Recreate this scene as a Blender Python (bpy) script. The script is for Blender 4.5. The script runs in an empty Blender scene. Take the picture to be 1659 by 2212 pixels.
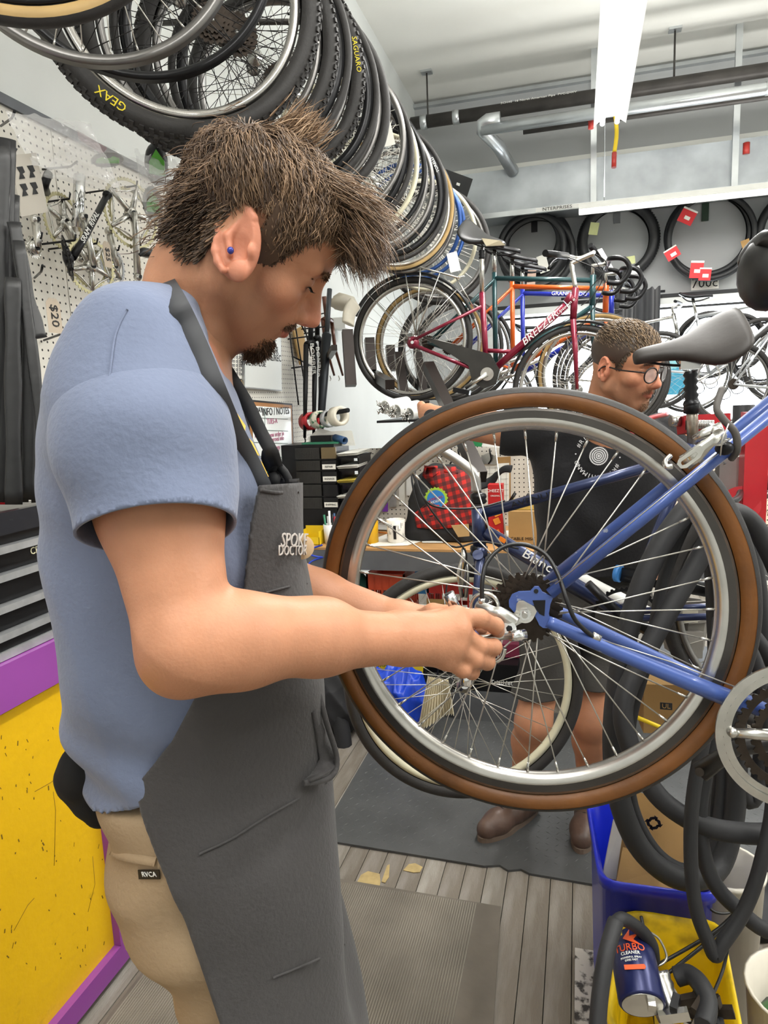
import bpy, math, random
import numpy as np
from mathutils import Vector, Matrix
random.seed(7); rng = np.random.default_rng(5)
S = bpy.context.scene; COL = S.collection
PI = math.pi
# ---------------------------------------------------------------- camera
IW, IH, FP, CX, CY = 1659, 2212, 1500.0, 829.5, 1106.0
cam_d = bpy.data.cameras.new('camera'); cam = bpy.data.objects.new('camera', cam_d); COL.objects.link(cam)
cam_d.sensor_fit = 'VERTICAL'; cam_d.sensor_height = 36.0; cam_d.lens = FP / IH * 36.0
cam_d.clip_start = 0.05; cam_d.clip_end = 200
CAM = Vector((0, 0, 1.55))
_y = Vector((420, 256, -FP)).normalized()
_x = Vector((4672, -42, FP)); _x = (_x - _y * _x.dot(_y)).normalized()
_z = _x.cross(_y)
RW = Matrix((_x, _y, _z))
cam.matrix_world = Matrix.Translation(CAM) @ RW.to_4x4()
S.camera = cam
# ---------------------------------------------------------------- world, lights, exposure
S.view_settings.view_transform = 'Standard'; S.view_settings.look = 'None'
S.view_settings.gamma = 1; S.view_settings.use_curve_mapping = False
S.view_settings.exposure = 0.0
wd = bpy.data.worlds.new('sky'); S.world = wd; wd.use_nodes = True
wd.node_tree.nodes['Background'].inputs[0].default_value = (0.88, 0.94, 1.0, 1)
wd.node_tree.nodes['Background'].inputs[1].default_value = 4.0
def area(name, loc, sx, sy, power, rot=(0, 0, 0), col=(1, 0.985, 0.95)):
    l = bpy.data.lights.new(name, 'AREA'); l.shape = 'RECTANGLE'; l.size = sx; l.size_y = sy; l.energy = power; l.color = col
    o = bpy.data.objects.new(name, l); COL.objects.link(o); o.location = loc; o.rotation_euler = rot
    return o
# ceiling tubes of the shop: two in view, the others behind and beside the camera
LAMPS = [('y', 0.19, 3.75, 3.30, 2.6, 75), ('x', 1.2, 6.3, 3.08, 2.4, 26), ('y', 0.3, 0.3, 3.30, 2.6, 50),
         ('y', 2.6, 1.6, 3.30, 2.6, 120), ('y', 2.6, 5.0, 3.30, 2.4, 25), ('y', -0.55, -1.0, 3.30, 2.4, 25)]
for ax, lx, ly, lz, ln, pw in LAMPS:
    area('lamp_light', (lx, ly, lz - 0.075), 0.14 if ax == 'y' else ln, ln if ax == 'y' else 0.14, pw)
for ax, lx, ly, lz, ln, pw in LAMPS:
    area('added_uplight', (lx, ly, lz + .05), 0.14 if ax == 'y' else ln, ln if ax == 'y' else 0.14, pw * .85, (PI, 0, 0))  # added upward areas over the housings, brightening ceiling and upper walls
area('window_daylight', (1.3, 7.55, 1.7), 3.6, 1.6, 90, (-PI / 2, 0, 0), (0.9, 0.95, 1))

# ---------------------------------------------------------------- pixel -> world rays
def ray(u, v): return RW @ Vector(((u - CX) / FP, -(v - CY) / FP, -1.0))
def P(u, v, d): return CAM + ray(u, v) * d
def ox(u, v, X): r = ray(u, v); return CAM + r * (X / r.x)
def oy(u, v, Y): r = ray(u, v); return CAM + r * (Y / r.y)
def oz(u, v, Z): r = ray(u, v); return CAM + r * ((Z - CAM.z) / r.z)
def opl(u, v, p, n):
    r = ray(u, v); return CAM + r * ((p - CAM).dot(n) / r.dot(n))
def nrm(yaw, tilt=0.0):
    yaw = math.radians(yaw); tilt = math.radians(tilt)
    return Vector((math.sin(yaw) * math.cos(tilt), -math.cos(yaw) * math.cos(tilt), math.sin(tilt)))
def V(*a): return Vector(a)
# ---------------------------------------------------------------- materials
def hexc(h):
    c = [int(h[i:i + 2], 16) / 255 for i in (0, 2, 4)]
    return tuple((x / 12.92 if x <= .04045 else ((x + .055) / 1.055) ** 2.4) for x in c)
def _in(n, k, v):
    if k in n.inputs: n.inputs[k].default_value = v
MATS = {}
def mat(name, col, rough=.5, metal=0., var=.12, scale=12., bump=0., bscale=None, coat=0., emit=0., trans=0., ior=1.45, vcol=False, sss=0., stretch=None, spec=None, col2=None, thr=None, alpha=1.0, sheen=0.):
    if name in MATS: return MATS[name]
    if isinstance(col, str): col = hexc(col)
    m = bpy.data.materials.new(name); m.use_nodes = True; MATS[name] = m
    N = m.node_tree.nodes; L = m.node_tree.links; b = N['Principled BSDF']
    _in(b, 'Roughness', rough); _in(b, 'Metallic', metal); _in(b, 'Coat Weight', coat); _in(b, 'Coat Roughness', .1)
    _in(b, 'Transmission Weight', trans); _in(b, 'IOR', ior); _in(b, 'Alpha', alpha); _in(b, 'Sheen Weight', sheen)
    if spec is not None: _in(b, 'Specular IOR Level', spec)
    if sss: _in(b, 'Subsurface Weight', sss); _in(b, 'Subsurface Radius', (1., .35, .2)); _in(b, 'Subsurface Scale', .012)
    if emit: _in(b, 'Emission Color', (*col, 1)); _in(b, 'Emission Strength', emit)
    tc = N.new('ShaderNodeTexCoord'); mp = N.new('ShaderNodeMapping'); L.new(tc.outputs['Object'], mp.inputs[0])
    if stretch: mp.inputs['Scale'].default_value = stretch
    nz = N.new('ShaderNodeTexNoise'); nz.inputs['Scale'].default_value = scale; nz.inputs['Detail'].default_value = 4; L.new(mp.outputs[0], nz.inputs[0])
    if vcol:
        at = N.new('ShaderNodeAttribute'); at.attribute_name = 'Col'; base = at.outputs['Color']
    else: base = None
    if col2 is not None:
        if isinstance(col2, str): col2 = hexc(col2)
        rp = N.new('ShaderNodeValToRGB'); t0, t1 = thr or (.45, .6)
        rp.color_ramp.elements[0].position = t0; rp.color_ramp.elements[1].position = t1
        rp.color_ramp.elements[0].color = (*col, 1); rp.color_ramp.elements[1].color = (*col2, 1)
        L.new(nz.outputs[0], rp.inputs[0]); L.new(rp.outputs[0], b.inputs['Base Color'])
    elif var or vcol:
        mx = N.new('ShaderNodeMix'); mx.data_type = 'RGBA'; mx.blend_type = 'MULTIPLY'; mx.inputs[0].default_value = 1.0
        mr = N.new('ShaderNodeMapRange'); mr.inputs['From Min'].default_value = .3; mr.inputs['From Max'].default_value = .7
        mr.inputs['To Min'].default_value = 1 - var; mr.inputs['To Max'].default_value = 1 + var * .6
        L.new(nz.outputs[0], mr.inputs[0]); L.new(mr.outputs[0], mx.inputs[7])
        if base: L.new(base, mx.inputs[6])
        else: mx.inputs[6].default_value = (*col, 1)
        L.new(mx.outputs[2], b.inputs['Base Color'])
    else: b.inputs['Base Color'].default_value = (*col, 1)
    if bump:
        n2 = N.new('ShaderNodeTexNoise'); n2.inputs['Scale'].default_value = bscale or scale * 4; n2.inputs['Detail'].default_value = 3; L.new(mp.outputs[0], n2.inputs[0])
        bp = N.new('ShaderNodeBump'); bp.inputs['Strength'].default_value = bump; bp.inputs['Distance'].default_value = .004
        L.new(n2.outputs[0], bp.inputs['Height']); L.new(bp.outputs[0], b.inputs['Normal'])
    return m
# ---------------------------------------------------------------- objects
def tag(o, label=None, cat=None, group=None, kind=None):
    if label: o['label'] = label
    if cat: o['category'] = cat
    if group: o['group'] = group
    if kind: o['kind'] = kind
    return o
def thing(name, label, cat, loc=(0, 0, 0), group=None):
    o = bpy.data.objects.new(name, None); COL.objects.link(o); o.location = loc; o.empty_display_size = .05
    return tag(o, label, cat, group)
def wloc(o):
    v = Vector((0, 0, 0))
    while o is not None: v += Vector(o.location); o = o.parent
    return v
class MB:
    def __init__(s): s.v = []; s.f = []; s.sm = []
    def add(s, vs, fs, smooth=False):
        k = len(s.v); s.v += [tuple(v) for v in vs]; s.f += [tuple(i + k for i in f) for f in fs]; s.sm += [smooth] * len(fs); return s
    def box(s, c, size, ex=None, ez=None):
        c = Vector(c); ex = Vector(ex).normalized() if ex is not None else V(1, 0, 0); ez = Vector(ez).normalized() if ez is not None else V(0, 0, 1)
        ey = ez.cross(ex).normalized(); ez = ex.cross(ey).normalized()
        a, b, d = [x / 2 for x in size]
        vs = [c + ex * (i * a) + ey * (j * b) + ez * (k * d) for i in (-1, 1) for j in (-1, 1) for k in (-1, 1)]
        return s.add(vs, [(0, 1, 3, 2), (4, 6, 7, 5), (0, 4, 5, 1), (2, 3, 7, 6), (0, 2, 6, 4), (1, 5, 7, 3)])
    def bx(s, x0, x1, y0, y1, z0, z1): return s.box(((x0 + x1) / 2, (y0 + y1) / 2, (z0 + z1) / 2), (abs(x1 - x0), abs(y1 - y0), abs(z1 - z0)))
    def tube(s, pts, r, n=10, smooth=True, closed=False, flat=None, caps=True):
        pts = [Vector(p) for p in pts]; m = len(pts)
        rs = r if isinstance(r, (list, tuple)) else [r] * m
        up = None; vs = []
        for i, p in enumerate(pts):
            if closed: t = pts[(i + 1) % m] - pts[i - 1]
            else: t = pts[min(i + 1, m - 1)] - pts[max(i - 1, 0)]
            t = t.normalized() if t.length > 1e-9 else V(0, 0, 1)
            if up is None: up = t.orthogonal().normalized()
            if flat is not None: up = Vector(flat)
            up = (up - t * up.dot(t)); up = up.normalized() if up.length > 1e-6 else t.orthogonal().normalized()
            w = t.cross(up)
            for k in range(n):
                a = 2 * PI * k / n; rr = rs[i]
                ra, rb = rr if isinstance(rr, (list, tuple)) else (rr, rr)
                vs.append(p + up * (math.cos(a) * ra) + w * (math.sin(a) * rb))
        fs = []
        for i in range(m if closed else m - 1):
            j = (i + 1) % m
            for k in range(n): fs.append((i * n + k, i * n + (k + 1) % n, j * n + (k + 1) % n, j * n + k))
        s.add(vs, fs, smooth)
        if caps and not closed:
            k0 = len(s.v) - len(vs)
            s.f += [tuple(k0 + k for k in range(n))[::-1], tuple(k0 + (m - 1) * n + k for k in range(n))]; s.sm += [False, False]
        return s
    def cyl(s, a, b, r, r2=None, n=16): return s.tube([a, b], [r, r if r2 is None else r2], n)
    def lathe(s, c, axis, prof, n=24, smooth=True, arc=(0, 2 * PI), ref=None, closedprof=False):
        """prof: (radius, height along axis)"""
        c = Vector(c); ax = Vector(axis).normalized(); u = Vector(ref) if ref is not None else ax.orthogonal(); u = (u - ax * u.dot(ax)).normalized(); w = ax.cross(u)
        full = abs(arc[1] - arc[0] - 2 * PI) < 1e-6; k = n if full else n + 1; vs = []
        for i in range(k):
            a = arc[0] + (arc[1] - arc[0]) * i / n; d = u * math.cos(a) + w * math.sin(a)
            for (r, h) in prof: vs.append(c + d * r + ax * h)
        q = len(prof); fs = []
        for i in range(n):
            j = (i + 1) % k if full else i + 1
            for t in range(q if closedprof else q - 1):
                t2 = (t + 1) % q; fs.append((i * q + t, j * q + t, j * q + t2, i * q + t2))
        return s.add(vs, fs, smooth)
    def prism(s, out, th, o=None, ex=None, ey=None):
        """outline 2D (or 3D points when o is None) extruded both ways by th/2 along its normal"""
        if o is None: pts = [Vector(p) for p in out]
        else: pts = [Vector(o) + Vector(ex) * p[0] + Vector(ey) * p[1] for p in out]
        nn = V(0, 0, 0)
        for i in range(len(pts)): nn += (pts[i] - pts[0]).cross(pts[(i + 1) % len(pts)] - pts[0])
        nn = nn.normalized() if nn.length > 0 else V(0, 0, 1)
        m = len(pts); vs = [p + nn * th / 2 for p in pts] + [p - nn * th / 2 for p in pts]
        fs = [tuple(range(m)), tuple(range(m, 2 * m))[::-1]] + [(i, i + m, (i + 1) % m + m, (i + 1) % m) for i in range(m)]
        return s.add(vs, fs)
    def ring(s, ro, ri, th, o, ex, ey):
        """plate between two outlines with the same number of 2D points"""
        o = Vector(o); ex = Vector(ex); ey = Vector(ey); nn = ex.cross(ey).normalized(); m = len(ro)
        A = [o + ex * p[0] + ey * p[1] for p in ro]; B = [o + ex * p[0] + ey * p[1] for p in ri]
        vs = [p + nn * th / 2 for p in A] + [p + nn * th / 2 for p in B] + [p - nn * th / 2 for p in A] + [p - nn * th / 2 for p in B]
        fs = []
        for i in range(m):
            j = (i + 1) % m
            fs += [(i, j, m + j, m + i), (2 * m + i, 3 * m + i, 3 * m + j, 2 * m + j), (i, 2 * m + i, 2 * m + j, j), (m + i, m + j, 3 * m + j, 3 * m + i)]
        return s.add(vs, fs)
    def ball(s, c, r, n=10, sc=(1, 1, 1)):
        c = Vector(c); vs = []; q = n // 2 + 1
        for i in range(q + 1):
            th = PI * i / q
            for k in range(n): vs.append(c + V(r * sc[0] * math.sin(th) * math.cos(2 * PI * k / n), r * sc[1] * math.sin(th) * math.sin(2 * PI * k / n), r * sc[2] * math.cos(th)))
        return s.add(vs, [(i * n + k, i * n + (k + 1) % n, (i + 1) * n + (k + 1) % n, (i + 1) * n + k)[::-1] for i in range(q) for k in range(n)], True)
    def build(s, name, m, parent=None, kind=None, label=None, mod=None):
        off = wloc(parent) if parent is not None else V(0, 0, 0)
        me = bpy.data.meshes.new(name); vs = np.array(s.v, dtype=float).reshape(-1, 3) - np.array(off)
        me.from_pydata(vs.tolist(), [], s.f)
        me.polygons.foreach_set('use_smooth', s.sm); me.materials.append(m); me.update()
        o = bpy.data.objects.new(name, me); COL.objects.link(o)
        if parent is not None: o.parent = parent
        if kind: o['kind'] = kind
        if label: o['label'] = label
        return o
def spl(pts, n=6, closed=False):
    pts = [Vector(p) for p in pts]; m = len(pts); out = []
    for i in range(m if closed else m - 1):
        if closed: a, b, c, d = pts[i - 1], pts[i], pts[(i + 1) % m], pts[(i + 2) % m]
        else: a, b, c, d = pts[max(i - 1, 0)], pts[i], pts[i + 1], pts[min(i + 2, m - 1)]
        for k in range(n):
            t = k / n; out.append(.5 * ((2 * b) + (c - a) * t + (2 * a - 5 * b + 4 * c - d) * t * t + (3 * b - a - 3 * c + d) * t ** 3))
    if not closed: out.append(pts[-1])
    return out
def copy_tree(o, parent=None, M=None):
    c = o.copy(); COL.objects.link(c); c.parent = parent
    if M is not None: c.matrix_world = M
    for ch in o.children: copy_tree(ch, c)
    return c
def one(mb, name, m, label, cat, group=None, kind=None): return tag(mb.build(name, m), label, cat, group, kind)
def basisM(o, ex, ey, ez):
    M = Matrix((ex, ey, ez)).transposed().to_4x4(); M.translation = o; return M
def text(s, name, m, parent, o, ex, ey, size, th=.0006, sx=1.0, shear=0., center=True):
    """flat lettering, baseline direction ex, up ey, at world point o"""
    cu = bpy.data.curves.new('t', 'FONT'); cu.body = s; cu.size = size; cu.extrude = th; cu.shear = shear; cu.resolution_u = 2
    if center: cu.align_x = 'CENTER'; cu.align_y = 'CENTER'
    t = bpy.data.objects.new('t', cu); COL.objects.link(t)
    dg = bpy.context.evaluated_depsgraph_get(); me = bpy.data.meshes.new_from_object(t.evaluated_get(dg))
    bpy.data.objects.remove(t); ex = Vector(ex).normalized(); ey = Vector(ey); ey = (ey - ex * ey.dot(ex)).normalized(); ez = ex.cross(ey)
    Mx = basisM(Vector(o) - wloc(parent), ex * sx, ey, ez); me.transform(Mx); me.materials.clear(); me.materials.append(m)
    ob = bpy.data.objects.new(name, me); COL.objects.link(ob); ob.parent = parent
    return ob
def wavy(p0, p1, r, loops=None): pass
# ---------------------------------------------------------------- implicit surfaces for bodies and cloth
class Field:
    def __init__(s, lo, hi, h):
        s.lo = np.array(lo, float); s.h = h; s.n = np.ceil((np.array(hi) - s.lo) / h).astype(int) + 1
        s.ax = [(s.lo[i] + h * np.arange(s.n[i])).astype(np.float32) for i in range(3)]; s.d = np.full(s.n, .08, np.float32)
    def _sub(s, lo, hi):
        a = np.clip(np.floor((np.array(lo) - s.lo) / s.h).astype(int), 0, s.n); b = np.clip(np.ceil((np.array(hi) - s.lo) / s.h).astype(int) + 1, 0, s.n)
        sl = tuple(slice(a[i], b[i]) for i in range(3))
        g = np.meshgrid(*[s.ax[i][sl[i]] for i in range(3)], indexing='ij', sparse=True); return sl, g
    def _op(s, sl, d, k, op):
        a = s.d[sl]
        if op == 's': d = -d; h = np.maximum(k - np.abs(a - d), 0) / k; s.d[sl] = np.maximum(a, d) + h * h * k / 4
        else: h = np.maximum(k - np.abs(a - d), 0) / k; s.d[sl] = np.minimum(a, d) - h * h * k / 4
    def cap(s, a, b, ra, rb=None, k=.01, op='u', flat=None):
        a = np.array(a, float); b = np.array(b, float); rb = ra if rb is None else rb
        R = max(ra, rb) * (flat[1] if flat and flat[1] > 1 else 1) + k + .012
        sl, g = s._sub(np.minimum(a, b) - R, np.maximum(a, b) + R)
        if s.d[sl].size == 0: return s
        ab = b - a; L = max(ab @ ab, 1e-12); px, py, pz = g[0] - a[0], g[1] - a[1], g[2] - a[2]
        t = np.clip((px * ab[0] + py * ab[1] + pz * ab[2]) / L, 0, 1)
        qx, qy, qz = px - t * ab[0], py - t * ab[1], pz - t * ab[2]; q2 = qx * qx + qy * qy + qz * qz
        if flat is not None:
            f = np.array(flat[0], float); f /= np.linalg.norm(f); w = qx * f[0] + qy * f[1] + qz * f[2]; q2 = q2 - w * w * (1 - 1 / flat[1] ** 2)
        d = np.sqrt(np.maximum(q2, 0)) - (ra + (rb - ra) * t)
        if flat is not None and flat[1] < 1: d = d * flat[1]
        s._op(sl, d.astype(np.float32), k, op); return s
    def chain(s, pts, rs, k=.01, op='u', flat=None):
        for i in range(len(pts) - 1): s.cap(pts[i], pts[i + 1], rs[i], rs[i + 1], k, op, flat)
        return s
    def ell(s, c, r, M=None, k=.01, op='u'):
        c = np.array(c, float); r = np.array(r, float); R = r.max() + k + .012
        sl, g = s._sub(c - R, c + R)
        if s.d[sl].size == 0: return s
        px, py, pz = g[0] - c[0], g[1] - c[1], g[2] - c[2]
        M = np.eye(3) if M is None else np.array(M, float)
        q = [(px * M[i][0] + py * M[i][1] + pz * M[i][2]) for i in range(3)]
        k0 = np.sqrt(sum((q[i] / r[i]) ** 2 for i in range(3))); k1 = np.sqrt(sum((q[i] / r[i] ** 2) ** 2 for i in range(3)))
        s._op(sl, (k0 * (k0 - 1) / np.maximum(k1, 1e-6)).astype(np.float32), k, op); return s
    def stack(s, secs, k=.02, op='u', fwd=(1, 0, 0), p=2.4):
        """secs: (z, cx, cy, a, b): a along fwd, b across; superelliptic sections, z descending or ascending"""
        secs = sorted(secs); zs = [q[0] for q in secs]; A = np.array(secs)
        m = A[:, 3:5].max() + .06
        sl, g = s._sub((A[:, 1].min() - m, A[:, 2].min() - m, zs[0] - .05), (A[:, 1].max() + m, A[:, 2].max() + m, zs[-1] + .05))
        z = np.clip(g[2], zs[0], zs[-1]); it = lambda j: np.interp(z, zs, A[:, j])
        f = np.array(fwd, float); w = np.array((-f[1], f[0], 0))
        dx = g[0] - it(1); dy = g[1] - it(2); aa = dx * f[0] + dy * f[1]; bb = dx * w[0] + dy * w[1]; a_ = it(3); b_ = it(4)
        q = (np.abs(aa / a_) ** p + np.abs(bb / b_) ** p) ** (1 / p); gr = np.sqrt((aa / a_ ** 2) ** 2 + (bb / b_ ** 2) ** 2) / np.maximum(np.sqrt((aa / a_) ** 2 + (bb / b_) ** 2), 1e-5)
        d = (q - 1) / np.maximum(gr, 1e-3); dz = np.abs(g[2] - z)
        d = np.where(dz > 0, np.sqrt(np.maximum(d, 0) ** 2 + dz ** 2) + np.minimum(d, 0) * 0, d)
        s._op(sl, d.astype(np.float32), k, op); return s
    def fn(s, f, lo=None, hi=None):
        sl, g = s._sub(s.lo if lo is None else lo, (s.lo + s.n * s.h) if hi is None else hi); s.d[sl] = f(s.d[sl], *g); return s
    def mesh(s):
        d = s.d; n = d.shape; ins = d < 0
        c = [slice(None, -1), slice(1, None)]; cells = np.zeros([x - 1 for x in n], np.uint8)
        for i in (0, 1):
            for j in (0, 1):
                for k in (0, 1): cells += ins[c[i], c[j], c[k]]
        act = (cells > 0) & (cells < 8); idx = np.argwhere(act); vid = np.full(act.shape, -1, np.int64); vid[act] = np.arange(len(idx))
        acc = np.zeros((len(idx), 3)); cnt = np.zeros(len(idx))
        cor = [(i, j, k) for i in (0, 1) for j in (0, 1) for k in (0, 1)]
        cv = {q: d[idx[:, 0] + q[0], idx[:, 1] + q[1], idx[:, 2] + q[2]].astype(float) for q in cor}
        for q in cor:
            for a in range(3):
                if q[a] == 0:
                    q2 = list(q); q2[a] = 1; q2 = tuple(q2); v0, v1 = cv[q], cv[q2]; m = (v0 < 0) != (v1 < 0)
                    t = np.where(m, v0 / np.where(m, v0 - v1, 1), 0); pt = np.tile(np.array(q, float), (len(idx), 1)); pt[:, a] = t
                    acc[m] += pt[m]; cnt[m] += 1
        vs = s.lo + (idx + acc / cnt[:, None]) * s.h; fs = []
        for a in range(3):
            b, e = (a + 1) % 3, (a + 2) % 3
            s0 = [slice(None)] * 3; s1 = [slice(None)] * 3; s0[a] = slice(None, -1); s1[a] = slice(1, None)
            m = ins[tuple(s0)] != ins[tuple(s1)]; g = np.argwhere(m); g = g[(g[:, b] > 0) & (g[:, e] > 0) & (g[:, b] < n[b] - 1) & (g[:, e] < n[e] - 1)]
            def vi(db, de): h = g.copy(); h[:, b] -= db; h[:, e] -= de; return vid[h[:, 0], h[:, 1], h[:, 2]]
            q = np.stack([vi(1, 1), vi(0, 1), vi(0, 0), vi(1, 0)], 1); flip = ins[tuple(g.T)]
            q[~flip] = q[~flip][:, ::-1]; fs.append(q)
        return vs, np.concatenate(fs)
    def build(s, name, m, parent, colf=None, keep=None, smooth=0):
        vs, fs = s.mesh()
        if keep is not None:
            g = keep(vs); kf = (g > -s.h * .5)[fs].all(1); fs, cut = fs[kf], fs[~kf]
            bm = np.zeros(len(vs), bool); bm[fs.ravel()] = True; m2 = np.zeros(len(vs), bool); m2[cut.ravel()] = True; bm &= m2
            q = vs[bm]; g0 = g[bm]; e = 1e-4; gr = np.stack([(keep(q + np.eye(3)[i] * e) - g0) / e for i in range(3)], 1); L2 = np.maximum((gr ** 2).sum(1), .2)
            mv = -(g0 / L2)[:, None] * gr; ln = np.linalg.norm(mv, axis=1, keepdims=True); vs[bm] = q + mv * np.minimum(1, 1.8 * s.h / np.maximum(ln, 1e-9))
        off = np.array(wloc(parent)) if parent is not None else 0
        me = bpy.data.meshes.new(name); me.vertices.add(len(vs)); me.vertices.foreach_set('co', (vs - off).astype(np.float32).ravel())
        me.loops.add(len(fs) * 4); me.loops.foreach_set('vertex_index', fs.astype(np.int32).ravel())
        me.polygons.add(len(fs)); me.polygons.foreach_set('loop_start', np.arange(len(fs), dtype=np.int32) * 4)
        try: me.polygons.foreach_set('loop_total', np.full(len(fs), 4, dtype=np.int32))
        except Exception: pass
        me.polygons.foreach_set('use_smooth', np.ones(len(fs), bool)); me.update(calc_edges=True); me.validate()
        if colf is not None:
            c = colf(vs); at = me.color_attributes.new('Col', 'FLOAT_COLOR', 'POINT'); at.data.foreach_set('color', np.concatenate([c, np.ones((len(c), 1))], 1).astype(np.float32).ravel())
        me.materials.append(m); o = bpy.data.objects.new(name, me); COL.objects.link(o); o.parent = parent
        if smooth:
            md = o.modifiers.new('s', 'CORRECTIVE_SMOOTH' if False else 'SMOOTH'); md.iterations = smooth; md.factor = .5
        return o
# ================================================================ SETTING
XL, XR, Y0, Y1, ZC = -1.6, 4.2, -2.6, 7.4, 4.5
m_wall = mat('wall_paint', 'cfd2d0', .6, var=.06, scale=2.2, bump=.1, bscale=30)
m_wallb = mat('back_wall_shaded', 'a2a4a4', .7, var=.05, scale=1.5, bump=.1, bscale=30)  # greyer than the other walls: shade above the window put into the colour
m_ceil = mat('ceiling_paint', 'dcdcd6', .7, var=.05, scale=1.2, bump=.25, bscale=14)
def struct(name, mb, m): return tag(mb.build(name, m), kind='structure')
m_plank = [mat('plank_%d' % i, c, .75, var=.0, scale=5, bump=.5, bscale=60, stretch=(5, .8, 1), col2=('918c84', '868078', '9a958c', '7f7970')[i], thr=(.42, .66)) for i, c in enumerate(('7b746a', '736b60', '827b71', '6b6358'))]
floor = struct('floor', MB().bx(XL, XR, Y0, Y1, -.12, -.022), mat('subfloor', '2a2622', .9))
m_patch = mat('bare_wood', 'b09a68', .7, var=.2, scale=30, bump=.3)
x = XL; i = 0
base = MB().bx(0, .0665, Y0, Y1, -.022, 0).build('plank', m_plank[0], floor)
while x < XR - .07:
    o = base if i == 0 else base.copy()
    if i: COL.objects.link(o); o.parent = floor
    if i and i < 4: o.data = o.data.copy(); o.data.materials[0] = m_plank[i]
    if i == 1: pl1 = o.data
    if i == 2: pl2 = o.data
    if i == 3: pl3 = o.data
    if i >= 4: o.data = random.choice((base.data, pl1, pl2, pl3))
    o.location = (x, 0, random.uniform(-.0015, .0))
    x += .069; i += 1
struct('ceiling', MB().bx(XL - .1, XR + .1, Y0 - .1, Y1 + .1, ZC, ZC + .1), m_ceil)
struct('wall_left', MB().bx(XL - .1, XL, Y0, Y1, -.1, ZC), m_wall)
struct('wall_right', MB().bx(XR, XR + .1, Y0, Y1, -.1, ZC), m_wall)
struct('wall_front', MB().bx(XL - .1, XR + .1, Y0 - .1, Y0, -.1, ZC), m_wall)
# back wall with the shop window
WX0, WX1, WZ0, WZ1 = -.9, 3.5, .75, 2.42
bw = MB(); bw.bx(XL - .1, XR + .1, Y1, Y1 + .15, WZ1, ZC); bw.bx(XL - .1, XR + .1, Y1, Y1 + .15, -.1, WZ0)
bw.bx(XL - .1, WX0, Y1, Y1 + .15, WZ0, WZ1); bw.bx(WX1, XR + .1, Y1, Y1 + .15, WZ0, WZ1); struct('wall_back', bw, m_wallb)
m_alu = mat('aluminium_frame', 'c8cac8', .4, .3, var=.05); m_blk = mat('black_frame', '16171a', .5, var=.1)
win = struct('window_1', MB().bx(WX0, WX1, Y1 + .06, Y1 + .065, WZ0, WZ1), mat('window_glass', (1, 1, 1), .02, trans=1, var=0, ior=1.01))
fr = MB(); fr.bx(WX0, WX1, Y1 - .03, Y1 + .1, WZ1 - .06, WZ1 + .0); fr.bx(WX0, WX1, Y1 - .03, Y1 + .1, WZ0, WZ0 + .05)
for xx in (WX0, .62, 2.1, WX1 - .05): fr.bx(xx, xx + .05, Y1 - .02, Y1 + .1, WZ0, WZ1)
fr.build('window_frame', m_alu, win)
MB().bx(WX0 - .1, WX1, Y1 - .035, Y1 - .001, WZ1 + .0, WZ1 + .035).build('head_strip', m_blk, win)
MB().bx(WX0, WX1, Y1 - .02, Y1 + .02, WZ1 - .105, WZ1 - .085).build('glazing_bar', m_blk, win)
struct('pavement', MB().bx(-20, 25, Y1 + .2, 40, -.3, -.15), mat('concrete', 'c9c9c4', .8))
# ---- mats
m_rub = mat('grey_rubber', '474848', .55, var=.3, scale=5, bump=.25, bscale=80)
mt = thing('rubber_mat', 'dark grey diamond-plate rubber mat in front of the workbench', 'floor mat', (0, 2.6, 0))
ob = [(-.9, 2.12), (-.3, 2.10), (-.25, 2.115), (-.22, 2.095), (-.18, 2.11), (-.15, 2.094), (.05, 2.085), (.3, 2.08), (.305, 2.09), (1.6, 2.06), (1.6, 3.3), (-.9, 3.3)]
MB().prism([(a, b, .004) for a, b in ob], .008).build('sheet', m_rub, mt)
tr = MB()
for i in range(76):
    for j in range(36):
        cx_ = -.86 + i * .033; cy_ = 2.16 + j * .033
        if cx_ > 1.55: continue
        a = PI / 4 * (1 if (i + j) % 2 else -1) + .2
        ex = V(math.cos(a), math.sin(a), 0); ey = V(-ex.y, ex.x, 0); c = V(cx_, cy_, .008)
        q = [c - ex * .011, c - ey * .0026, c + ex * .011, c + ey * .0026, c + V(0, 0, .0016)]
        tr.add(q, [(0, 1, 4), (1, 2, 4), (2, 3, 4), (3, 0, 4)])
tr.build('tread_bumps', m_rub, mt, kind='stuff')
m_rib = mat('ribbed_rubber', '696258', .7, var=.25, scale=6, bump=.3, bscale=60)
rm = thing('ribbed_mat', 'worn brown-grey ribbed rubber mat on the floor planks in front', 'floor mat', (-.7, 1.3, 0))
MB().prism([(-1.17, .5, .003), (-.185, .5, .003), (-.20, 1.5, .003), (-.225, 1.925, .003), (-.62, 1.935, .003), (-1.17, 1.95, .003)], .006).build('sheet', m_rib, rm)
rb = MB(); xx = -1.16
while xx < -.30:
    rb.add([(xx, .5, .006), (xx + .0034, .5, .006), (xx + .0025, .5, .0088), (xx + .001, .5, .0088), (xx, 1.92, .006), (xx + .0034, 1.92, .006), (xx + .0025, 1.92, .0088), (xx + .001, 1.92, .0088)],
           [(0, 4, 7, 3), (3, 7, 6, 2), (2, 6, 5, 1), (0, 3, 2, 1), (4, 5, 6, 7)]); xx += .0072
rb.build('ribs', mat('rib_worn', '8a8478', .7, var=.3, scale=5), rm, kind='stuff')
pa = MB()
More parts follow.
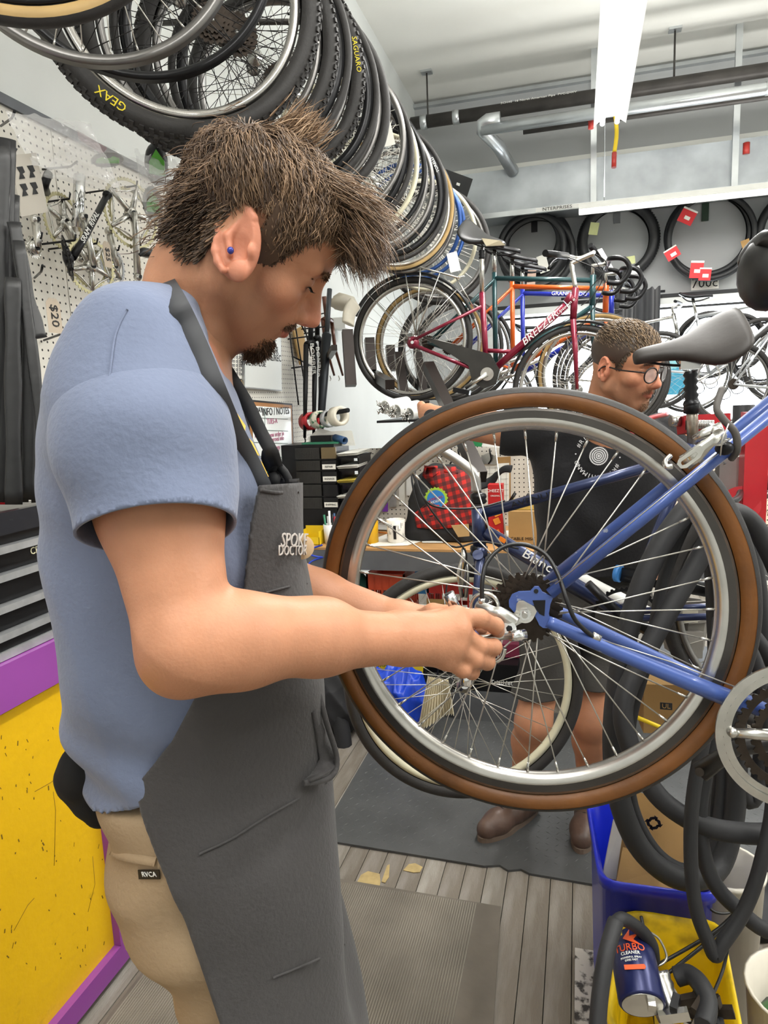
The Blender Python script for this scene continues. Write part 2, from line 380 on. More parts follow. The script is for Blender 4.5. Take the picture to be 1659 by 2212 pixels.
for (u0, v0, pts) in ((800, 1910, [(-45, 25), (-20, -20), (-5, -28), (20, -22), (22, -5), (15, 28), (-10, 32)]), (893, 1875, [(-22, 5), (-10, -8), (4, -10), (20, -2), (14, 9), (0, 10)]), (830, 1885, [(-6, 20), (6, -15), (12, -18), (10, 10), (2, 22)])):
    pa.prism([oz(u0 + a, v0 + b, .0012) for a, b in pts], .0016)
pa.build('bare_patch', m_patch, floor)
# dirty pale metal plate on the floor, right
pw = oz(1270, 2060, .0)
pl = one(MB().bx(pw.x - .035, pw.x + .3, 1.28, 1.78, .001, .03), 'floor_plate', mat('dirty_plate', 'b8b2a8', .6, col2='3c3834', thr=(.5, .62), scale=42, var=0), 'pale plate speckled with black grime under the bins', 'board')
# ================================================================ CEILING SERVICES
m_galv = mat('galvanised', 'c2c6c8', .28, .85, var=.15, scale=4, bump=.15, bscale=8)
m_pipe = mat('black_pipe', '3b3835', .45, .2, var=.3, scale=8)
m_white = mat('white_enamel', 'e8e8e4', .4, var=.03)
m_tube = mat('lit_tube', (1, .99, .96), .5, var=0, emit=7)
for k, (ax, lx, ly, lz, ln, pw) in enumerate(LAMPS):
    t = thing('ceiling_lamp', ['bright fluorescent strip lamp hanging lengthwise above the middle of the shop', 'fluorescent strip lamp hanging across, below the metal duct', 'fluorescent strip lamp above the camera', 'fluorescent strip lamp out to the right', 'fluorescent strip lamp over the far right', 'fluorescent strip lamp behind, over the left'][k], 'lamp', (lx, ly, lz))
    fx = V(1, 0, 0) if ax == 'x' else V(0, 1, 0); sx = V(-fx.y, fx.x, 0); c = V(lx, ly, lz)
    hs = MB(); e1 = c - fx * (ln / 2); e2 = c + fx * (ln / 2)
    prof = [(-.1, -.05), (-.035, 0), (.035, 0), (.1, -.05), (.1, -.042), (.035, .012), (-.035, .012), (-.1, -.042)]
    hs.add([e + sx * a + V(0, 0, b) for e in (e1, e2) for a, b in prof], [(i, (i + 1) % 8, (i + 1) % 8 + 8, i + 8) for i in range(8)] + [(0, 1, 2, 3, 4, 5, 6, 7)[::-1], tuple(range(8, 16))])
    hs.build('housing', m_white, t)
    for s_ in (-.045, .045): MB().cyl(e1 + sx * s_ - V(0, 0, .035), e2 + sx * s_ - V(0, 0, .035), .016, n=10).build('lamp_tube', m_tube, t)
    for e in (e1 + fx * .2, e2 - fx * .2): MB().cyl(e + V(0, 0, .01), V(e.x, e.y, ZC), .003, n=5).build('hanger', m_galv, t)
# pipes along the back
def pipe_x(name, u0, v0, u1, v1, Y, r, m, label, joints=()):
    a = oy(u0, v0, Y); b = oy(u1, v1, Y); z = (a.z + b.z) / 2; a.z = b.z = z; b.x = XR - .02
    t = thing(name, label, 'pipe', a); MB().cyl(a, b, r, n=16).build('pipe_run', m, t)
    for f in joints:
        p = a + V(f, 0, 0); MB().cyl(p - V(.03, 0, 0), p + V(.03, 0, 0), r * 1.12, n=16).build('coupling', m_galv if r > .04 else m, t)
    return t, a
t, a = pipe_x('drain_pipe', 888, 258, 1659, 162, 6.75, .055, m_pipe, 'thick black drain pipe with printed lettering, highest of the ceiling pipes', (.12, .42))
text('SCH40  16 North American Pipe  PVC-DWV', 'print', m_white, t, a + V(1.15, -.05, .04), (1, 0, 0), (0, .5, .8), .035)
for q in ((905, 118), (1448, 100)): p = oz(q[0], q[1], ZC); MB().cyl(V(p.x, 6.75, a.z), V(p.x, 6.75, ZC), .008, n=6).build('hanger_rod', m_pipe, t); MB().bx(p.x - .05, p.x + .05, 6.71, 6.79, ZC - .02, ZC).build('anchor', m_galv, t)
t2, a2 = pipe_x('vent_tube', 1040, 262, 1659, 212, 6.35, .045, m_galv, 'shiny galvanised round vent tube with a bent end', (1.1, 2.2))
p0_ = oy(1045, 262, 6.35); p1_ = oy(1108, 370, 6.9)
MB().tube([p0_ + V(.14, 0, 0), p0_ + V(.03, 0, 0), p0_ + V(-.01, 0, -.02), p0_ + V(-.015, .02, -.06), p0_.lerp(p1_, .5) + V(-.0, 0, 0), p1_], .056, 16).build('elbow', m_galv, t2)
t3, a3 = pipe_x('gas_pipe', 1130, 262, 1659, 232, 6.55, .026, m_pipe, 'thin black pipe running just below the shiny vent tube', ())
for uu in (1285, 1655):
    p = oz(uu, 180, ZC)
t4, a4 = pipe_x('sprinkler_pipe', 1000, 392, 1659, 330, 6.95, .03, m_pipe, 'lowest black pipe, lying along the top of the duct', (.9,))
pp = V(oy(1276, 250, 6.55).x, 6.45, a3.z - .02)
MB().cyl(pp, pp - V(0, 0, .07), .022, n=10).build('red_valve', mat('red_metal', 'a02a22', .4, var=.1), t3)
pv = oy(1612, 325, 6.9); MB().cyl(pv + V(0, 0, .06), pv - V(0, 0, .03), .028, n=10).build('red_valve', MATS['red_metal'], t4)
one(MB().bx(XL, XR, 7.34, 7.4, 4.44, 4.47), 'wall_conduit', m_galv, 'thin grey conduit where the ceiling meets the back wall', 'conduit')
# rectangular duct
da = oy(1000, 462, 6.9)
dt = thing('air_duct', 'dull galvanised rectangular air duct across the back of the room', 'duct', da)
MB().bx(da.x - .1, XR - .02, 6.9, 7.36, 3.24, 3.62).build('duct_body', mat('duct_metal', 'a9aeb2', .38, .7, var=.25, scale=3, bump=.2, bscale=6), dt)
MB().bx(da.x - .1, XR - .02, 6.87, 6.9, 3.2, 3.245).build('flange', m_galv, dt)
for xx in (.1, 1.25, 2.6): MB().bx(xx, xx + .05, 6.86, 6.9, 3.21, ZC).build('strap', m_galv, dt)
sg = MB().bx(-.38, .0, 6.862, 6.87, 3.205, 3.24).build('label_strip', m_white, dt)
text('NTERPRISES', 'print', m_blk, dt, V(-.19, 6.86, 3.222), (1, 0, 0), (0, 0, 1), .04, sx=1.25)
# beam where the wall steps and speaker box
struct('trim_1', MB().bx(XL, XR, 7.2, 7.4, 3.66, 3.75), m_ceil)
sp = thing('speaker_box', 'small black speaker box high on the left wall past the wheels', 'speaker', P(975, 400, 6.0))
c = P(975, 402, 6.0); MB().cyl(c, V(XL + .002, c.y, c.z + .1), .02).build('bracket', m_blk, sp); MB().box(c, (.3, .24, .16), (.9, .3, -.35), (.2, 0, 1)).build('case', m_blk, sp); MB().box(c + V(.08, -.13, -.03), (.03, .01, .02), (.9, .3, -.35), (.2, 0, 1)).build('badge', m_white, sp)
# power cord with red plug hanging from lamp 1
c0 = P(1329, 250, 4.9); c1 = P(1327, 330, 4.9)
cd = thing('power_plug', 'yellow cable with a red plug dangling from the lengthwise lamp', 'cable', c0)
MB().tube(spl([P(1320, 228, 4.9), c0, P(1332, 290, 4.9), c1], 5), [.014] * 16, 8).build('yellow_cable', mat('yellow_plastic', 'e2c21c', .5, var=.05), cd)
MB().cyl(c1, P(1326, 362, 4.9), .017, n=10).build('red_plug', MATS['red_metal'], cd)
# black curtain
cv = MB(); ca = oy(1352, 640, 7.25); cb = oy(1425, 640, 7.25); n = 60
vs = []
for k in range(n + 1):
    f = k / n; xx = ca.x - .12 + (cb.x - ca.x + .12) * f; yy = 7.22 + .035 * math.sin(f * 30)
    vs += [(xx, yy, 2.5 + .012 * math.sin(f * 40)), (xx, yy + .01, .03)]
cv.add(vs, [(2 * k, 2 * k + 2, 2 * k + 3, 2 * k + 1) for k in range(n)], True)
cu = cv.build('curtain', mat('charcoal_cloth', '2f3033', .9, var=.1, sheen=.2)); md = cu.modifiers.new('s', 'SOLIDIFY'); md.thickness = .006
tag(cu, 'charcoal curtain hanging at the left part of the shop window', 'curtain')
MB().cyl((ca.x - .6, 7.28, 2.47), (cb.x + .05, 7.28, 2.47), .012).build('rod', m_blk, cu)
# ================================================================ WHEELS
m_tyre = mat('tyre_rubber', '2b2928', .6, var=.2, scale=20, bump=.2, bscale=120)
m_tan = mat('tan_sidewall', '6c4219', .45, var=.3, scale=14, bump=.15, bscale=90)
m_gum = mat('gum_sidewall', 'a78a58', .6, var=.15)
m_rim = mat('rim_alloy', 'c0bdb8', .25, .95, var=.15, scale=18)
m_rimg = mat('rim_grey', '7f7d7b', .35, .9, var=.1)
m_rimb = mat('rim_black', '1b1b1d', .3, .4, var=.1)
m_rimc = mat('rim_cream', 'cfcab0', .45, .1, var=.1)
m_rimbl = mat('rim_blue', '274a86', .35, .4, var=.1)
m_spk = mat('spoke_steel', 'c9c6be', .3, .85, var=0)
m_spkb = mat('spoke_dark', '2c2b2b', .4, .6, var=0)
m_hub = mat('hub_alloy', 'b9b8b4', .25, .95, var=.1)
m_blackm = mat('black_metal', '1c1c1e', .35, .5, var=.15)
m_cog = mat('cog_steel', '3a322b', .45, .7, var=.3, scale=60)
m_sil = mat('silver_part', 'c6c4be', .25, .95, var=.12, scale=40)
m_chrome = mat('chrome', 'dcdcdc', .12, 1., var=0)
m_cable = mat('cable_housing', '151516', .4, var=0)
m_wire = mat('steel_wire', 'bdbab2', .3, .9, var=0)
def axes(n):
    n = Vector(n).normalized(); ex = V(0, 0, 1).cross(n).normalized(); ez = n.cross(ex).normalized(); return ex, n, ez
def gear_out(r, teeth, dep=.0045, ph=0.):
    o = []
    for i in range(teeth):
        a = 2 * PI * (i + ph) / teeth; s = 2 * PI / teeth
        for da, rr in ((-.38, r - dep), (-.18, r), (.18, r), (.38, r - dep)): o.append(((rr) * math.cos(a + da * s), rr * math.sin(a + da * s)))
    return o
def circ(r, n, ph=0.): return [(r * math.cos(2 * PI * i / n + ph), r * math.sin(2 * PI * i / n + ph)) for i in range(n)]
def wheel(par, c, n, R=.345, tw=.030, rd=.02, tread=None, side=None, rimm=None, spm=None, nsp=36, indiv=False, knobs=False, hubm=None, hubr=.022, seg=72, tyre=True, sr=.0011, inner=None, nip=False, hw=.03):
    """adds tyre, rim, spokes, hub as children of par; n points to the near side"""
    c = Vector(c); ex, nn, ez = axes(n); rimm = rimm or m_rim; spm = spm or m_spk; tread = tread or m_tyre
    Ro = R - tw * .98; rw = min(max(tw * .36, .0085), .012); tr = tw / 2; Rc = R - tr
    if tyre:
        pr = lambda a0, a1, k, g=0: [(Rc + (tr + g) * math.cos(a0 + (a1 - a0) * i / k), (tr * .98 + g) * math.sin(a0 + (a1 - a0) * i / k)) for i in range(k + 1)]
        if side is None: MB().lathe(c, nn, pr(-2.5, 2.5, 12), seg, ref=ex).build('tyre', tread, par)
        else:
            MB().lathe(c, nn, pr(-1.12, 1.12, 6, .0006), seg, ref=ex).build('tread', tread, par)
            MB().lathe(c, nn, pr(1.08, 2.55, 5), seg, ref=ex).lathe(c, nn, pr(-2.55, -1.08, 5), seg, ref=ex).build('sidewall', side, par)
        if knobs:
            kb = MB(); K = 88
            for i in range(K):
                for j, (b, rr) in enumerate(((-.75, 0), (-.28, .5), (.28, 0), (.75, .5))):
                    a = 2 * PI * (i + rr) / K; d = ex * math.cos(a) + ez * math.sin(a); t = -ex * math.sin(a) + ez * math.cos(a)
                    o = d * math.cos(b) + nn * math.sin(b); kb.box(c + d * Rc + o * (tr + .0015), (.011, .010, .006), ex=t, ez=o)
            kb.build('tread_knobs', tread, par, kind='stuff')
    mr = MB().lathe(c, nn, [(Ro, rw), (Ro - rd * .65, rw * .95), (Ro - rd, rw * .45), (Ro - rd * 1.02, 0), (Ro - rd, -rw * .45), (Ro - rd * .65, -rw * .95), (Ro, -rw), (Ro - .004, 0)], seg, ref=ex, closedprof=True)
    mr.build('rim', rimm, par)
    Ri = Ro - rd
    MB().lathe(c, nn, [(.0, .052), (.005, .052), (.005, .04), (.012, .04), (.012, hw + .004), (hubr, hw + .003), (hubr, hw - .001), (.013, hw - .004), (.011, 0), (.013, -hw + .004), (hubr, -hw + .001), (hubr, -hw - .003), (.012, -hw - .004), (.012, -.04), (.005, -.04), (.005, -.052), (0, -.052)], 20, ref=ex).build('hub', hubm or m_hub, par)
    sp = MB(); nb = MB(); first = None
    for i in range(nsp):
        th = 2 * PI * i / nsp; sd = 1 if i % 2 else -1; q = 1 if (i // 2) % 2 else -1
        ah = th + q * 1.15
        a = c + (ex * math.cos(ah) + ez * math.sin(ah)) * hubr * .93 + nn * (sd * hw); b = c + (ex * math.cos(th) + ez * math.sin(th)) * Ri
        if indiv: MB().tube([a, b], sr, 5).build('spoke', spm, par)
        else: sp.tube([a, b], sr, 4, caps=False)
        if nip: nb.cyl(b + (a - b).normalized() * .016, b, .0019, .0024, n=6)
    if not indiv: sp.build('spokes', spm, par, kind='stuff')
    if nip: nb.build('nipples', m_sil, par, kind='stuff')
def saddle(par, tail, nose, up, W=.15, m=None, name='saddle', H=.045):
    tail = Vector(tail); nose = Vector(nose); f = (nose - tail); L = f.length; f.normalize(); up = Vector(up); up = (up - f * up.dot(f)).normalized(); w = f.cross(up)
    S_ = [(0, .30, .012, .010), (.03, .42, .022, .022), (.12, .5, .012, .04), (.28, .49, .0, .05), (.42, .36, -.004, .046), (.56, .20, -.004, .036), (.75, .14, .0, .032), (.92, .13, .002, .03), (.985, .10, -.004, .024), (1.0, .05, -.012, .01)]
    vs = []; k = 16
    for t, ww, zz, sk in S_:
        ww *= W; p = tail + f * (L * t) + up * (zz - .0)
        for i in range(k):
            a = 2 * PI * i / k; ca, sa = math.cos(a), math.sin(a)
            x_ = ww * (abs(ca) ** .8) * (1 if ca > 0 else -1); z_ = (.010 * sa if sa > 0 else 0) - (abs(ca) ** 6) * sk * .25 - (sk * .55 * abs(sa) ** .4 if sa < 0 else 0)
            vs.append(p + w * x_ + up * z_)
    fs = [(i * k + j, i * k + (j + 1) % k, (i + 1) * k + (j + 1) % k, (i + 1) * k + j) for i in range(len(S_) - 1) for j in range(k)]
    mb = MB().add(vs, fs, True); mb.f += [tuple(range(k))[::-1], tuple(range((len(S_) - 1) * k, len(S_) * k))]; mb.sm += [True, True]
    o = mb.build(name, m or mat('saddle_vinyl', '1f1e1d', .38, var=.12, scale=8, bump=.1, bscale=60), par)
    md = o.modifiers.new('s', 'SUBSURF'); md.levels = md.render_levels = 1
    r = MB()
    for s_ in (-1, 1): r.tube(spl([tail + f * L * .12 + w * s_ * .045 - up * .012, tail + f * L * .3 + w * s_ * .022 - up * .045, tail + f * L * .6 + w * s_ * .02 - up * .045, tail + f * L * .9 + w * s_ * .006 - up * .02], 5), .0035, 8)
    r.build('saddle_rails', m_blackm, par)
    return o
# ================================================================ FOREGROUND BIKE
RC = V(-.08, 1.097, 1.219); RN = nrm(2.4, 3.7); RX, _, RZ = axes(RN)
def F(u, v, o=0.): return opl(u, v, RC + RN * o, RN)
m_blue = mat('periwinkle_paint', '4a66b8', .35, var=.15, scale=30, coat=.3, col2='4a66b8', thr=(0, 1)) if 0 else mat('periwinkle_paint', '3d5596', .38, .1, var=0, scale=60, coat=.4, col2='8f99ad', thr=(.70, .715))
fb = thing('road_bike', 'periwinkle blue bike with tan-wall rear wheel being worked on in front', 'bicycle', (RC.x, RC.y, 0))
rw = MB().cyl(RC - RN * .068, RC + RN * .068, .005).build('rear_wheel', m_hub, fb)
MB().lathe(RC, RN, [(.312, .0118), (.297, .0122)], 128, ref=RX).lathe(RC, RN, [(.297, -.0122), (.312, -.0118)], 128, ref=RX).build('brake_track', mat('brake_track', '4b4845', .35, .7, var=.2, scale=10), rw)  # darkened brake track: the silver rim's dark reflection is put into its colour
wheel(rw, RC, RN, .345, .034, .032, side=m_tan, nsp=36, indiv=True, sr=.0012, seg=128, hubr=.024, nip=True, hw=.028)
for i, (r, t, o) in enumerate(((.057, 28, .020), (.0505, 24, .0255), (.044, 21, .031), (.038, 18, .0365), (.033, 16, .042), (.0285, 14, .047))):
    MB().prism(gear_out(r, t, .005, i * .37), .0022, RC + RN * o, RX, RZ).build('cog', m_cog, rw)
MB().cyl(RC + RN * .01, RC + RN * .05, .021, n=20).build('freewheel_body', m_cog, rw)
valve = RC + (RX * math.cos(2.62) + RZ * math.sin(2.62)) * .292
MB().cyl(valve, valve - (valve - RC).normalized() * .04, .003, .002).build('valve', m_sil, rw)
for (aa, s_) in ((-1.9, 'ROAD  TYRE'), (-.02, 'CHENG  SHIN'), (-2.7, '700')):
    d = RX * math.cos(aa) + RZ * math.sin(aa); t_ = -RX * math.sin(aa) + RZ * math.cos(aa)
# stays
tb = lambda a, b, r, nm, m=None, n=14: MB().cyl(a, b, r, r if not isinstance(r, tuple) else r[1], n=n).build(nm, m or m_blue, fb)
c1 = 860; c2 = 1140; kk = .2652
tb(F(1188, 1283, .062), F(1700, 868, .024), .0088, 'seat_stay')
tb(F(1175, 1262, -.062), F(1712, 828, -.024), .0088, 'seat_stay')
MB().tube([F(1182, 1342, .062), F(1195, 1348, .061), F(1330, 1408, .055), F(1480, 1470, .045), F(1612, 1524, .04)], [.0088, .0098, .0105, .0125, .0135], 14).build('chain_stay', m_blue, fb)
MB().tube([F(1190, 1318, -.062), F(1215, 1325, -.062), F(1440, 1432, -.05), F(1650, 1535, -.035)], [.0088, .0098, .0105, .0125], 14).build('chain_stay', m_blue, fb)
pb = [(905, 640), (903, 590), (925, 545), (980, 520), (1075, 515), (1110, 478), (1145, 478), (1175, 522), (1225, 545), (1265, 560), (1240, 620), (1228, 700), (1245, 770), (1215, 815), (1180, 812), (1150, 790), (1140, 765), (1100, 690), (1020, 640), (950, 690)]
MB().prism([F(c1 + kk * a, c2 + kk * b, .0625) for a, b in pb], .006).build('dropout', m_blue, fb)
MB().prism([F(c1 + kk * a, c2 + kk * b, -.062) for a, b in pb], .006).build('dropout', m_blue, fb)
hgr = [(965, 615), (985, 590), (1020, 590), (1110, 640), (1130, 680), (1100, 740), (1030, 760), (990, 780), (900, 830), (880, 790), (930, 720), (960, 670)]
MB().prism([F(c1 + kk * a, c2 + kk * b, .069) for a, b in hgr], .005).build('derailleur_hanger', m_sil, fb)
nc = F(1134, 1326, .072)
MB().prism([(.0095 * math.cos(i * PI / 3 + .2), .0095 * math.sin(i * PI / 3 + .2)) for i in range(6)], .009, nc, RX, RZ).build('axle_nut', m_chrome, fb)
MB().cyl(nc - RN * .005, nc + RN * .012, .0045, n=12).build('axle_end', m_sil, fb)
MB().cyl(F(1134, 1326, .0655), F(1134, 1326, .071), .014, n=24).build('washer', m_sil, fb)
# holes in the dropout
MB().cyl(F(1158, 1277, .064), F(1158, 1277, .0662), .0035).build('eyelet', m_blackm, fb)
MB().prism([F(c1 + kk * a, c2 + kk * b, .0662) for a, b in ((1095, 592), (1200, 590), (1192, 720), (1150, 700), (1110, 640))], .001).build('cutout', m_blackm, fb)
# rear derailleur
rd = MB().tube(spl([F(1032, 1312, .075), F(1055, 1322, .085), F(1085, 1335, .09), F(1110, 1352, .09)], 5), [(.012, .009)] * 8 + [(.015, .01)] * 8, 16, flat=RZ).build('rear_derailleur', m_sil, fb)
MB().cyl(F(1100, 1358, .07), F(1100, 1358, .102), .0105, n=20).build('pivot_bolt', m_chrome, rd); MB().cyl(F(1100, 1358, .10), F(1100, 1358, .1035), .005, n=6).build('hex_socket', m_blackm, rd)
MB().lathe(F(1048, 1308, .06), RN, [(.020, 0), (.023, .003), (.024, .008), (.020, .012), (.018, .008)], 26).build('derailleur_arm', m_sil, rd)
MB().cyl(F(1041, 1306, .08), F(1041, 1292, .08), .0055, n=12).build('barrel_adjuster', m_sil, rd)
MB().tube(spl([F(1090, 1400, .06), F(1085, 1418, .06), F(1072, 1428, .06), F(1060, 1424, .06)], 5), .004, 8).build('cage_hook', m_sil, rd)
MB().tube(spl([F(1041, 1298, .08), F(1042, 1255, .075), F(1052, 1215, .06), F(1085, 1183, .04), F(1130, 1176, .03), F(1175, 1195, .035), F(1205, 1240, .06), F(1222, 1290, .078), F(1240, 1335, .08), F(1262, 1360, .07), F(1283, 1376, .062)], 8), .0034, 8).build('shift_cable', m_cable, fb)
MB().cyl(F(1278, 1372, .06), F(1296, 1381, .059), .0062, n=12).build('cable_stop', m_sil, fb)
MB().tube([F(1292, 1380, .06), F(1450, 1430, .055), F(1625, 1498, .05)], .0011, 5).build('shift_wire', m_wire, fb)
MB().tube([F(1200, 1262, .075), F(1430, 1075, .066), F(1560, 972, .06)], .001, 5).build('brake_wire', m_wire, fb)
# chainring, bottom bracket, cranks
BB = F(1722, 1592, .0)
def bbp(o): return F(1722, 1592, o)
MB().cyl(bbp(-.035), bbp(.035), .02, n=20).build('bottom_bracket', m_blue, fb)
for (r, t, o) in ((.101, 50, .058), (.083, 40, .052), (.062, 30, .047)):
    N_ = t * 4; MB().ring(gear_out(r, t, .004), circ(r - .014, N_), .003, bbp(o), RX, RZ).build('chainring', m_sil if r > .09 else m_cog, fb)
MB().ring(circ(.1075, 90), circ(.097, 90), .004, bbp(.063), RX, RZ).build('chain_guard', m_sil, fb)
sp_ = MB()
for i in range(5):
    a = 2 * PI * i / 5 + .62; d = RX * math.cos(a) + RZ * math.sin(a); sp_.tube([bbp(.058) + d * .015, bbp(.058) + d * .086], [.010, .007], 10); sp_.ball(bbp(.062) + d * .084, .008)
sp_.build('spider', m_sil, fb)
MB().tube([bbp(.065), bbp(.07) + RX * .16 + RZ * .03], [.015, .011], 12, flat=RN).build('crank_arm', m_sil, fb)
MB().tube([bbp(-.05), F(1585, 1618, -.07), F(1512, 1668, -.075)], [.016, .0125, .0165], 12, flat=RN).build('crank_arm', mat('dull_black_alloy', '3a3938', .4, .5), fb)
MB().cyl(F(1511, 1668, -.06), F(1511, 1668, -.056), .007).build('pedal_eye', m_cog, fb)
# seat tube and the rest beyond the frame edge
ST = bbp(0) + RX * .2 * 0; stt = F(1900, 690, 0)
tb(bbp(0), stt, .0145, 'seat_tube'); HT = bbp(0) + RX * .62 + RZ * .42; tb(bbp(0), HT, .016, 'down_tube'); tb(stt, HT + RZ * .12, .0145, 'top_tube'); tb(HT - RZ * .02, HT + RZ * .15, .018, 'head_tube')
frh = RC + RX * 1.02; MB().tube([HT, HT - RZ * .1 + RX * .03, frh], .013, 10).build('fork', m_blue, fb)
fwh = MB().cyl(frh - RN * .05, frh + RN * .05, .005).build('front_wheel', m_hub, fb); wheel(fwh, frh, RN, .345, .034, .019, side=m_tan)
tb(stt, F(1775, 610, 0), .0135, 'seat_post', m_sil)
sd_ = saddle(fb, F(1612, 560, .0), F(1860, 560, .0), RZ, .19, H=.06); md = sd_
MB().ball(F(1658, 590, .01), .046, 16, (.85, 1.3, 1.15)).build('saddle_padding', MATS['saddle_vinyl'], fb)
# cantilever brake on the seat stays
bk = F(1575, 960, .05)
br = MB().tube([F(1478, 1000, .085), F(1500, 985, .09), F(1535, 955, .09), F(1560, 940, .08)], [(.012, .004), (.011, .005), (.008, .006), (.010, .008)], 12, flat=(0, 0, 1)).build('rear_brake', m_sil, fb)
sl = [(1462, 1003), (1470, 1012), (1482, 1011), (1512, 988), (1522, 970), (1512, 962), (1498, 968), (1468, 990)]; si = [(1470, 1000), (1473, 1005), (1480, 1003), (1500, 989), (1506, 980), (1502, 976), (1496, 980), (1472, 996)]
q = [F(a, b, .095) for a, b in sl]; qi = [F(a, b, .095) for a, b in si]
mbb = MB(); n_ = len(q); mbb.add([p + RN * .003 for p in q] + [p + RN * .003 for p in qi] + [p - RN * .003 for p in q] + [p - RN * .003 for p in qi], [f for i in range(n_) for f in ((i, (i + 1) % n_, n_ + (i + 1) % n_, n_ + i), (2 * n_ + i, 3 * n_ + i, 3 * n_ + (i + 1) % n_, 2 * n_ + (i + 1) % n_), (i, 2 * n_ + i, 2 * n_ + (i + 1) % n_, (i + 1) % n_), (n_ + i, n_ + (i + 1) % n_, 3 * n_ + (i + 1) % n_, 3 * n_ + i))]); mbb.build('slotted_arm', m_sil, br)
MB().tube(spl([F(1448, 985, .05), F(1437, 997, .06), F(1440, 1008, .07), F(1452, 1008, .07)], 5), .004, 8).build('pad_hook', m_sil, br)
spr = [F(1540, 962, .075) + (RX * math.cos(a) + RN * math.sin(a)) * .011 + (RX * .4 + RZ * .35) * (a / 40 * .03) for a in [k * .5 for k in range(64)]]
MB().tube(spr, .0016, 5).build('return_spring', m_sil, br)
MB().tube([F(1500, 950, .07), F(1520, 938, .075), F(1552, 925, .07), F(1562, 945, .07)], [.006, .007, .009, .006], 10).build('brake_arm', m_sil, br)
MB().cyl(F(1535, 925, .06), F(1552, 938, .085), .008).build('clamp_bolt', m_sil, br)
MB().ball(F(1565, 968, .055), .013, 10, (1, 1, .8)).build('boss', m_blackm, br)
MB().tube(spl([F(1560, 840, .03), F(1548, 880, .05), F(1562, 905, .055), F(1588, 935, .055), F(1592, 972, .05), F(1580, 990, .03)], 6), .0052, 8).build('cable_noodle', mat('worn_rubber', '4c4844', .6), br)
MB().tube([F(1556, 985, .09), F(1560, 950, .09), F(1574, 915, .09)], .001, 5).build('brake_cable', m_wire, br)
# ---------------------------------------------------------------- three way socket wrench in the hand
m_wr = mat('blue_dipped', '26336a', .35, var=.1)
wc = P(1018, 1380, .935)
wt = thing('three_way_wrench', 'blue three-way socket wrench with silver sockets held in the mechanic’s fist'.replace('’', "'"), 'wrench', wc)
for (u, v, d, hot) in ((968, 1282, .93, 0), (1134, 1372, .955, 1), (1006, 1482, .925, 0)):
    e = P(u, v, d); q = e + (wc - e).normalized() * .022; MB().cyl(wc, q, .0045 if hot else .0055, n=10).build('arm', m_wr if not hot else m_sil, wt)
    MB().cyl(q, e, .0072, .0082, n=14).build('socket', m_chrome, wt); MB().cyl(e, e + (e - wc).normalized() * .0006, .0058, n=6).build('socket_mouth', m_blackm, wt)
MB().ball(wc, .013, 10).build('boss', m_wr, wt)
# ================================================================ SECOND BIKE, IN THE STAND
BN = V(0, -1, 0); BP = V(0, 1.88, 0)
def G(u, v, o=0.): return opl(u, v, BP + BN * o, BN)
m_navy = mat('navy_paint', '2b3558', .3, .35, var=.15, scale=20, coat=.4)
m_wtxt = mat('white_print', 'e6e6e2', .5, var=0); m_btxt = mat('black_print', '101012', .5, var=0)
bb = thing('hybrid_bike', 'dark blue bike clamped in the red stand behind the tan-wall wheel', 'bicycle', (0.1, 1.88, 0))
def bt(a, b, r, nm, m=None, r2=None): return MB().cyl(a, b, r, r2, n=14).build(nm, m or m_navy, bb)
fh = V(-.318, 1.88, .745); FN = nrm(14, 5)
fw = MB().cyl(fh - FN * .05, fh + FN * .05, .005).build('front_wheel', m_hub, bb)
wheel(fw, fh, FN, .345, .037, .018, rimm=m_rimc, nsp=36, indiv=True, seg=110, sr=.0011)
BBk = G(1350, 1328); hT = G(1032, 1095); hB = G(1036, 1180)
bt(G(1040, 1110), G(1545, 968), .0145, 'top_tube'); bt(G(1048, 1148), BBk, .019, 'down_tube'); bt(hT, hB, .0185, 'head_tube')
bt(BBk, G(1497, 960), .0145, 'seat_tube'); MB().cyl(BBk + V(0, -.035, 0), BBk + V(0, .035, 0), .021).build('bottom_bracket', m_navy, bb)
RH = BBk + V(.43, 0, .04)
for s_ in (-1, 1):
    bt(BBk + V(.02, s_ * .03, 0), RH + V(0, s_ * .06, 0), .009, 'chain_stay'); bt(G(1499, 985, s_ * .02), RH + V(0, s_ * .06, 0), .008, 'seat_stay')
    crown = G(1036, 1192); MB().tube([crown + V(0, s_ * .035, .0), G(1036, 1225, s_ * .045), G(1026, 1330, s_ * .05), G(1010, 1440, s_ * .052), fh + V(0, -s_ * .055, 0)], [.015, .0135, .012, .010, .008], 12).build('fork_blade', m_navy, bb)
MB().cyl(G(1036, 1180), G(1036, 1200), .022).build('fork_crown', m_navy, bb)
for v0 in (1078, 1190): MB().lathe(G(1033, v0), (0, 0, 1), [(.012, .018), (.021, .014), (.023, .006), (.020, .0), (.024, -.006), (.02, -.012)], 20).build('headset_cup', m_blackm, bb)
for (u, v) in ((1004, 1480),): MB().cyl(G(u, v, .05), G(u, v, .075), .011).build('hub_nut', m_chrome, bb)
RHn = nrm(0); rw2 = MB().cyl(RH - V(0, .05, 0), RH + V(0, .05, 0), .005).build('rear_wheel', m_hub, bb)
wheel(rw2, RH, (0, -1, 0), .345, .037, .018, rimm=m_rimg, nsp=32)
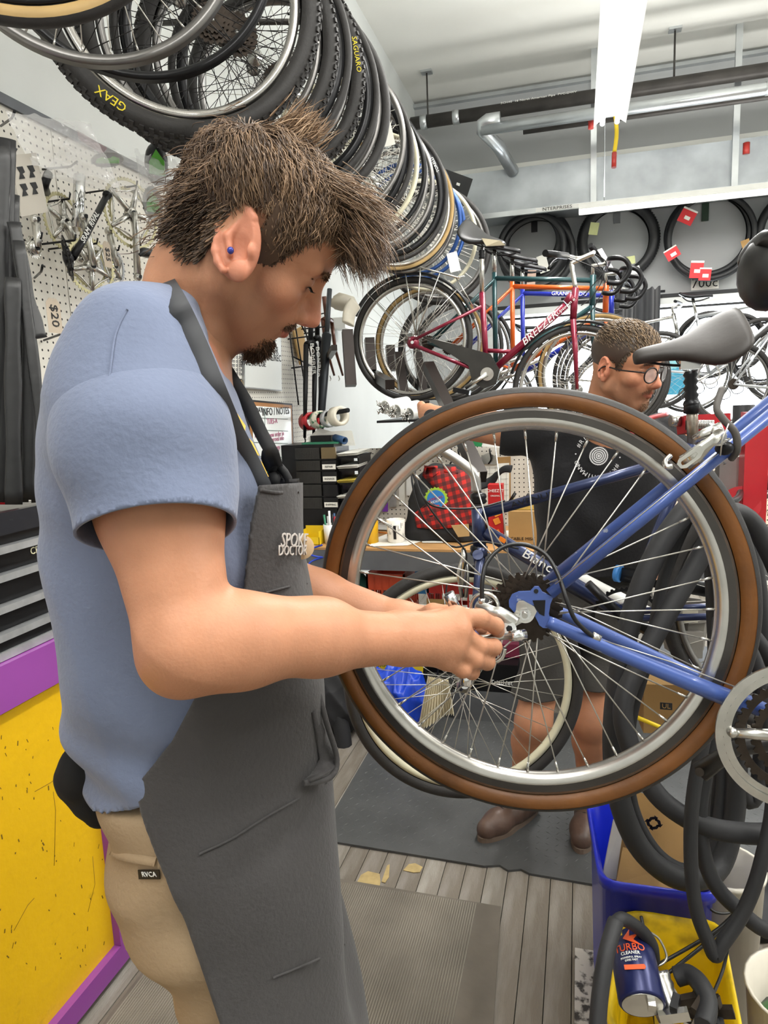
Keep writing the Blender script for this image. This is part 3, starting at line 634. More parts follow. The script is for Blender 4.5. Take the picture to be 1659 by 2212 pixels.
# quill stem and bar
MB().tube([G(1031, 1080), G(1028, 1020)], .0115, 12).build('stem_quill', m_sil, bb)
MB().tube(spl([G(1029, 1062), G(1026, 1030), G(1012, 1012), G(975, 985), G(935, 962)], 5), .014, 14).build('stem', mat('alloy_satin', 'a9a7a3', .4, .8), bb)
bc = G(932, 960); MB().cyl(bc + V(0, -.03, 0), bc + V(0, .03, 0), .02).build('bar_clamp', MATS['alloy_satin'], bb)
b0 = bc; bars = spl([bc + V(.0, -.03, 0), P(929, 935, 1.78), P(930, 905, 1.6)], 5)
MB().tube(bars, .0125, 12).build('handlebar', MATS['alloy_satin'], bb); MB().tube(spl([bc + V(0, .03, 0), P(905, 985, 2.1), P(890, 1010, 2.2)], 5), .0125, 12).build('handlebar', m_blackm, bb)
MB().cyl(P(929, 935, 1.78), P(931, 900, 1.58), .017).build('grip', m_blackm, bb)
MB().tube(spl([P(905, 960, 1.85), P(895, 1000, 1.84), P(885, 985, 1.8)], 4), .008, 8).build('brake_lever', m_blackm, bb); MB().ball(P(898, 972, 1.85), .022, 10, (1, 1, 1.2)).build('shifter', m_blackm, bb)
for k, pts in enumerate((((895, 980, 1.84), (890, 1040, 1.82), (915, 1120, 1.82), (975, 1180, 1.85), (1040, 1170, 1.86), (1120, 1185, 1.86)), ((902, 975, 1.83), (898, 1030, 1.8), (930, 1090, 1.78), (1020, 1098, 1.82), (1090, 1082, 1.86)), ((885, 990, 1.85), (905, 1060, 1.82), (960, 1140, 1.83), (1005, 1190, 1.84), (1002, 1230, 1.85)))):
    MB().tube(spl([P(*p) for p in pts], 6), .0028, 6).build('brake_cable', m_cable, bb)
# front brake
fbk = MB().tube([G(1001, 1185, .07), G(1003, 1215, .07), G(1000, 1270, .065)], [.006, .008, .007], 8).build('front_brake', m_sil, bb)
for s_ in (-1, 1): MB().tube([G(1003, 1195, .04 + .0 * s_), G(1000 + 10 * s_, 1240, .05), G(1002 + 4 * s_, 1290, .05)], .006, 8).build('brake_arm', m_sil, fbk)
MB().box(G(1005, 1240, .03), (.06, .012, .014)).build('brake_pad', m_blackm, fbk)
# seatpost with rubber boot, saddle
sp0 = G(1497, 960); sp1 = G(1492, 760)
bt(sp0, G(1494, 865), .0135, 'seat_post', mat('worn_chrome', 'a39a8d', .35, .8, var=.4, scale=60))
MB().lathe(G(1493, 862), (G(1491, 790) - G(1493, 862)).normalized(), [(.018, -.018), (.02, -.012), (.018, -.006)] + [((.0185 if i % 2 else .0135) - i * .0001, i * .0085) for i in range(9)], 18).build('rubber_boot', m_blackm, bb)
MB().box(G(1490, 788), (.045, .03, .022)).build('saddle_clamp', m_sil, bb)
MB().lathe(G(1494, 880), (0, 0, 1), [(.0135, -.016), (.019, -.014), (.019, .014), (.0135, .016)], 18).build('seat_collar', m_blackm, bb)
saddle(bb, G(1618, 712, .0), G(1366, 770, .0), (.0, -.62, .78), .19, mat('brown_vinyl', '2b2623', .5, var=.15, scale=6, bump=.08, bscale=50), H=.05)
# chainset
MB().ring(gear_out(.09, 44), circ(.078, 176), .003, BBk + BN * .05, V(1, 0, 0), V(0, 0, 1)).build('chainring', m_blackm, bb)
MB().tube([BBk + BN * .055, G(1270, 1260, .07) * 1], [.014, .011], 10).build('crank_arm', m_blackm, bb)
# lettering
def tdir(a, b): d = (b - a).normalized(); return d, V(-d.z, 0, d.x) if d.x > 0 else V(d.z, 0, -d.x)
d1, u1 = tdir(G(1040, 1110), G(1545, 968)); text('AVENUE', 'model_print', mat('grey_print', '101114', .4, var=0), bb, G(1150, 1079, .0158), d1, u1, .021, sx=1.5)
d2, u2 = tdir(G(1048, 1148), BBk); text('Bianchi', 'brand_print', m_wtxt, bb, G(1172, 1218, .022), d2, u2, .036, sx=1.15)
text('Bianchi', 'brand_print_core', m_btxt, bb, G(1174, 1219, .0212), d2, u2, .038, th=.0004, sx=1.17)
MB().box(G(1085, 1166, .0195), (.02, .002, .012), ex=d2).build('crest', mat('orange_print', 'e07a1c', .5, var=0), bb)
# ---------------------------------------------------------------- repair stand
m_redm = mat('red_enamel', 'b01822', .35, var=.12, scale=10, coat=.3)
rs = thing('repair_stand', 'red and black repair stand clamping the dark blue bike', 'bike stand', (.42, 1.86, 0))
Gd = 1.87
def K(u, v, d=1.80): return P(u, v, d)
MB().prism([K(1468, 900), K(1568, 895), K(1568, 933), K(1472, 937)], .05).build('clamp_jaw', m_redm, rs)
MB().prism([K(1481, 908, 1.76), K(1500, 906, 1.76), K(1500, 926, 1.76), K(1481, 929, 1.76)], .004).build('jaw_slot', m_cog, rs)
coil = [K(1508 + a * 1.05, 917 + 9 * math.sin(a * 1.9), 1.755 + .010 * math.cos(a * 1.9)) for a in [k * .25 for k in range(130)]]
MB().tube(coil, .002, 5).build('spring', m_sil, rs)
MB().cyl(K(1448, 910), K(1470, 910), .014).build('clamp_pin', m_sil, rs)
MB().tube(spl([K(1440, 895), K(1400, 905, 1.7), K(1370, 925, 1.62), K(1362, 948, 1.6), K(1345, 950, 1.6)], 5), .006, 8).build('handle_rod', m_redm, rs)
MB().cyl(K(1304, 949, 1.6), K(1342, 950, 1.6), .0125, n=16).build('handle_grip', m_chrome, rs)
MB().box(K(1627, 1010, 1.7), (.052, .06, .27), ex=(1, 0, 0), ez=(.03, 0, 1)).build('clamp_body', m_redm, rs)
MB().box(K(1585, 1035, 1.8), (.08, .06, .12)).build('casting', mat('grey_casting', '8b8985', .5, .5), rs)
MB().cyl(K(1560, 1000, 1.78), K(1640, 1004, 1.78), .009).build('shaft', m_sil, rs); MB().cyl(K(1600, 1090, 1.78), K(1600, 1090, 1.70), .045, n=28).build('dial', m_redm, rs)
pst = K(1600, 1050, 1.95)
MB().cyl((pst.x, pst.y, .03), (pst.x, pst.y, 1.5), .028).build('post', m_blackm, rs); MB().cyl((pst.x, pst.y, 1.3), K(1600, 1040, 1.8), .024).build('arm', m_blackm, rs)
MB().cyl((pst.x, pst.y, 0.004), (pst.x, pst.y, .04), .2, n=32).build('base_plate', m_blackm, rs)
# ---------------------------------------------------------------- white bike leaning behind, seen through the wheel
wb = thing('white_bike_tube', 'white and black bike frame with blue caps behind the big wheel', 'bicycle frame', P(1300, 1290, 2.15))
MB().cyl(P(1225, 1235, 2.1), P(1410, 1330, 2.05), .02).build('white_tube', m_white, wb); MB().cyl(P(1215, 1255, 2.12), P(1400, 1360, 2.1), .02).build('black_tube', m_blackm, wb)
for q in ((1225, 1235, 1237, 1241), (1331, 1238, 1341, 1240)): MB().cyl(P(q[0], q[1], 2.1), P(q[2], q[3], 2.09), .026).build('blue_cap', mat('sky_blue', '3d7fc4', .4), wb)
MB().cyl(P(1340, 1240, 2.1), P(1560, 1280, 2.05), .022).build('bar', m_blackm, wb)
# ---------------------------------------------------------------- inner tubes on the stand
m_itube = mat('inner_tube_rubber', '262628', .62, var=.2, scale=8, bump=.15, bscale=60)
def itube(lab, pts, r, closed=True, n=12, flat=None):
    o = MB().tube(spl([P(*p) for p in pts], 7, closed=closed), r, n, closed=closed).build('inner_tube', m_itube)
    tag(o, lab, 'inner tube', 'inner tubes hanging from the stand'); md = None
    return o
itube('fat black inner tube hanging in a wide loop, leftmost on the stand', [(1505, 1085, 1.42), (1420, 1190, 1.42), (1362, 1340, 1.42), (1328, 1540, 1.42), (1333, 1700, 1.42), (1372, 1815, 1.42), (1432, 1880, 1.42), (1500, 1900, 1.43), (1560, 1860, 1.48), (1590, 1700, 1.5), (1580, 1400, 1.5), (1545, 1150, 1.46)], .0225)
itube('slim black inner tube hanging just right of the leftmost one', [(1515, 1090, 1.47), (1440, 1230, 1.47), (1405, 1400, 1.47), (1362, 1560, 1.47), (1362, 1720, 1.47), (1410, 1830, 1.47), (1480, 1878, 1.48), (1540, 1840, 1.5), (1560, 1600, 1.52), (1545, 1300, 1.5)], .0125)
itube('black inner tube crossing down from the middle and curving off right', [(1560, 1110, 1.38), (1515, 1200, 1.4), (1400, 1400, 1.38), (1345, 1540, 1.36), (1400, 1690, 1.34), (1480, 1765, 1.32), (1580, 1797, 1.3), (1700, 1790, 1.3), (1790, 1700, 1.34), (1740, 1400, 1.4), (1640, 1150, 1.4)], .0195)
itube('black inner tube folded to a sharp point above the yellow bucket', [(1560, 1330, 1.3), (1540, 1500, 1.28), (1500, 1700, 1.26), (1492, 1840, 1.25), (1503, 1960, 1.25), (1532, 2040, 1.25), (1545, 2064, 1.25), (1560, 2040, 1.25), (1608, 1965, 1.25), (1645, 1860, 1.25), (1670, 1700, 1.27), (1640, 1450, 1.3)], [.0125] * 84)
itube('black inner tube sweeping from the middle down to the lower right edge', [(1580, 1340, 1.36), (1552, 1550, 1.34), (1512, 1740, 1.32), (1530, 1880, 1.3), (1590, 1960, 1.29), (1680, 2010, 1.28), (1780, 1900, 1.3), (1700, 1500, 1.36)], .0145)
itube('black inner tube hanging straight down behind the wheel rim', [(1540, 1120, 1.55), (1548, 1300, 1.55), (1550, 1480, 1.55), (1520, 1650, 1.55), (1510, 1780, 1.55), (1530, 1800, 1.56), (1560, 1700, 1.58), (1585, 1400, 1.58), (1575, 1150, 1.56)], .0225)
itube('black inner tube in the rightmost bundle beside the rim', [(1575, 1180, 1.5), (1565, 1420, 1.5), (1600, 1700, 1.5), (1640, 1690, 1.5), (1650, 1400, 1.5), (1620, 1180, 1.5)], .0175)
hk = one(MB().tube(spl([P(1500, 1075, 1.44), P(1545, 1090, 1.45), P(1590, 1080, 1.5), P(1600, 1060, 1.75)], 5), .008, 8), 'tube_hook', m_blackm, 'black arm of the stand from which the inner tubes hang', 'hook')
# grey bracket and things seen through the lower right of the wheel
gb = thing('parts_pail', 'grey plastic pail with a paper tag standing behind the inner tubes', 'pail', P(1475, 1380, 1.9))
MB().lathe(P(1478, 1372, 1.9), (0, 0, 1), [(.05, -.04), (.062, .05), (.072, .055), (.07, .09), (.064, .09), (.055, .0)], 8, smooth=False).build('pail_body', mat('grey_plastic', '84807a', .6, var=.15), gb); MB().box(P(1483, 1330, 1.81), (.055, .003, .035), ez=(0.05, 0, 1)).build('tag', mat('tag_paper', 'bdb8a6', .8), gb)
MB().prism([P(1438, 1362, 1.84), P(1512, 1362, 1.84), P(1508, 1418, 1.84), P(1470, 1420, 1.84), P(1466, 1390, 1.84)], .05).build('bracket', MATS['grey_plastic'], gb)
# ---------------------------------------------------------------- boxes behind
m_card = mat('cardboard', '9c7a4a', .8, var=.1, scale=6, bump=.1, bscale=80)
ul = thing('carton', 'cardboard carton with a black square print behind the wheel', 'box', P(1440, 1560, 2.2))
MB().box(P(1440, 1515, 2.2), (.16, .12, .16), ex=(1, .1, 0)).build('carton_body', m_card, ul); MB().prism([P(1426, 1517, 2.05), P(1452, 1519, 2.05), P(1452, 1534, 2.05), P(1426, 1532, 2.05)], .002).build('print', m_btxt, ul); text('UL', 'letters', m_card, ul, P(1439, 1526, 2.04), (1, 0, 0), (0, 0, 1), .02)
ys = one(MB().cyl(P(1377, 1550, 2.0), P(1462, 1586, 2.0), .006), 'yellow_stick', MATS['yellow_plastic'], 'thin yellow rod lying behind the wheel spokes', 'rod')
# ---------------------------------------------------------------- blue bin
def bin_(name, m, top, h, lab, shrink=.86, lip=.018, th=.006):
    """top: list of world rim corners (quad)"""
    t = thing(name, lab, 'bin', (sum((p.x for p in top)) / 4, sum((p.y for p in top)) / 4, 0)); c = sum(top, V(0, 0, 0)) / 4
    def rounded(k, ins=0.):
        out = []
        for i in range(4):
            p = c + (top[i] - c) * k; a = c + (top[i - 1] - c) * k; b = c + (top[(i + 1) % 4] - c) * k; r = .045
            d1 = (a - p).normalized(); d2 = (b - p).normalized(); p = p + (d1 + d2) * ins
            for f in range(6):
                tt = f / 5; out.append(p + d1 * r * (1 - tt) ** 2 + d2 * r * tt ** 2)
        return out
    def loft(levels, nm):
        vs = []; 
        for k, ins, z in levels: vs += [V(q.x, q.y, z) for q in rounded(k, ins)]
        n = 24; fs = [(i * n + j, i * n + (j + 1) % n, (i + 1) * n + (j + 1) % n, (i + 1) * n + j) for i in range(len(levels) - 1) for j in range(n)]
        mb = MB().add(vs, fs, True); return mb
    z0 = h; loft([(shrink, 0, .03), (1, .012, z0 - .03), (1, .004, z0 - .03), (1, .002, z0 - .004), (1, .006, z0), (1, .010, z0 - .004), (1, .016, z0 - .012), (shrink, th, .036)], 'w').build('bin_body', m, t)
    mb = MB().prism([V(q.x, q.y, .03) for q in rounded(shrink, 0)], .008); mb.build('bin_floor', m, t)
    return t, rounded
m_bblue = mat('blue_plastic', '1526b8', .35, var=.08, coat=.2); m_byel = mat('bucket_yellow', 'd8b60e', .4, var=0, scale=11, col2='7a6612', thr=(.54, .72))
zb = .47
tb_ = [oz(1262, 1722, zb), oz(1292, 1902, zb), oz(1560, 1938, zb), oz(1530, 1740, zb)]
bn, _r = bin_('blue_bin', m_bblue, tb_, zb, 'deep blue plastic recycling bin holding flattened cardboard')
zy = .40
ty_ = [oz(1338, 1958, zy), oz(1302, 2225, zy), oz(1622, 2290, zy), oz(1562, 1985, zy)]
by, _r2 = bin_('yellow_bin', m_byel, ty_, zy, 'dirty yellow square bucket full of scrap parts at the bottom right', shrink=.82)
# cardboard in the blue bin
def card(pts, d, lab, nm='cardboard_sheet', m=None, th=.006):
    return one(MB().prism([P(u, v, dd) for u, v, dd in pts], th), nm, m or m_card, lab, 'cardboard', 'flattened cartons in the blue bin')
k1 = card([(1372, 1708, 1.72), (1478, 1745, 1.70), (1478, 1900, 1.66), (1390, 1860, 1.68), (1352, 1800, 1.70)], 0, 'upright brown carton flap with a black recycling mark', th=.008)
k2 = card([(1335, 1725, 1.76), (1375, 1720, 1.76), (1420, 1905, 1.70), (1318, 1905, 1.70)], 0, 'narrow brown carton flap leaning left of the marked one')
k3 = card([(1325, 1770, 1.69), (1350, 1760, 1.69), (1330, 1900, 1.64), (1300, 1895, 1.64)], 0, 'grey white edge of a folded carton at the bin side', m=mat('grey_card', 'a39f9c', .7))
k4 = card([(1345, 1830, 1.66), (1460, 1870, 1.64), (1500, 1935, 1.60), (1330, 1908, 1.62)], 0, 'carton flap lying lowest over the rim of the blue bin')
rc = P(1412, 1778, 1.665); rk = MB()
for i in range(4):
    a = i * PI / 2 + .25; ex = V(math.cos(a), 0, math.sin(a)); ey = V(-math.sin(a), 0, math.cos(a))
    rk.prism([(-.012, .006), (-.004, .014), (.006, .014), (.006, .018), (.013, .010), (.006, .003), (.006, .007), (-.002, .007), (-.007, .002)], .001, rc + ex * .0 + ey * .002, ex, ey)
rk.build('recycling_mark', m_btxt, k1)
# white pail right of the blue bin
wpc = P(1562, 1905, 1.66)
wp = thing('white_pail', 'translucent white pail standing between blue bin and yellow bucket', 'pail', (wpc.x, wpc.y, .0))
MB().lathe((wpc.x, wpc.y, 0), (0, 0, 1), [(.0, .004), (.075, .004), (.088, .42), (.092, .42), (.092, .43), (.084, .43), (.075, .02)], 28).build('pail_body', mat('milky_plastic', 'cfc9bb', .4, var=.08), wp)
MB().tube(spl([P(1515, 1935, 1.56), P(1540, 1968, 1.53), P(1575, 1972, 1.53), P(1600, 1955, 1.55)], 6), .003, 6).build('wire_handle', m_cable, wp)
# contents of yellow bucket
wdA, wdB = P(1388, 2172, 1.185), P(1364, 2048, 1.27)
wd_ = thing('aerosol_can', 'dark blue aerosol can with orange lettering lying in the yellow bucket', 'spray can', wdA)
ax_ = (wdB - wdA).normalized(); L_ = (wdB - wdA).length
m_can = mat('can_blue', '1e2450', .3, .3, var=.08); m_or = mat('can_orange', 'e2582a', .4, var=0)
MB().lathe(wdA, ax_, [(0, .006), (.032, .005), (.036, .0), (.039, .004), (.039, L_ - .01), (.032, L_ + .006), (.012, L_ + .012), (.012, L_ + .03), (0, L_ + .03)], 28).build('can_body', m_can, wd_)
MB().cyl(wdA + ax_ * .003, wdA - ax_ * .0005, .034, n=28).build('can_bottom', m_sil, wd_)
tc_ = (CAM - (wdA + wdB) / 2).normalized(); tc_ = (tc_ - ax_ * tc_.dot(ax_)).normalized(); tx_ = (tc_.cross(ax_)); tx_ = -tx_ if tx_.dot(_x) < 0 else tx_
for s_, f_, z_, mm in (('TURBO', .78, .017, m_or), ('CLEANER', .68, .008, m_wtxt), ('POWERFUL SPRAY', .60, .0045, m_wtxt), ('DRIES FAST', .55, .0045, m_wtxt)):
    t_ = text(s_, 'print', mm, wd_, wdA + ax_ * L_ * f_ + tc_ * .0405 - tx_ * .004, tx_, ax_, z_)
    for v_ in t_.data.vertices:
        q_ = v_.co + wloc(wd_) - wdA; an_ = q_.dot(tx_) / .0395; r_ = q_.dot(tc_) - .0405 + .0396; v_.co = wdA + ax_ * q_.dot(ax_) + (tc_ * math.cos(an_) + tx_ * math.sin(an_)) * r_ - wloc(wd_)
MB().prism([(-.018, -.004), (.016, -.004), (.018, 0), (.016, .004), (-.018, .004)], .001, wdA + ax_ * L_ * .42 + tc_ * .0402, tx_, ax_).build('orange_bar', m_or, wd_)
MB().prism([(-.012, 0), (.002, .016), (.0, .004), (.016, .008), (.006, -.002), (.02, -.014), (.002, -.006)], .001, wdA + ax_ * L_ * .93 + tc_ * .0405, tx_, ax_).build('star_burst', m_or, wd_)
for k, (a, b, r, nm, lab) in enumerate((((1422, 2100, 1.24), (1455, 2190, 1.2), .019, 'ribbed_sleeve', 'dented silver metal sleeve lying beside the spray can'),)):
    A_, B_ = P(*a), P(*b); ax2 = (B_ - A_).normalized(); L2 = (B_ - A_).length
    one(MB().lathe(A_, ax2, [(r * .8, .004), (r * .95, 0)] + [(r * (1.0 if i % 2 else .9), L2 * i / 9) for i in range(1, 8)] + [(r * 1.1, L2 * .9), (r * 1.15, L2), (r * .6, L2 + .004), (0, L2 + .004)], 22), nm, m_sil, lab, 'metal part')
def scrap(pts, r, lab, m=None, nm='scrap_tube', cat='scrap', closed=False): return one(MB().tube(spl([P(*p) for p in pts], 6, closed), r, 8, closed=closed), nm, m or m_itube, lab, cat)
scrap([(1330, 1990, 1.22), (1310, 2060, 1.18), (1296, 2150, 1.15), (1290, 2230, 1.13)], .014, 'torn black inner tube hanging over the left side of the yellow bucket')
scrap([(1326, 1998, 1.22), (1345, 1985, 1.23), (1385, 2010, 1.25), (1408, 2045, 1.26), (1412, 2080, 1.27)], .012, 'torn black inner tube end draped into the yellow bucket')
scrap([(1595, 1965, 1.3), (1540, 2015, 1.3), (1420, 2085, 1.28)], .0035, 'long black brake cable crossing the yellow bucket', m_cable, 'cable_scrap')
scrap([(1590, 1975, 1.3), (1540, 2025, 1.3), (1440, 2105, 1.26)], .0035, 'second black cable running below the long one in the bucket', m_cable, 'cable_scrap')
scrap([(1395, 2010, 1.28), (1390, 2045, 1.27), (1415, 2085, 1.26), (1440, 2070, 1.27), (1425, 2030, 1.28), (1400, 2012, 1.28)], .0022, 'thin silver wire loop above the metal sleeve', m_wire, 'wire_loop')
scrap([(1385, 1980, 1.3), (1392, 2010, 1.28), (1402, 2030, 1.28)], .0032, 'short black rod standing at the back of the yellow bucket', m_cable, 'cable_scrap')
scrap([(1572, 2050, 1.3), (1560, 2100, 1.28), (1535, 2160, 1.22)], .003, 'thin grey cable bending down the right side of the bucket', m_cable, 'cable_scrap')
scrap([(1460, 2110, 1.24), (1490, 2105, 1.23), (1515, 2130, 1.2), (1530, 2170, 1.17), (1520, 2215, 1.14)], .016, 'curled fat grey hose in the yellow bucket', m_itube)
_sc = []
for k in range(16):
    u = random.uniform(1400, 1560); v = random.uniform(2150, 2230); p = P(u, v, 1.17 + random.uniform(0, .05))
    a = random.uniform(0, 6.28); mb = MB().box(p, (random.uniform(.02, .05), .012, .018), ex=(math.cos(a), math.sin(a), .3)); _sc.append((u, mb, k % 3))
_sc.sort(key=lambda q: q[0])
for k, (u, mb, j) in enumerate(_sc): one(mb, 'scrap_part', (m_cog, m_blackm, m_sil)[j], ('rusty brown', 'black', 'silver')[j] + ' scrap block in the yellow bucket, number %s from its left side' % ('one two three four five six seven eight nine ten eleven twelve thirteen fourteen fifteen sixteen'.split()[k]), 'scrap', 'greasy scrap parts in the yellow bucket')
# clear tub at right bottom
ct = thing('clear_tub', 'frosted clear tub with green and black rags at the bottom right corner', 'tub', oz(1640, 2150, .3))
cp = oz(1668, 2110, .33); MB().lathe((cp.x + .06, cp.y - .03, 0), (0, 0, 1), [(.09, .004), (.115, .33), (.12, .335), (.112, .335), (.088, .01)], 26).build('tub_body', mat('milky_plastic', 'cfc9bb', .4), ct)
MB().ball((cp.x + .06, cp.y - .03, .22), .1, 14, (1, 1, .6)).build('rags', mat('green_black_rag', '1c211e', .5, col2='2f5a2a', thr=(.5, .6), scale=16, var=0, bump=.8, bscale=20), ct)
# ================================================================ WHEELS HUNG ALONG THE LEFT WALL
HC = V(-.955, 0, 2.574)
protos = {}
def wproto(key, **kw):
    t = thing('bicycle_wheel', 'x', 'wheel'); wheel(t, (0, 0, 0), (0, -1, 0), **kw); protos[key] = t; return t
KINDS = dict(
    bare=dict(tyre=False, rimm=m_rimg, rd=.024, tw=.03, nsp=32, spm=m_spk, indiv=True, nip=True, seg=100, sr=.0013),
    blackrim=dict(tyre=False, rimm=m_rimb, rd=.02, tw=.03, nsp=32, spm=m_spkb, indiv=True, seg=100, sr=.0013),
    gumtop=dict(side=m_gum, rimm=m_rimb, rd=.02, tw=.036, nsp=32, spm=m_spkb, seg=90),
    knob=dict(R=.352, tw=.056, knobs=True, rimm=m_rim, rd=.024, nsp=32, spm=m_spkb, indiv=True, seg=110, sr=.0013),
    knob2=dict(R=.345, tw=.05, knobs=True, rimm=m_rimg, rd=.02, nsp=32, spm=m_spkb, seg=90),
    slick=dict(R=.345, tw=.036, rimm=m_rimg, rd=.02, nsp=32, spm=m_spk),
    aero=dict(R=.34, tw=.026, rimm=m_rimb, rd=.03, nsp=24, spm=m_spkb),
    alloy=dict(tyre=False, R=.345, rimm=m_rimg, rd=.02, tw=.03, nsp=32, spm=m_spk),
    cream=dict(tyre=False, R=.345, rimm=m_rimc, rd=.02, tw=.03, nsp=32, spm=m_spk),
    blackb=dict(tyre=False, R=.34, rimm=m_rimb, rd=.02, tw=.03, nsp=32, spm=m_spkb),
    gum=dict(R=.345, tw=.028, side=m_gum, rimm=m_rim, rd=.018, nsp=32, spm=m_spk),
    blue=dict(R=.33, tyre=False, tw=.03, rimm=m_rimbl, rd=.02, nsp=32, spm=m_spk))
RUN = [(1.22, 'gumtop', 29, (-.06, .05), 'black tyre with tan sidewall, nearest of the hung wheels, cut by the top left corner'),
       (1.40, 'bare', 28, (-.03, .02), 'bare silver-grey rim with bright spokes, second of the hung wheels'),
       (1.52, 'blackrim', 28, (.0, .035), 'bare black rim with dark spokes behind the silver rim'),
       (1.71, 'knob', 29, (0, 0), 'knobby mountain tyre with yellow lettering on a silver rim above the bags'),
       (1.87, 'knob2', 30, (0, -.012), 'second knobby tyre just behind the yellow-lettered one'),
       (1.99, 'aero', 30, (.01, .01), 'black rimmed wheel behind the knobby tyres'),
       (2.13, 'knob2', 30, (.0, 0.01), 'knobby tyre whose tread shows right of the parting of the hair'),
       (2.26, 'aero', 31, (.02, .0), 'deep black rim beside the knobby treads'),
       (2.38, 'slick', 31, (.02, .0), 'smooth black tyre with a broad silver shine, last before the gap'),
       (2.78, 'alloy', 26, (.0, .02), 'grey rim standing out first after the gap, right of the hair'),
       (2.86, 'aero', 24, (-.01, .0), 'black rim with yellow sticker inside the grey rim'),
       (3.02, 'cream', 26, (0, 0), 'cream rim behind the yellow-stickered black rim'),
       (3.12, 'blackb', 28, (.02, 0), 'black rim, sixth from the far end of the row'.replace('sixth', 'eleventh')),
       (3.22, 'alloy', 28, (.0, 0), 'alloy rim just past the eleventh black one'),
       (3.32, 'alloy', 28, (.01, 0), 'dull grey rim half way along the far group of hung wheels'),
       (3.42, 'blackb', 29, (.0, 0), 'thin black rim beyond the dull grey one'),
       (3.52, 'aero', 28, (.02, 0), 'deep black rim with white lettering near the far end'),
       (3.62, 'cream', 28, (.0, 0), 'whitish rim with pale spokes near the far end of the row'),
       (3.74, 'gum', 28, (.01, 0), 'gum-walled tyre near the far end carrying a large sprocket'),
       (3.86, 'alloy', 28, (.02, -.02), 'silver rim between the last gum-walled tyre and the blue rims'),
       (3.98, 'blue', 28, (.05, -.03), 'first of the two blue rims'),
       (4.08, 'blue', 30, (.06, -.04), 'second blue rim, behind the first'),
       (4.22, 'cream', 28, (.09, -.07), 'white rim beyond the blue ones'),
       (4.34, 'slick', 28, (.13, -.11), 'farthest black tyre at the end of the hung row')]
used = set(); WH = []
for k, (y, key, yaw, (dx, dz), lab) in enumerate(RUN):
    if key not in protos: wproto(key, **KINDS[key])
    n = nrm(yaw); ex, nn, ez = axes(n); c = V(HC.x + dx, y, HC.z + dz)
    rot = random.uniform(0, 6); ex2 = ex * math.cos(rot) + ez * math.sin(rot); ez2 = -ex * math.sin(rot) + ez * math.cos(rot)
    M = basisM(c, ex2, -nn, ez2)
    if key in used: o = copy_tree(protos[key], None, M)
    else: o = protos[key]; o.matrix_world = M; used.add(key)
    tag(o, lab, 'wheel', 'wheels hung in a row along the left wall'); WH.append((o, c, ex, nn, ez))
def on_wheel(k, uv, s, r, ang, col, size, flip=1):
    o, c, ex, nn, ez = WH[k]; d = ex * math.cos(ang) + ez * math.sin(ang); t = -ex * math.sin(ang) + ez * math.cos(ang)
    p = c + d * r + nn * uv; bpy.context.view_layer.update()
    t_ = text(s, 'tyre_lettering', col, o, V(0, 0, 0), (1, 0, 0), (0, 1, 0), size)
    Mw = basisM(p, t * flip, -d * -flip if flip < 0 else -d, nn) if 0 else basisM(p, (t * flip), nn.cross(t * flip), nn)
    t_.data.transform(o.matrix_world.inverted() @ Mw @ Matrix.Translation(wloc(o))); t_['label'] = 'yellow tyre lettering' if s != 'TORELLI' else 'white rim lettering'
m_ylw = mat('yellow_print', 'e8d21e', .5, var=0)
on_wheel(3, .0275, 'GEAX', .322, -2.17, m_ylw, .030, -1)
on_wheel(6, .0255, 'SAGUARO', .318, .12, m_ylw, .022, -1)
on_wheel(16, .0135, 'TORELLI', .30, .45, m_wtxt, .02)
# sprocket on one far wheel, rotors on two near hubs
def hub_disc(k, r, o_, m, teeth=22):
    o, c, ex, nn, ez = WH[k]; mb = MB().prism(gear_out(r, teeth), .004, c + nn * o_, ex, ez).prism(gear_out(r * .8, teeth - 4), .004, c + nn * (o_ + .006), ex, ez).prism(gear_out(r * .6, teeth - 7), .004, c + nn * (o_ + .012), ex, ez)
    bpy.context.view_layer.update(); g = mb.build('sprockets', m); g.parent = o; g.matrix_parent_inverse = o.matrix_world.inverted()
for k, r in ((4, .055), (5, .06), (10, .05), (18, .065), (7, .05)): hub_disc(k, r, .035, m_cog)
rl = one(MB().cyl((HC.x, .9, HC.z + .345), (HC.x, 4.6, HC.z + .345), .012), 'hanging_rail', m_pipe, 'black rail with hooks holding the row of wheels', 'rail')
for k, (o, c, ex, nn, ez) in enumerate(WH):
    MB().tube(spl([c.xyz * 1 + V(HC.x - c.x, 0, HC.z - c.z + .345), V(c.x, c.y, c.z + .33), V(c.x + .01, c.y + .02, c.z + .275), V(c.x, c.y, c.z + .262)], 3), .003, 5).build('hook', m_blackm, rl)
for yy in (1.2, 2.6, 4.4): MB().cyl((HC.x, yy, HC.z + .345), (XL, yy, HC.z + .45), .01).build('bracket', m_pipe, rl)
# tags and paper hanging among the wheels
m_paper = mat('paper_white', 'e6e4dc', .8, var=.05)
for (u, v, d, w, h, lab) in ((980, 566, 3.7, .055, .10, 'white price tag on the far wheels beside the black saddle'), (828, 275, 2.62, .06, .14, 'tall white tag among the wheels after the gap'), (968, 622, 3.9, .04, .08, 'small white tag below the far wheels')):
    p = P(u, v, d); one(MB().prism([(-w / 2, -h / 2), (w / 2, -h / 2), (w / 2, h / 2), (-w / 2, h / 2)], .001, p, V(.95, .3, .2), V(-.2, 0, .98)), 'price_tag', m_paper, lab, 'tag', 'paper tags on the hung wheels')
m_film = None
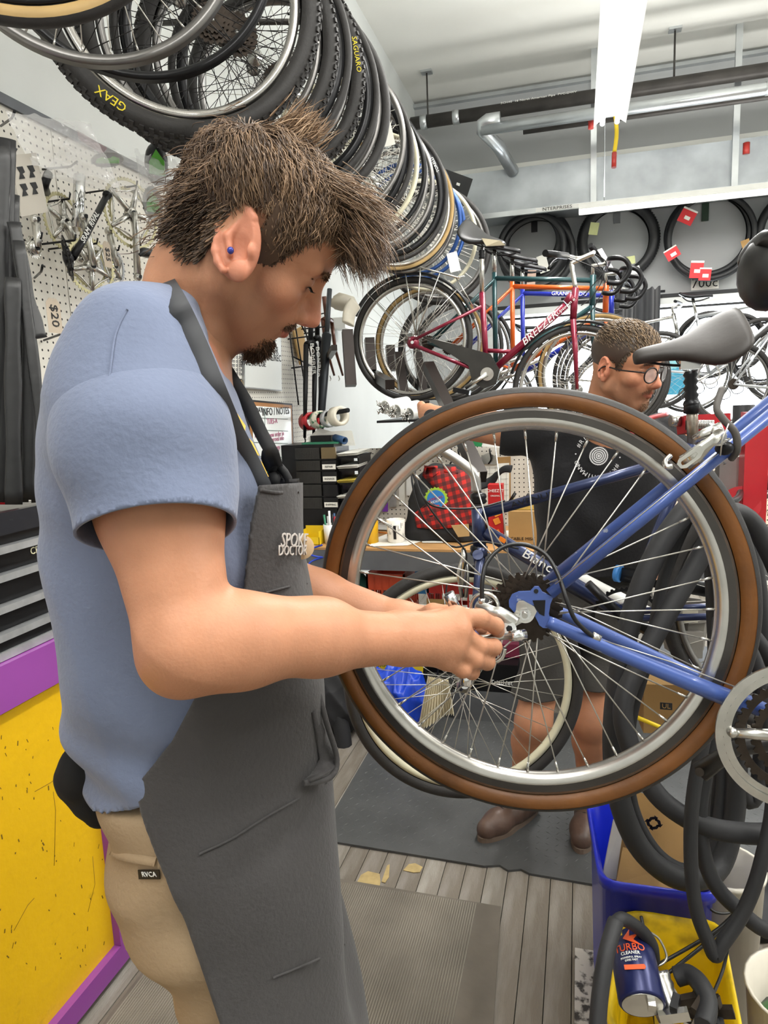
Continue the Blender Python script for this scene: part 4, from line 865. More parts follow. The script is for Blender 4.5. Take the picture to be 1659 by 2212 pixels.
# ================================================================ LEFT WALL
def pegmat(name, holes=.0254, hr=.0036, plane='yz', col='ddd9cf'):
    m = mat(name, col, .55, var=.08, scale=3); N = m.node_tree.nodes; L = m.node_tree.links; b = N['Principled BSDF']
    tc = N.new('ShaderNodeTexCoord'); sx = N.new('ShaderNodeSeparateXYZ'); L.new(tc.outputs['Object'], sx.inputs[0]); ds = []
    for ax in plane:
        a = N.new('ShaderNodeMath'); a.operation = 'DIVIDE'; a.inputs[1].default_value = holes; L.new(sx.outputs[ax.upper()], a.inputs[0])
        f = N.new('ShaderNodeMath'); f.operation = 'FRACT'; L.new(a.outputs[0], f.inputs[0]); g = N.new('ShaderNodeMath'); g.operation = 'SUBTRACT'; g.inputs[1].default_value = .5; L.new(f.outputs[0], g.inputs[0])
        h = N.new('ShaderNodeMath'); h.operation = 'POWER'; h.inputs[1].default_value = 2; ab = N.new('ShaderNodeMath'); ab.operation = 'ABSOLUTE'; L.new(g.outputs[0], ab.inputs[0]); L.new(ab.outputs[0], h.inputs[0]); ds.append(h)
    s = N.new('ShaderNodeMath'); s.operation = 'ADD'; L.new(ds[0].outputs[0], s.inputs[0]); L.new(ds[1].outputs[0], s.inputs[1])
    lt = N.new('ShaderNodeMath'); lt.operation = 'LESS_THAN'; lt.inputs[1].default_value = (hr / holes) ** 2; L.new(s.outputs[0], lt.inputs[0])
    mx = N.new('ShaderNodeMix'); mx.data_type = 'RGBA'; L.new(lt.outputs[0], mx.inputs[0]); src = b.inputs['Base Color'].links[0].from_socket; L.new(src, mx.inputs[6]); mx.inputs[7].default_value = (.012, .011, .01, 1); L.new(mx.outputs[2], b.inputs['Base Color'])
    return m
m_peg = pegmat('pegboard_left', .0254)
pg = thing('pegboard', 'white perforated board covering the left wall, hung with cranksets', 'pegboard', (-1.59, 2.5, .95))
for a, b in ((.3, 1.97), (1.974, 3.19), (3.194, 4.12)): MB().bx(-1.598, -1.585, a, b, .9, 2.43).build('panel', m_peg, pg)
MB().bx(-1.6, -1.575, .3, 4.12, 2.43, 2.46).build('top_strip', mat('grey_strip', '55585c', .5, .3), pg)
# ---- cabinet and tool chest
m_pur = mat('purple_paint', '8c4494', .38, var=.1, scale=4, coat=.2); m_yel = mat('yellow_board', 'dcae0a', .45, var=.1, scale=10, bump=.35, bscale=45, col2='b08a10', thr=(.63, .72))
cbt = thing('cabinet', 'purple framed cabinet with a scratched yellow side panel', 'cabinet', (-1.4, .8, 0))
MB().bx(-1.58, -1.25, -.6, 1.53, .02, 1.0).build('carcass', m_pur, cbt)
MB().bx(-1.2495, -1.244, -.52, 1.455, .06, .92).build('yellow_panel', m_yel, cbt)
MB().bx(-1.2495, -1.222, -.6, 1.535, .905, 1.01).build('top_rail', m_pur, cbt); MB().bx(-1.2495, -1.222, -.6, 1.535, .025, .085).build('bottom_rail', m_pur, cbt)
MB().bx(-1.2495, -1.222, 1.445, 1.535, .086, .904).build('stile', m_pur, cbt)
MB().bx(-1.5, -1.25, -.5, 1.5, .0, .024).build('plinth', m_blk, cbt)
sc = MB()
for pts in (((30, 1860), (60, 1805), (74, 1790)), ((115, 1560), (120, 1600), (117, 1720)), ((75, 1560), (110, 1540), (130, 1525)), ((190, 1820), (205, 1760), (200, 1700))):
    sc.tube([ox(u, v + 150, -1.2438) for u, v in pts], .0007, 4)
for _ in range(70): u, v = random.uniform(0, 235), random.uniform(1560, 2100); p = ox(u, v, -1.2438); sc.box(p, (.001, random.uniform(.001, .003), random.uniform(.003, .012)), ez=(0, random.uniform(-.6, .6), 1))
sc.build('scratches', mat('scratch_brown', '6e560e', .7), cbt, kind='stuff')
tb2 = thing('tool_chest', 'black and silver tool chest with shallow drawers on the purple cabinet', 'tool chest', (-1.4, 1.0, 1.01))
m_ts = mat('brushed_silver', 'b4b6b8', .4, .6, var=.2, scale=20)
MB().bx(-1.57, -1.262, .5, 1.47, 1.012, 1.335).build('chest_body', m_blackm, tb2)
MB().bx(-1.262, -1.24, .5, 1.475, 1.29, 1.34).build('lid_edge', mat('worn_black', '23242a', .45, .4, col2='55585a', thr=(.6, .7), var=0, scale=14), tb2)
zz = 1.265
for k, h in enumerate((.05, .058, .05, .045)):
    dr = MB().bx(-1.2615, -1.246, .5, 1.465, zz - h + .006, zz - .014).build('drawer', m_blackm, tb2)
    MB().bx(-1.2615, -1.236, .5, 1.468, zz - .016, zz).build('drawer_rail', m_ts, dr)
    if k == 0: text('CRAFTSMAN', 'drawer_lettering', mat('cream_print', 'd8d2b0', .5, var=0), dr, V(-1.245, 1.385, zz - .030), (0, 1, 0), (0, 0, 1), .024, sx=.95)
    zz -= h + .012
MB().bx(-1.262, -1.238, .5, 1.47, 1.012, 1.03).build('base_edge', m_ts, tb2)
one(MB().cyl(ox(8, 1090, -1.3), ox(8, 1040, -1.3), .03, n=20), 'red_canister', m_redm, 'red canister standing on the tool chest at the left edge', 'canister')
# ---- bundle of black tubes / straps at far left
bd = [((-5, 300), (-10, 700), (-20, 1080), 24), ((15, 300), (15, 700), (10, 1085), 16), ((22, 420), (35, 720), (45, 1085), 17), ((30, 480), (60, 640), (88, 730), 14), ((45, 560), (62, 760), (60, 1080), 15), ((15, 500), (48, 780), (84, 1085), 13), ((28, 600), (28, 820), (30, 1090), 16), ((40, 520), (75, 800), (98, 1020), 11), ((5, 400), (0, 800), (-5, 1085), 15)]
for k, (a, b, c, w) in enumerate(bd):
    dd = 1.33 + .012 * (k % 3) - .02 * (k > 5); pts = spl([P(*a, dd), P(*b, dd), P(*c, dd)], 6)
    rr = w * dd / 1500
    o = MB().tube(pts, [(rr * (1 + .12 * math.sin(i * 1.3 + k)), rr * .25) for i in range(len(pts))], 12, flat=tuple(ray(30, 700).cross(V(0, 0, 1)).normalized())).build('rubber_tube', mat('flat_rubber', '1a1a1b', .42, var=.3, scale=9, bump=.3, bscale=25))
    tag(o, ['widest flat black rubber tube at the left picture edge', 'flat black tube second from the left edge', 'flat black tube in the middle of the left bundle', 'short black tube with a slanted cut end', 'glossy flat black tube over the middle of the bundle', 'thin black tube slanting to the lower right', 'black tube hanging behind the glossy one', 'slimmest black tube at the right of the bundle', 'black tube behind the widest one'][k], 'tube', 'flat rubber tubes hanging above the tool chest')
one(MB().tube([P(-20, 330, 1.36), P(30, 330, 1.36), P(34, 320, 1.36)], .004, 6).cyl(P(0, 330, 1.36), V(-1.585, P(0, 330, 1.36).y, P(0, 330, 1.36).z), .004), 'peg_hook', m_blackm, 'black pegboard hook holding the bundle of rubber tubes', 'hook')
m_crk = m_sil; AX = -1.45
def L_(u, v, X=AX): return ox(u, v, X)
WX_, WZ_ = V(0, 1, 0), V(0, 0, 1)
def crankset(cu, cv, X, R, teeth, rings, arm, lab, ringm, armm, nspi=5, ph=.3, ax=None, grp='cranksets on the left wall'):
    c = L_(cu, cv, X); t = thing('crankset', lab, 'crankset', c, grp)
    n = Vector(ax).normalized() if ax else V(1, 0, 0); a, nn, b = axes(n)
    for i in range(rings):
        r = R * (1 - .24 * i); N_ = int(teeth * (1 - .24 * i)); MB().ring(gear_out(r, N_, .005), circ(r - .011, N_ * 4), .003, c - nn * .008 * i, a, b).build('chainring', ringm, t)
    sp = MB()
    for i in range(nspi):
        an = ph + 2 * PI * i / nspi; d = a * math.cos(an) + b * math.sin(an); sp.tube([c + nn * .002, c + d * (R - .012)], [.011, .006], 8, flat=nn)
        sp.tube(spl([c + (a * math.cos(an) + b * math.sin(an)) * (R * .83), c + (a * math.cos(an + .5) + b * math.sin(an + .5)) * (R * .62), c + (a * math.cos(an + 1.2566) + b * math.sin(an + 1.2566)) * (R * .83)], 4), .003, 6)
    sp.lathe(c, nn, [(.008, .014), (.018, .012), (.02, -.01), (.008, -.012)], 18); sp.build('spider', armm, t)
    e = L_(*arm, X) if len(arm) == 2 else P(*arm)
    MB().tube([c + nn * .012, c + (e - c) * .3 + nn * .016, e + nn * .012], [(.014, .010), (.011, .009), (.013, .008)], 12, flat=b.cross(e - c)).ball(e + nn * .012, .0135, 12).build('crank_arm', armm, t)
    MB().cyl(e + nn * .012, e + nn * .026, .006, n=12).build('pedal_eye', m_blackm, t); MB().cyl(c + nn * .01, c + nn * .016, .009, n=12).build('axle_hole', m_blackm, t)
    bk_ = V(XL + .015, c.y, c.z + R * .75); MB().tube([bk_, V(c.x + .03, c.y, c.z + R * .75), V(c.x + .035, c.y, c.z + R * .75 + .015)], .003, 6).build('peg_hook', m_blackm, t)
    return t
m_brass = mat('pale_ring', 'b5ae88', .35, .55, var=.1)
crankset(283, 462, -1.42, .112, 52, 2, (292, 600), 'bright silver double crankset with the largest chainring, arm hanging down', m_brass, m_sil, ph=1.2, ax=(1, -.25, 0))
crankset(137, 480, -1.50, .085, 42, 1, (165, 560), 'silver chainring half hidden under the pictured card', m_brass, m_sil, ph=.2)
crankset(196, 575, -1.44, .085, 46, 2, (175, 470), 'silver crankset hanging behind the black one', m_brass, m_sil, ph=.9, ax=(1, -.3, 0))
crankset(243, 575, -1.5, .065, 42, 2, (228, 500), 'small dull silver crankset right of the black one', m_ts, m_sil, ph=.5)
ck = crankset(146, 558, -1.36, .06, 38, 1, (222, 422), 'matt black crankset with white lettering on its long arm', m_blackm, m_blackm, ph=.2, ax=(1, .9, .2))
pa_, pb_ = L_(160, 545, -1.345), L_(212, 445, -1.345); dd_ = (pb_ - pa_).normalized()
text('SRAM  RIVAL', 'arm_lettering', m_wtxt, ck, (pa_ + pb_) / 2 + V(.022, -.012, .0), dd_, V(-1, 0, 0).cross(dd_) * -1 if 0 else dd_.cross(V(1, -.2, 0)) * -1, .022)
crankset(72, 535, -1.46, .03, 20, 1, (68, 475), 'plain silver crank arm at the left beside the rubber tubes', m_sil, m_sil, ph=.5)
sp2 = one(MB().cyl(L_(172, 380, -1.47), L_(167, 495, -1.47), .017, n=20), 'seat_post', m_chrome, 'shiny silver seat post hanging between the cranksets', 'seat post')
blk = thing('bottle_cage', 'black curved metal part hanging behind the silver seat post', 'part', L_(102, 400, -1.5)); MB().tube(spl([L_(105, 375, -1.45), L_(96, 400, -1.45), L_(100, 415, -1.5)], 5), .012, 8).build('body', m_blackm, blk)
# card with four small pictures
cd_ = [L_(22, 335, -1.33), L_(78, 330, -1.33), L_(104, 458, -1.33), L_(46, 468, -1.33)]
hc = thing('header_card', 'grey card with four small black pictures clipped to the rubber tubes', 'card', cd_[0]); MB().prism(cd_, .001).build('card_sheet', mat('grey_paper', 'b9b3a8', .8, var=.05), hc)
e1_ = (cd_[1] - cd_[0]); e2_ = (cd_[3] - cd_[0])
for i in (0, 1):
    for j in (0, 1):
        c = cd_[0] + e1_ * (.28 + .4 * i) + e2_ * (.3 + .28 * j) + V(.002, -.001, 0); a_ = e1_ * .14; b_ = e2_ * .1
        MB().prism([c - a_ - b_, c + a_ * .6 - b_, c + a_, c + a_ * .3 + b_ * .2, c + a_ * .8 + b_, c - a_ * .8 + b_, c - a_ * .3], .0008).build('picture', m_btxt, hc)
# tags
def tag_card(name, cu, cv, X, w, h, s, top, lab, tilt=0.):
    c = L_(cu, cv, X); a = V(0, math.cos(tilt), math.sin(tilt)); b = V(0, -math.sin(tilt), math.cos(tilt)); t = thing(name, lab, 'price tag', c)
    MB().prism([(-w / 2, -h / 2), (w / 2, -h / 2), (w / 2, h * .36), (w * .25, h / 2), (-w * .25, h / 2), (-w / 2, h * .36)], .001, c, a, b).build('tag_card', mat('manila', 'b8aa98', .8, var=.04), t)
    MB().tube([c + b * h * .42, L_(*top, X)], .0009, 4).build('string', m_paper, t); text(s, 'handwriting', m_btxt, t, c + V(.0015, 0, 0) , b * -1, a, w * .75)
tag_card('price_tag', 117, 682, -1.42, .055, .095, '$20', (110, 600), 'grey price tag reading $20 hanging from the black crankset')
tag_card('price_tag', 232, 550, -1.36, .035, .075, '$25', (230, 505), 'grey price tag reading $25 by the small dull crankset')
for (u, v, u2, v2, lab) in ((75, 600, 93, 583, 'short black wire hook below the plain crank arm'), (95, 735, 148, 716, 'long black wire hook level with the shoulder'), (92, 366, 168, 358, 'black wire hook running under the clear bags'), (330, 487, 395, 482, 'thin black hook with a brass clip left of the hair'), (2, 272, 33, 250, 'black hook at the upper left above the bags')):
    a = L_(u, v, -1.58); b = L_(u2, v2, -1.42); one(MB().tube([a, a + (b - a) * .8, b + V(0, 0, .012)], .0035, 6), 'peg_hook', m_blackm, lab, 'hook')
gr = thing('tool_handle', 'black grip with blue end hanging left of the neck', 'tool', L_(330, 548, -1.4)); MB().tube(spl([L_(298, 552, -1.4), L_(310, 545, -1.4), L_(340, 552, -1.4), L_(368, 550, -1.4)], 4), [.006, .008, .01, .013, .016, .0165, .0165, .0165, .016, .015, .014, .012, .011], 14).build('grip', m_blackm, gr); MB().cyl(L_(366, 550, -1.4), L_(392, 548, -1.4), .011).build('blue_end', mat('steel_blue', '5f83a0', .4), gr)
# ---- clear bags with grips inside
m_film = mat('clear_film', (.95, .95, .95), .12, var=0, alpha=.24, spec=1.0, coat=1.)
m_film2 = mat('print_film', 'b07a86', .3, var=0, alpha=.25)
def film(cor, lab, seed, nx=44, ny=26, amp=.02, nm='plastic_bag', deep=.04):
    r = np.random.default_rng(seed); c = [P(*q) for q in cor]; t = thing(nm, lab, 'plastic bag', sum(c, V(0, 0, 0)) / 4, 'clear plastic bags hung on the wall')
    ks = r.normal(size=(12, 2)) * 9; ph = r.uniform(0, 6, 12); nn = (c[1] - c[0]).cross(c[3] - c[0]).normalized()
    for side in (-1, 1):
        vs = []
        for j in range(ny + 1):
            for i in range(nx + 1):
                s_, t_ = i / nx, j / ny; p = (c[0] * (1 - s_) + c[1] * s_) * (1 - t_) + (c[3] * (1 - s_) + c[2] * s_) * t_
                h = sum(abs(math.sin(ks[m][0] * s_ + ks[m][1] * t_ + ph[m])) - .6 for m in range(12)) / 5
                e = math.sin(PI * s_) * math.sin(PI * t_); vs.append(p + nn * (side * (deep * e) + amp * h) + (c[3] - c[0]).normalized() * amp * .9 * h * (1 - e))
        MB().add(vs, [(j * (nx + 1) + i, j * (nx + 1) + i + 1, (j + 1) * (nx + 1) + i + 1, (j + 1) * (nx + 1) + i) for j in range(ny) for i in range(nx)], False).build('film', m_film, t)
    return t
f1 = film([(10, 240, 1.72), (190, 265, 1.85), (262, 400, 1.9), (60, 345, 1.74)], 'crumpled clear bag at upper left above the card', 1, amp=.022)
f2 = film([(150, 290, 1.9), (372, 372, 2.05), (345, 440, 2.05), (92, 380, 1.9)], 'crumpled clear bag with red print in the middle of the wall', 2, amp=.02)
MB().prism([P(165, 280, 1.86), P(232, 320, 1.9), P(222, 332, 1.9), P(172, 303, 1.86)], .001).build('red_print', m_film2, f2)
f3 = film([(290, 320, 2.1), (385, 345, 2.2), (375, 470, 2.2), (318, 485, 2.12)], 'clear bag holding a black and green grip', 3, amp=.012)
for q, (u, v, w, h, d, lab) in enumerate(((338, 355, .062, .085, 2.17, 'black ergonomic grip with a green panel inside the clear bag'), (330, 440, .05, .07, 2.19, 'second black and green grip lower in the clear bag'), (232, 345, .085, .025, 2.02, 'flat black and green grip inside the middle bag'))):
    c = P(u, v, d); t = thing('bike_grip', lab, 'grip', c, 'green and black grips in bags'); MB().ball(c, 1, 18, (w * .62, .03, h * .75)).build('grip_body', m_blackm, t)
    hx = [(-w * .4, -h * .3), (w * .38, -h * .42), (w * .4, h * .1), (w * .05, h * .5), (-w * .35, h * .1)]; MB().prism(hx, .006, c + (CAM - c).normalized() * .03, V(.96, .25, 0), V(0, 0, 1)).build('green_panel', mat('leaf_green', '4e9a2a', .5, var=.1), t)
# ---- further along the wall: forks, boards
XF = -1.56
def fork(u0, v0, u1, v1, X, lab, m, wdt=34, leg=.011, susp=True, drop=m_blackm):
    a = L_(u0, v0, X); b = L_(u1, v1, X); t = thing('bicycle_fork', lab, 'fork', a, 'forks hanging on the left wall'); d = (b - a).normalized(); L = (b - a).length; w = V(.35, .93, 0).normalized() * (wdt / 1500 * 4.3 / 2)
    MB().cyl(a, a + d * L * .3, .0145).build('steerer', m, t)
    cr = a + d * L * .3; MB().tube([cr - w, cr - d * .015, cr + w], [.016, .02, .016], 10).build('crown', m, t)
    for s_ in (-1, 1):
        mid = cr + w * s_ + d * L * .35; MB().tube([cr + w * s_, mid, b + w * s_ + (V(.03, 0, 0) if not susp else V(0, 0, 0))], [leg * 1.25, leg * 1.15, leg * .7], 10).build('fork_leg', m, t)
        MB().tube(spl([b + w * s_, b + w * s_ + d * .02 + V(0, .012, 0), b + w * s_ + d * .03 - V(0, .006, 0)], 3), .004, 6).build('dropout', drop, t)
    MB().cyl(cr - d * .05, V(XL + .01, cr.y, cr.z + .04), .004).build('peg', m_blackm, t)
    return t
m_brn = mat('brown_paint', '5a2c16', .3, .2, var=.1, coat=.4)
fork(700, 640, 722, 812, -1.52, 'glossy brown steel fork beside the grey suspension fork', m_brn, 30, .010, False, m_sil)
fk = fork(712, 625, 690, 960, -1.4, 'thick grey suspension fork hanging nearest the bike rack', mat('fork_grey', '43474c', .4, .5, var=.1), 0, .022)
fork(672, 660, 668, 945, -1.45, 'black fork with white lettering hanging on the left wall', m_blackm, 26, .012)
fork(686, 650, 684, 930, -1.5, 'slim black fork between the lettered and grey ones', m_blackm, 20, .009)
for (u, v) in ((676, 775), (688, 782)): 
    p = L_(u, v, -1.42); text('BOMBER', 'fork_lettering', m_wtxt, fk, p, V(0, .05, -1), V(.3, .95, 0), .045)
ra = thing('luggage_rack', 'black wire rear rack hanging on the pegboard in front of a wooden board', 'rack', L_(650, 760, -1.5))
for a, b in (((622, 690), (645, 875)), ((636, 690), (662, 855)), ((622, 700), (640, 690)), ((655, 690), (672, 770)), ((632, 770), (672, 790)), ((630, 795), (668, 790)), ((645, 690), (660, 720))): MB().cyl(L_(*a, -1.52), L_(*b, -1.50), .0045, n=6).build('rod', m_blackm, ra)
MB().prism([L_(633, 715, -1.56), L_(652, 705, -1.56), L_(662, 765, -1.56), L_(648, 788, -1.56)], .01).build('wood_slat', mat('pale_wood', 'c9a56a', .6, var=.1), ra)
def board(cor, X, lab, frame, face, name='whiteboard', th=.012, fw=.018):
    c = [L_(u, v, X) for u, v in cor]; t = thing(name, lab, 'board', c[3]); cc = sum(c, V(0, 0, 0)) / 4
    MB().prism([cc + (p - cc) * 1.0 for p in c], th).build('frame', frame, t)
    MB().prism([cc + (p - cc) * (1 - fw * 6) + V(th / 2 + .001, 0, 0) for p in c], .002).build('face', face, t)
    return t, c
m_wbd = mat('whiteboard_face', 'dfe3e2', .25, var=.03, scale=3)
b1, c1_ = board([(532, 863), (628, 872), (634, 1040), (534, 1040)], -1.56, 'whiteboard in a black and wood frame headed with handwriting, right of the apron strap', m_blk, mat('wood_frame', '9a6a3a', .5), th=.02, fw=.008)
cc = sum(c1_, V(0, 0, 0)) / 4; MB().prism([cc + (p - cc) * .86 + V(.014, 0, 0) for p in c1_], .002).build('white_face', m_wbd, b1)
m_pnk = mat('pink_ink', 'b06a86', .7, var=0)
for k, (u, v, s_, z_, mm) in enumerate(((597, 889, 'INFO / NOTES', .055, m_btxt), (560, 886, 'DAY', .04, m_btxt), (588, 910, 'TUES-A', .04, m_pnk), (556, 912, 'MON', .04, m_pnk), (598, 938, 'new order in', .036, m_pnk), (598, 948, 'approval info', .036, m_pnk), (556, 940, 'TUE', .04, m_pnk), (590, 968, 'appt w/ rep', .038, m_pnk))):
    text(s_, 'handwriting', mm, b1, L_(u, v, -1.543), (0, 1, 0), (0, 0, 1), z_, sx=1.0)
gl = MB()
for v in (902, 928, 955, 985, 1010): gl.tube([L_(546, v, -1.5425), L_(622, v + 3, -1.5425)], .0013, 4)
gl.tube([L_(572, 880, -1.5425), L_(574, 1030, -1.5425)], .0013, 4); gl.build('grid_lines', mat('grid_ink', '55706a', .6, var=0), b1)
MB().bx(-1.54, -1.52, L_(600, 1020).y, L_(600, 1020).y + .1, L_(600, 1022).z, L_(600, 1015).z).build('marker', mat('green_marker', '1d5b46', .5), b1)
b2, c2_ = board([(524, 705), (604, 690), (606, 845), (524, 838)], -1.565, 'frameless grey-edged whiteboard above, with black handwriting', m_ts, m_wbd, th=.016, fw=.005)
for u, v, s_, z_ in ((580, 742, 'SCRAP', .06), (578, 756, 'GLASS FOR', .055), (580, 772, 'DISPOSAL/REC', .05), (548, 785, 'SPARE ROADSIE', .04)): text(s_, 'handwriting', m_btxt, b2, L_(u, v, -1.554), (0, 1, 0), (0, .03, 1), z_)
b3 = one(MB().prism([L_(484, 735, -1.57), L_(522, 742, -1.57), L_(524, 818, -1.57), L_(490, 820, -1.57)], .002), 'paper_note', m_paper, 'white handwritten note pinned left of the frameless whiteboard', 'paper')
for i in range(7): text('go to see of the', 'handwriting', mat('grey_ink', '77777a', .7, var=0), b3, L_(504, 752 + i * 9, -1.568), (0, 1, 0), (0, 0, 1), .03)
cork = one(MB().prism([L_(498, 820, -1.575), L_(522, 822, -1.575), L_(524, 862, -1.575), L_(505, 858, -1.575)], .01), 'wood_board', MATS['pale_wood'], 'small pale wooden board below the pinned note', 'board')
# hanging keys/cables & tape
el = thing('wall_lamp', 'cream emergency lamp with a ribbed lens on the wall by the rack', 'lamp', ox(735, 660, -1.55))
q_ = ox(738, 655, -1.45); MB().tube([ox(720, 655, -1.45), ox(735, 652, -1.4), ox(752, 655, -1.4)], [(.03, .05), (.055, .07), (.05, .06)], 8, flat=(0, 0, 1)).build('lamp_head', mat('cream_plastic', 'd0c9b8', .4, var=.1), el); MB().box(ox(738, 700, -1.54), (.1, .16, .07)).build('lamp_body', m_white, el)
fe = one(MB().tube(spl([P(768, 655, 3.75), P(755, 675, 3.72), P(752, 700, 3.7)], 5), [(.04, .012)] * 11, 10), 'flat_reflector', MATS['cream_plastic'], 'pale curved plastic guard left of the fender tip', 'guard')
# ================================================================ MECHANIC IN FRONT
MF = V(.88, .475, 0).normalized(); MR = V(MF.y, -MF.x, 0)      # facing, and his right side (towards the camera)
M0 = P(420, 1200, .95)
def B(u, v, o=0.): return opl(u, v, M0 + MR * o, MR)
man = thing('person', 'young man in grey-blue t-shirt and dark apron bent over the rear wheel, holding a wrench', 'person', (M0.x, M0.y, 0))
m_skin = mat('skin', (1, 1, 1), .48, vcol=True, var=.10, scale=22, sss=.12, bump=.12, bscale=260, spec=.35)
def ac(p): q = Vector(p) - M0; return q.dot(MF), q.dot(MR), p[2]
def secs(rows, o=0.):
    out = []
    for v, uL, uR, b in rows:
        a = B(uL, v, o); c = B(uR, v, o); m = (a + c) / 2; out.append((m.z, m.x, m.y, (c - a).length / 2, b))
    return out
# ---- head frame
pit = math.radians(40); HF = MF * math.cos(pit) - V(0, 0, 1) * math.sin(pit); HU = MF * math.sin(pit) + V(0, 0, 1) * math.cos(pit)
pit = math.radians(38.4); HF = MF * math.cos(pit) - V(0, 0, 1) * math.sin(pit); HU = MF * math.sin(pit) + V(0, 0, 1) * math.cos(pit)
yw = math.radians(-6.5); HF, HS = HF * math.cos(yw) + MR * math.sin(yw), MR * math.cos(yw) - HF * math.sin(yw)
yw = math.radians(13.1); HS, HU = HS * math.cos(yw) - HU * math.sin(yw), HU * math.cos(yw) + HS * math.sin(yw)
HC0 = V(-.4103, .8439, 1.7488) + MF * .006
def dep(p): return -(RW.transposed() @ (Vector(p) - CAM)).z
HM = [list(HF), list(HS), list(HU)]
def H(x, y, z): return HC0 + HF * x + HS * y + HU * z
def face(Fd, H, HM, jaw=1.0, noseL=1.0, ear=None, eyes=True):
    E = lambda x, y, z, r, k=.01, op='u': Fd.ell(H(x, y, z), r, HM, k, op)
    Cp = lambda a, b, ra, rb, k=.01, op='u': Fd.cap(H(*a), H(*b), ra, rb, k, op)
    E(-.008, 0, .048, (.100, .075, .084)); E(.045, 0, .045, (.05, .060, .05), .02); E(.045, 0, -.03, (.046, .056, .07), .03)
    E(.036, 0, -.056, (.045, .045, .035), .02); E(.074, 0, -.086 * jaw, (.016, .021, .016), .022); E(.080, 0, -.040, (.020, .029, .026), .02)
    for s in (1, -1):
        E(.056, s * .047, -.012, (.023, .017, .016), .02)
        Cp((-.004, s * .056, -.005), (.0, s * .054, -.046), .016, .016, .02); Cp((.0, s * .054, -.046), (.066, s * .016, -.088 * jaw), .017, .015, .025)
        Cp((.089, s * .008, .034), (.076, s * .044, .034), .009, .007, .014)
        E(.0965, s * .034, .018, (.0135, .018, .0115), .012, 's')
        E(.0725, s * .0345, .017, (.0145, .0155, .0140), .006)
        Cp((.0876, s * .023, .0105), (.0824, s * .0475, .0095), .0030, .0024, .0015, 's')
        Cp((.0865, s * .022, .0240), (.080, s * .047, .0225), .0014, .0012, .002, 's')
        E(.100, s * .0125, -.025, (.0105, .0075, .0085), .006)
    Cp((.093, 0, .022), (.111 * noseL, 0, -.010), .0075, .009, .012); E(.1135 * noseL, 0, -.019, (.0125, .0115, .0105), .008); Cp((.09, 0, -.018), (.106, 0, -.024), .012, .010, .01)
    for s in (1, -1):
        E(.108 * noseL, s * .0065, -.0315, (.006, .0034, .0042), .003, 's')
        Cp((.0985, 0, -.0445), (.084, s * .024, -.0500), .0062, .003, .004); Cp((.0965, 0, -.0560), (.084, s * .021, -.0545), .0068, .003, .004)
        Cp((.105, 0, -.0503), (.084, s * .027, -.0520), .0013, .0010, .0015, 's')
def ear_(Fd, c, e1, e2, e3, L=.045):
    """c centre, e1 up, e2 forward, e3 outward"""
    M = [list(e1), list(e2), list(e3)]; k = L / .045
    Fd.ell(c, (.043 * k, .027 * k, .0085 * k), M, .006); Fd.ell(c - e3 * .008 + e2 * .006, (.03 * k, .016 * k, .014), M, .008)
    Fd.ell(c + e3 * .0085 + e1 * .006 * k, (.032 * k, .018 * k, .0058), M, .003, 's'); Fd.ell(c + e3 * .006 - e1 * .008 * k + e2 * .003 * k, (.017 * k, .012 * k, .009), M, .004, 's')
    pts = [c + e1 * (math.cos(a) * .040 * k) + e2 * (math.sin(a) * -.0245 * k) + e3 * .005 for a in [x * .35 - .9 for x in range(11)]]
    Fd.chain(pts, [.0042 * k] * 11, .003)
    Fd.chain([c + e1 * .022 * k + e2 * .003 + e3 * .003, c + e1 * .004 * k - e2 * .010 * k + e3 * .004, c - e1 * .016 * k - e2 * .006 * k + e3 * .004], [.0035, .0045, .0035], .004)
    Fd.ell(c - e1 * .034 * k + e2 * .004 + e3 * .001, (.012 * k, .011 * k, .006), M, .006); Fd.ell(c - e1 * .012 * k + e2 * .017 * k + e3 * .003, (.008, .005, .006), M, .004)
lo = [min(H(x, y, z)[i] for x in (-.12, .13) for y in (-.1, .1) for z in (-.12, .14)) - .02 for i in range(3)]; hi = [max(H(x, y, z)[i] for x in (-.12, .13) for y in (-.1, .1) for z in (-.12, .14)) + .02 for i in range(3)]
lo[2] -= .14
FH = Field(lo, hi, .0017); face(FH, H, HM, noseL=1.02)
nb0, nb1 = B(425, 610, 0), B(372, 770, 0)
FH.chain([H(-.035, 0, .0), nb0, nb1, nb1 + (nb1 - nb0) * .6], [.058, .056, .064, .08], .03)
FH.chain([H(-.025, .062, -.02), B(440, 720, .045), B(452, 790, .02)], [.012, .012, .012], .02); FH.chain([H(.035, 0, -.06), B(462, 720, 0)], [.02, .02], .03)
e1 = (H(-.022, .08, .012) - H(-.022, .08, -.02)); ed_ = dep(H(-.012, .083, .005)); ec = P(513, 521, ed_)
e1 = (P(507, 440, ed_ + .003) - P(496, 600, ed_)).normalized(); e3 = (MR + MF * -.32 + V(0, 0, .05)).normalized(); e2 = e1.cross(e3).normalized(); e2 = e2 if e2.dot(MF) > 0 else -e2; e3 = e3 if (e3.dot(MR) > 0) else -e3
ear_(FH, ec, e1, e2, e3, .0465)
ec2 = H(-.012, -.083, .005); ear_(FH, ec2, e1, e2, (e3 - MR * 2 * e3.dot(MR)).normalized(), .0465)
vh, fh_ = FH.mesh()
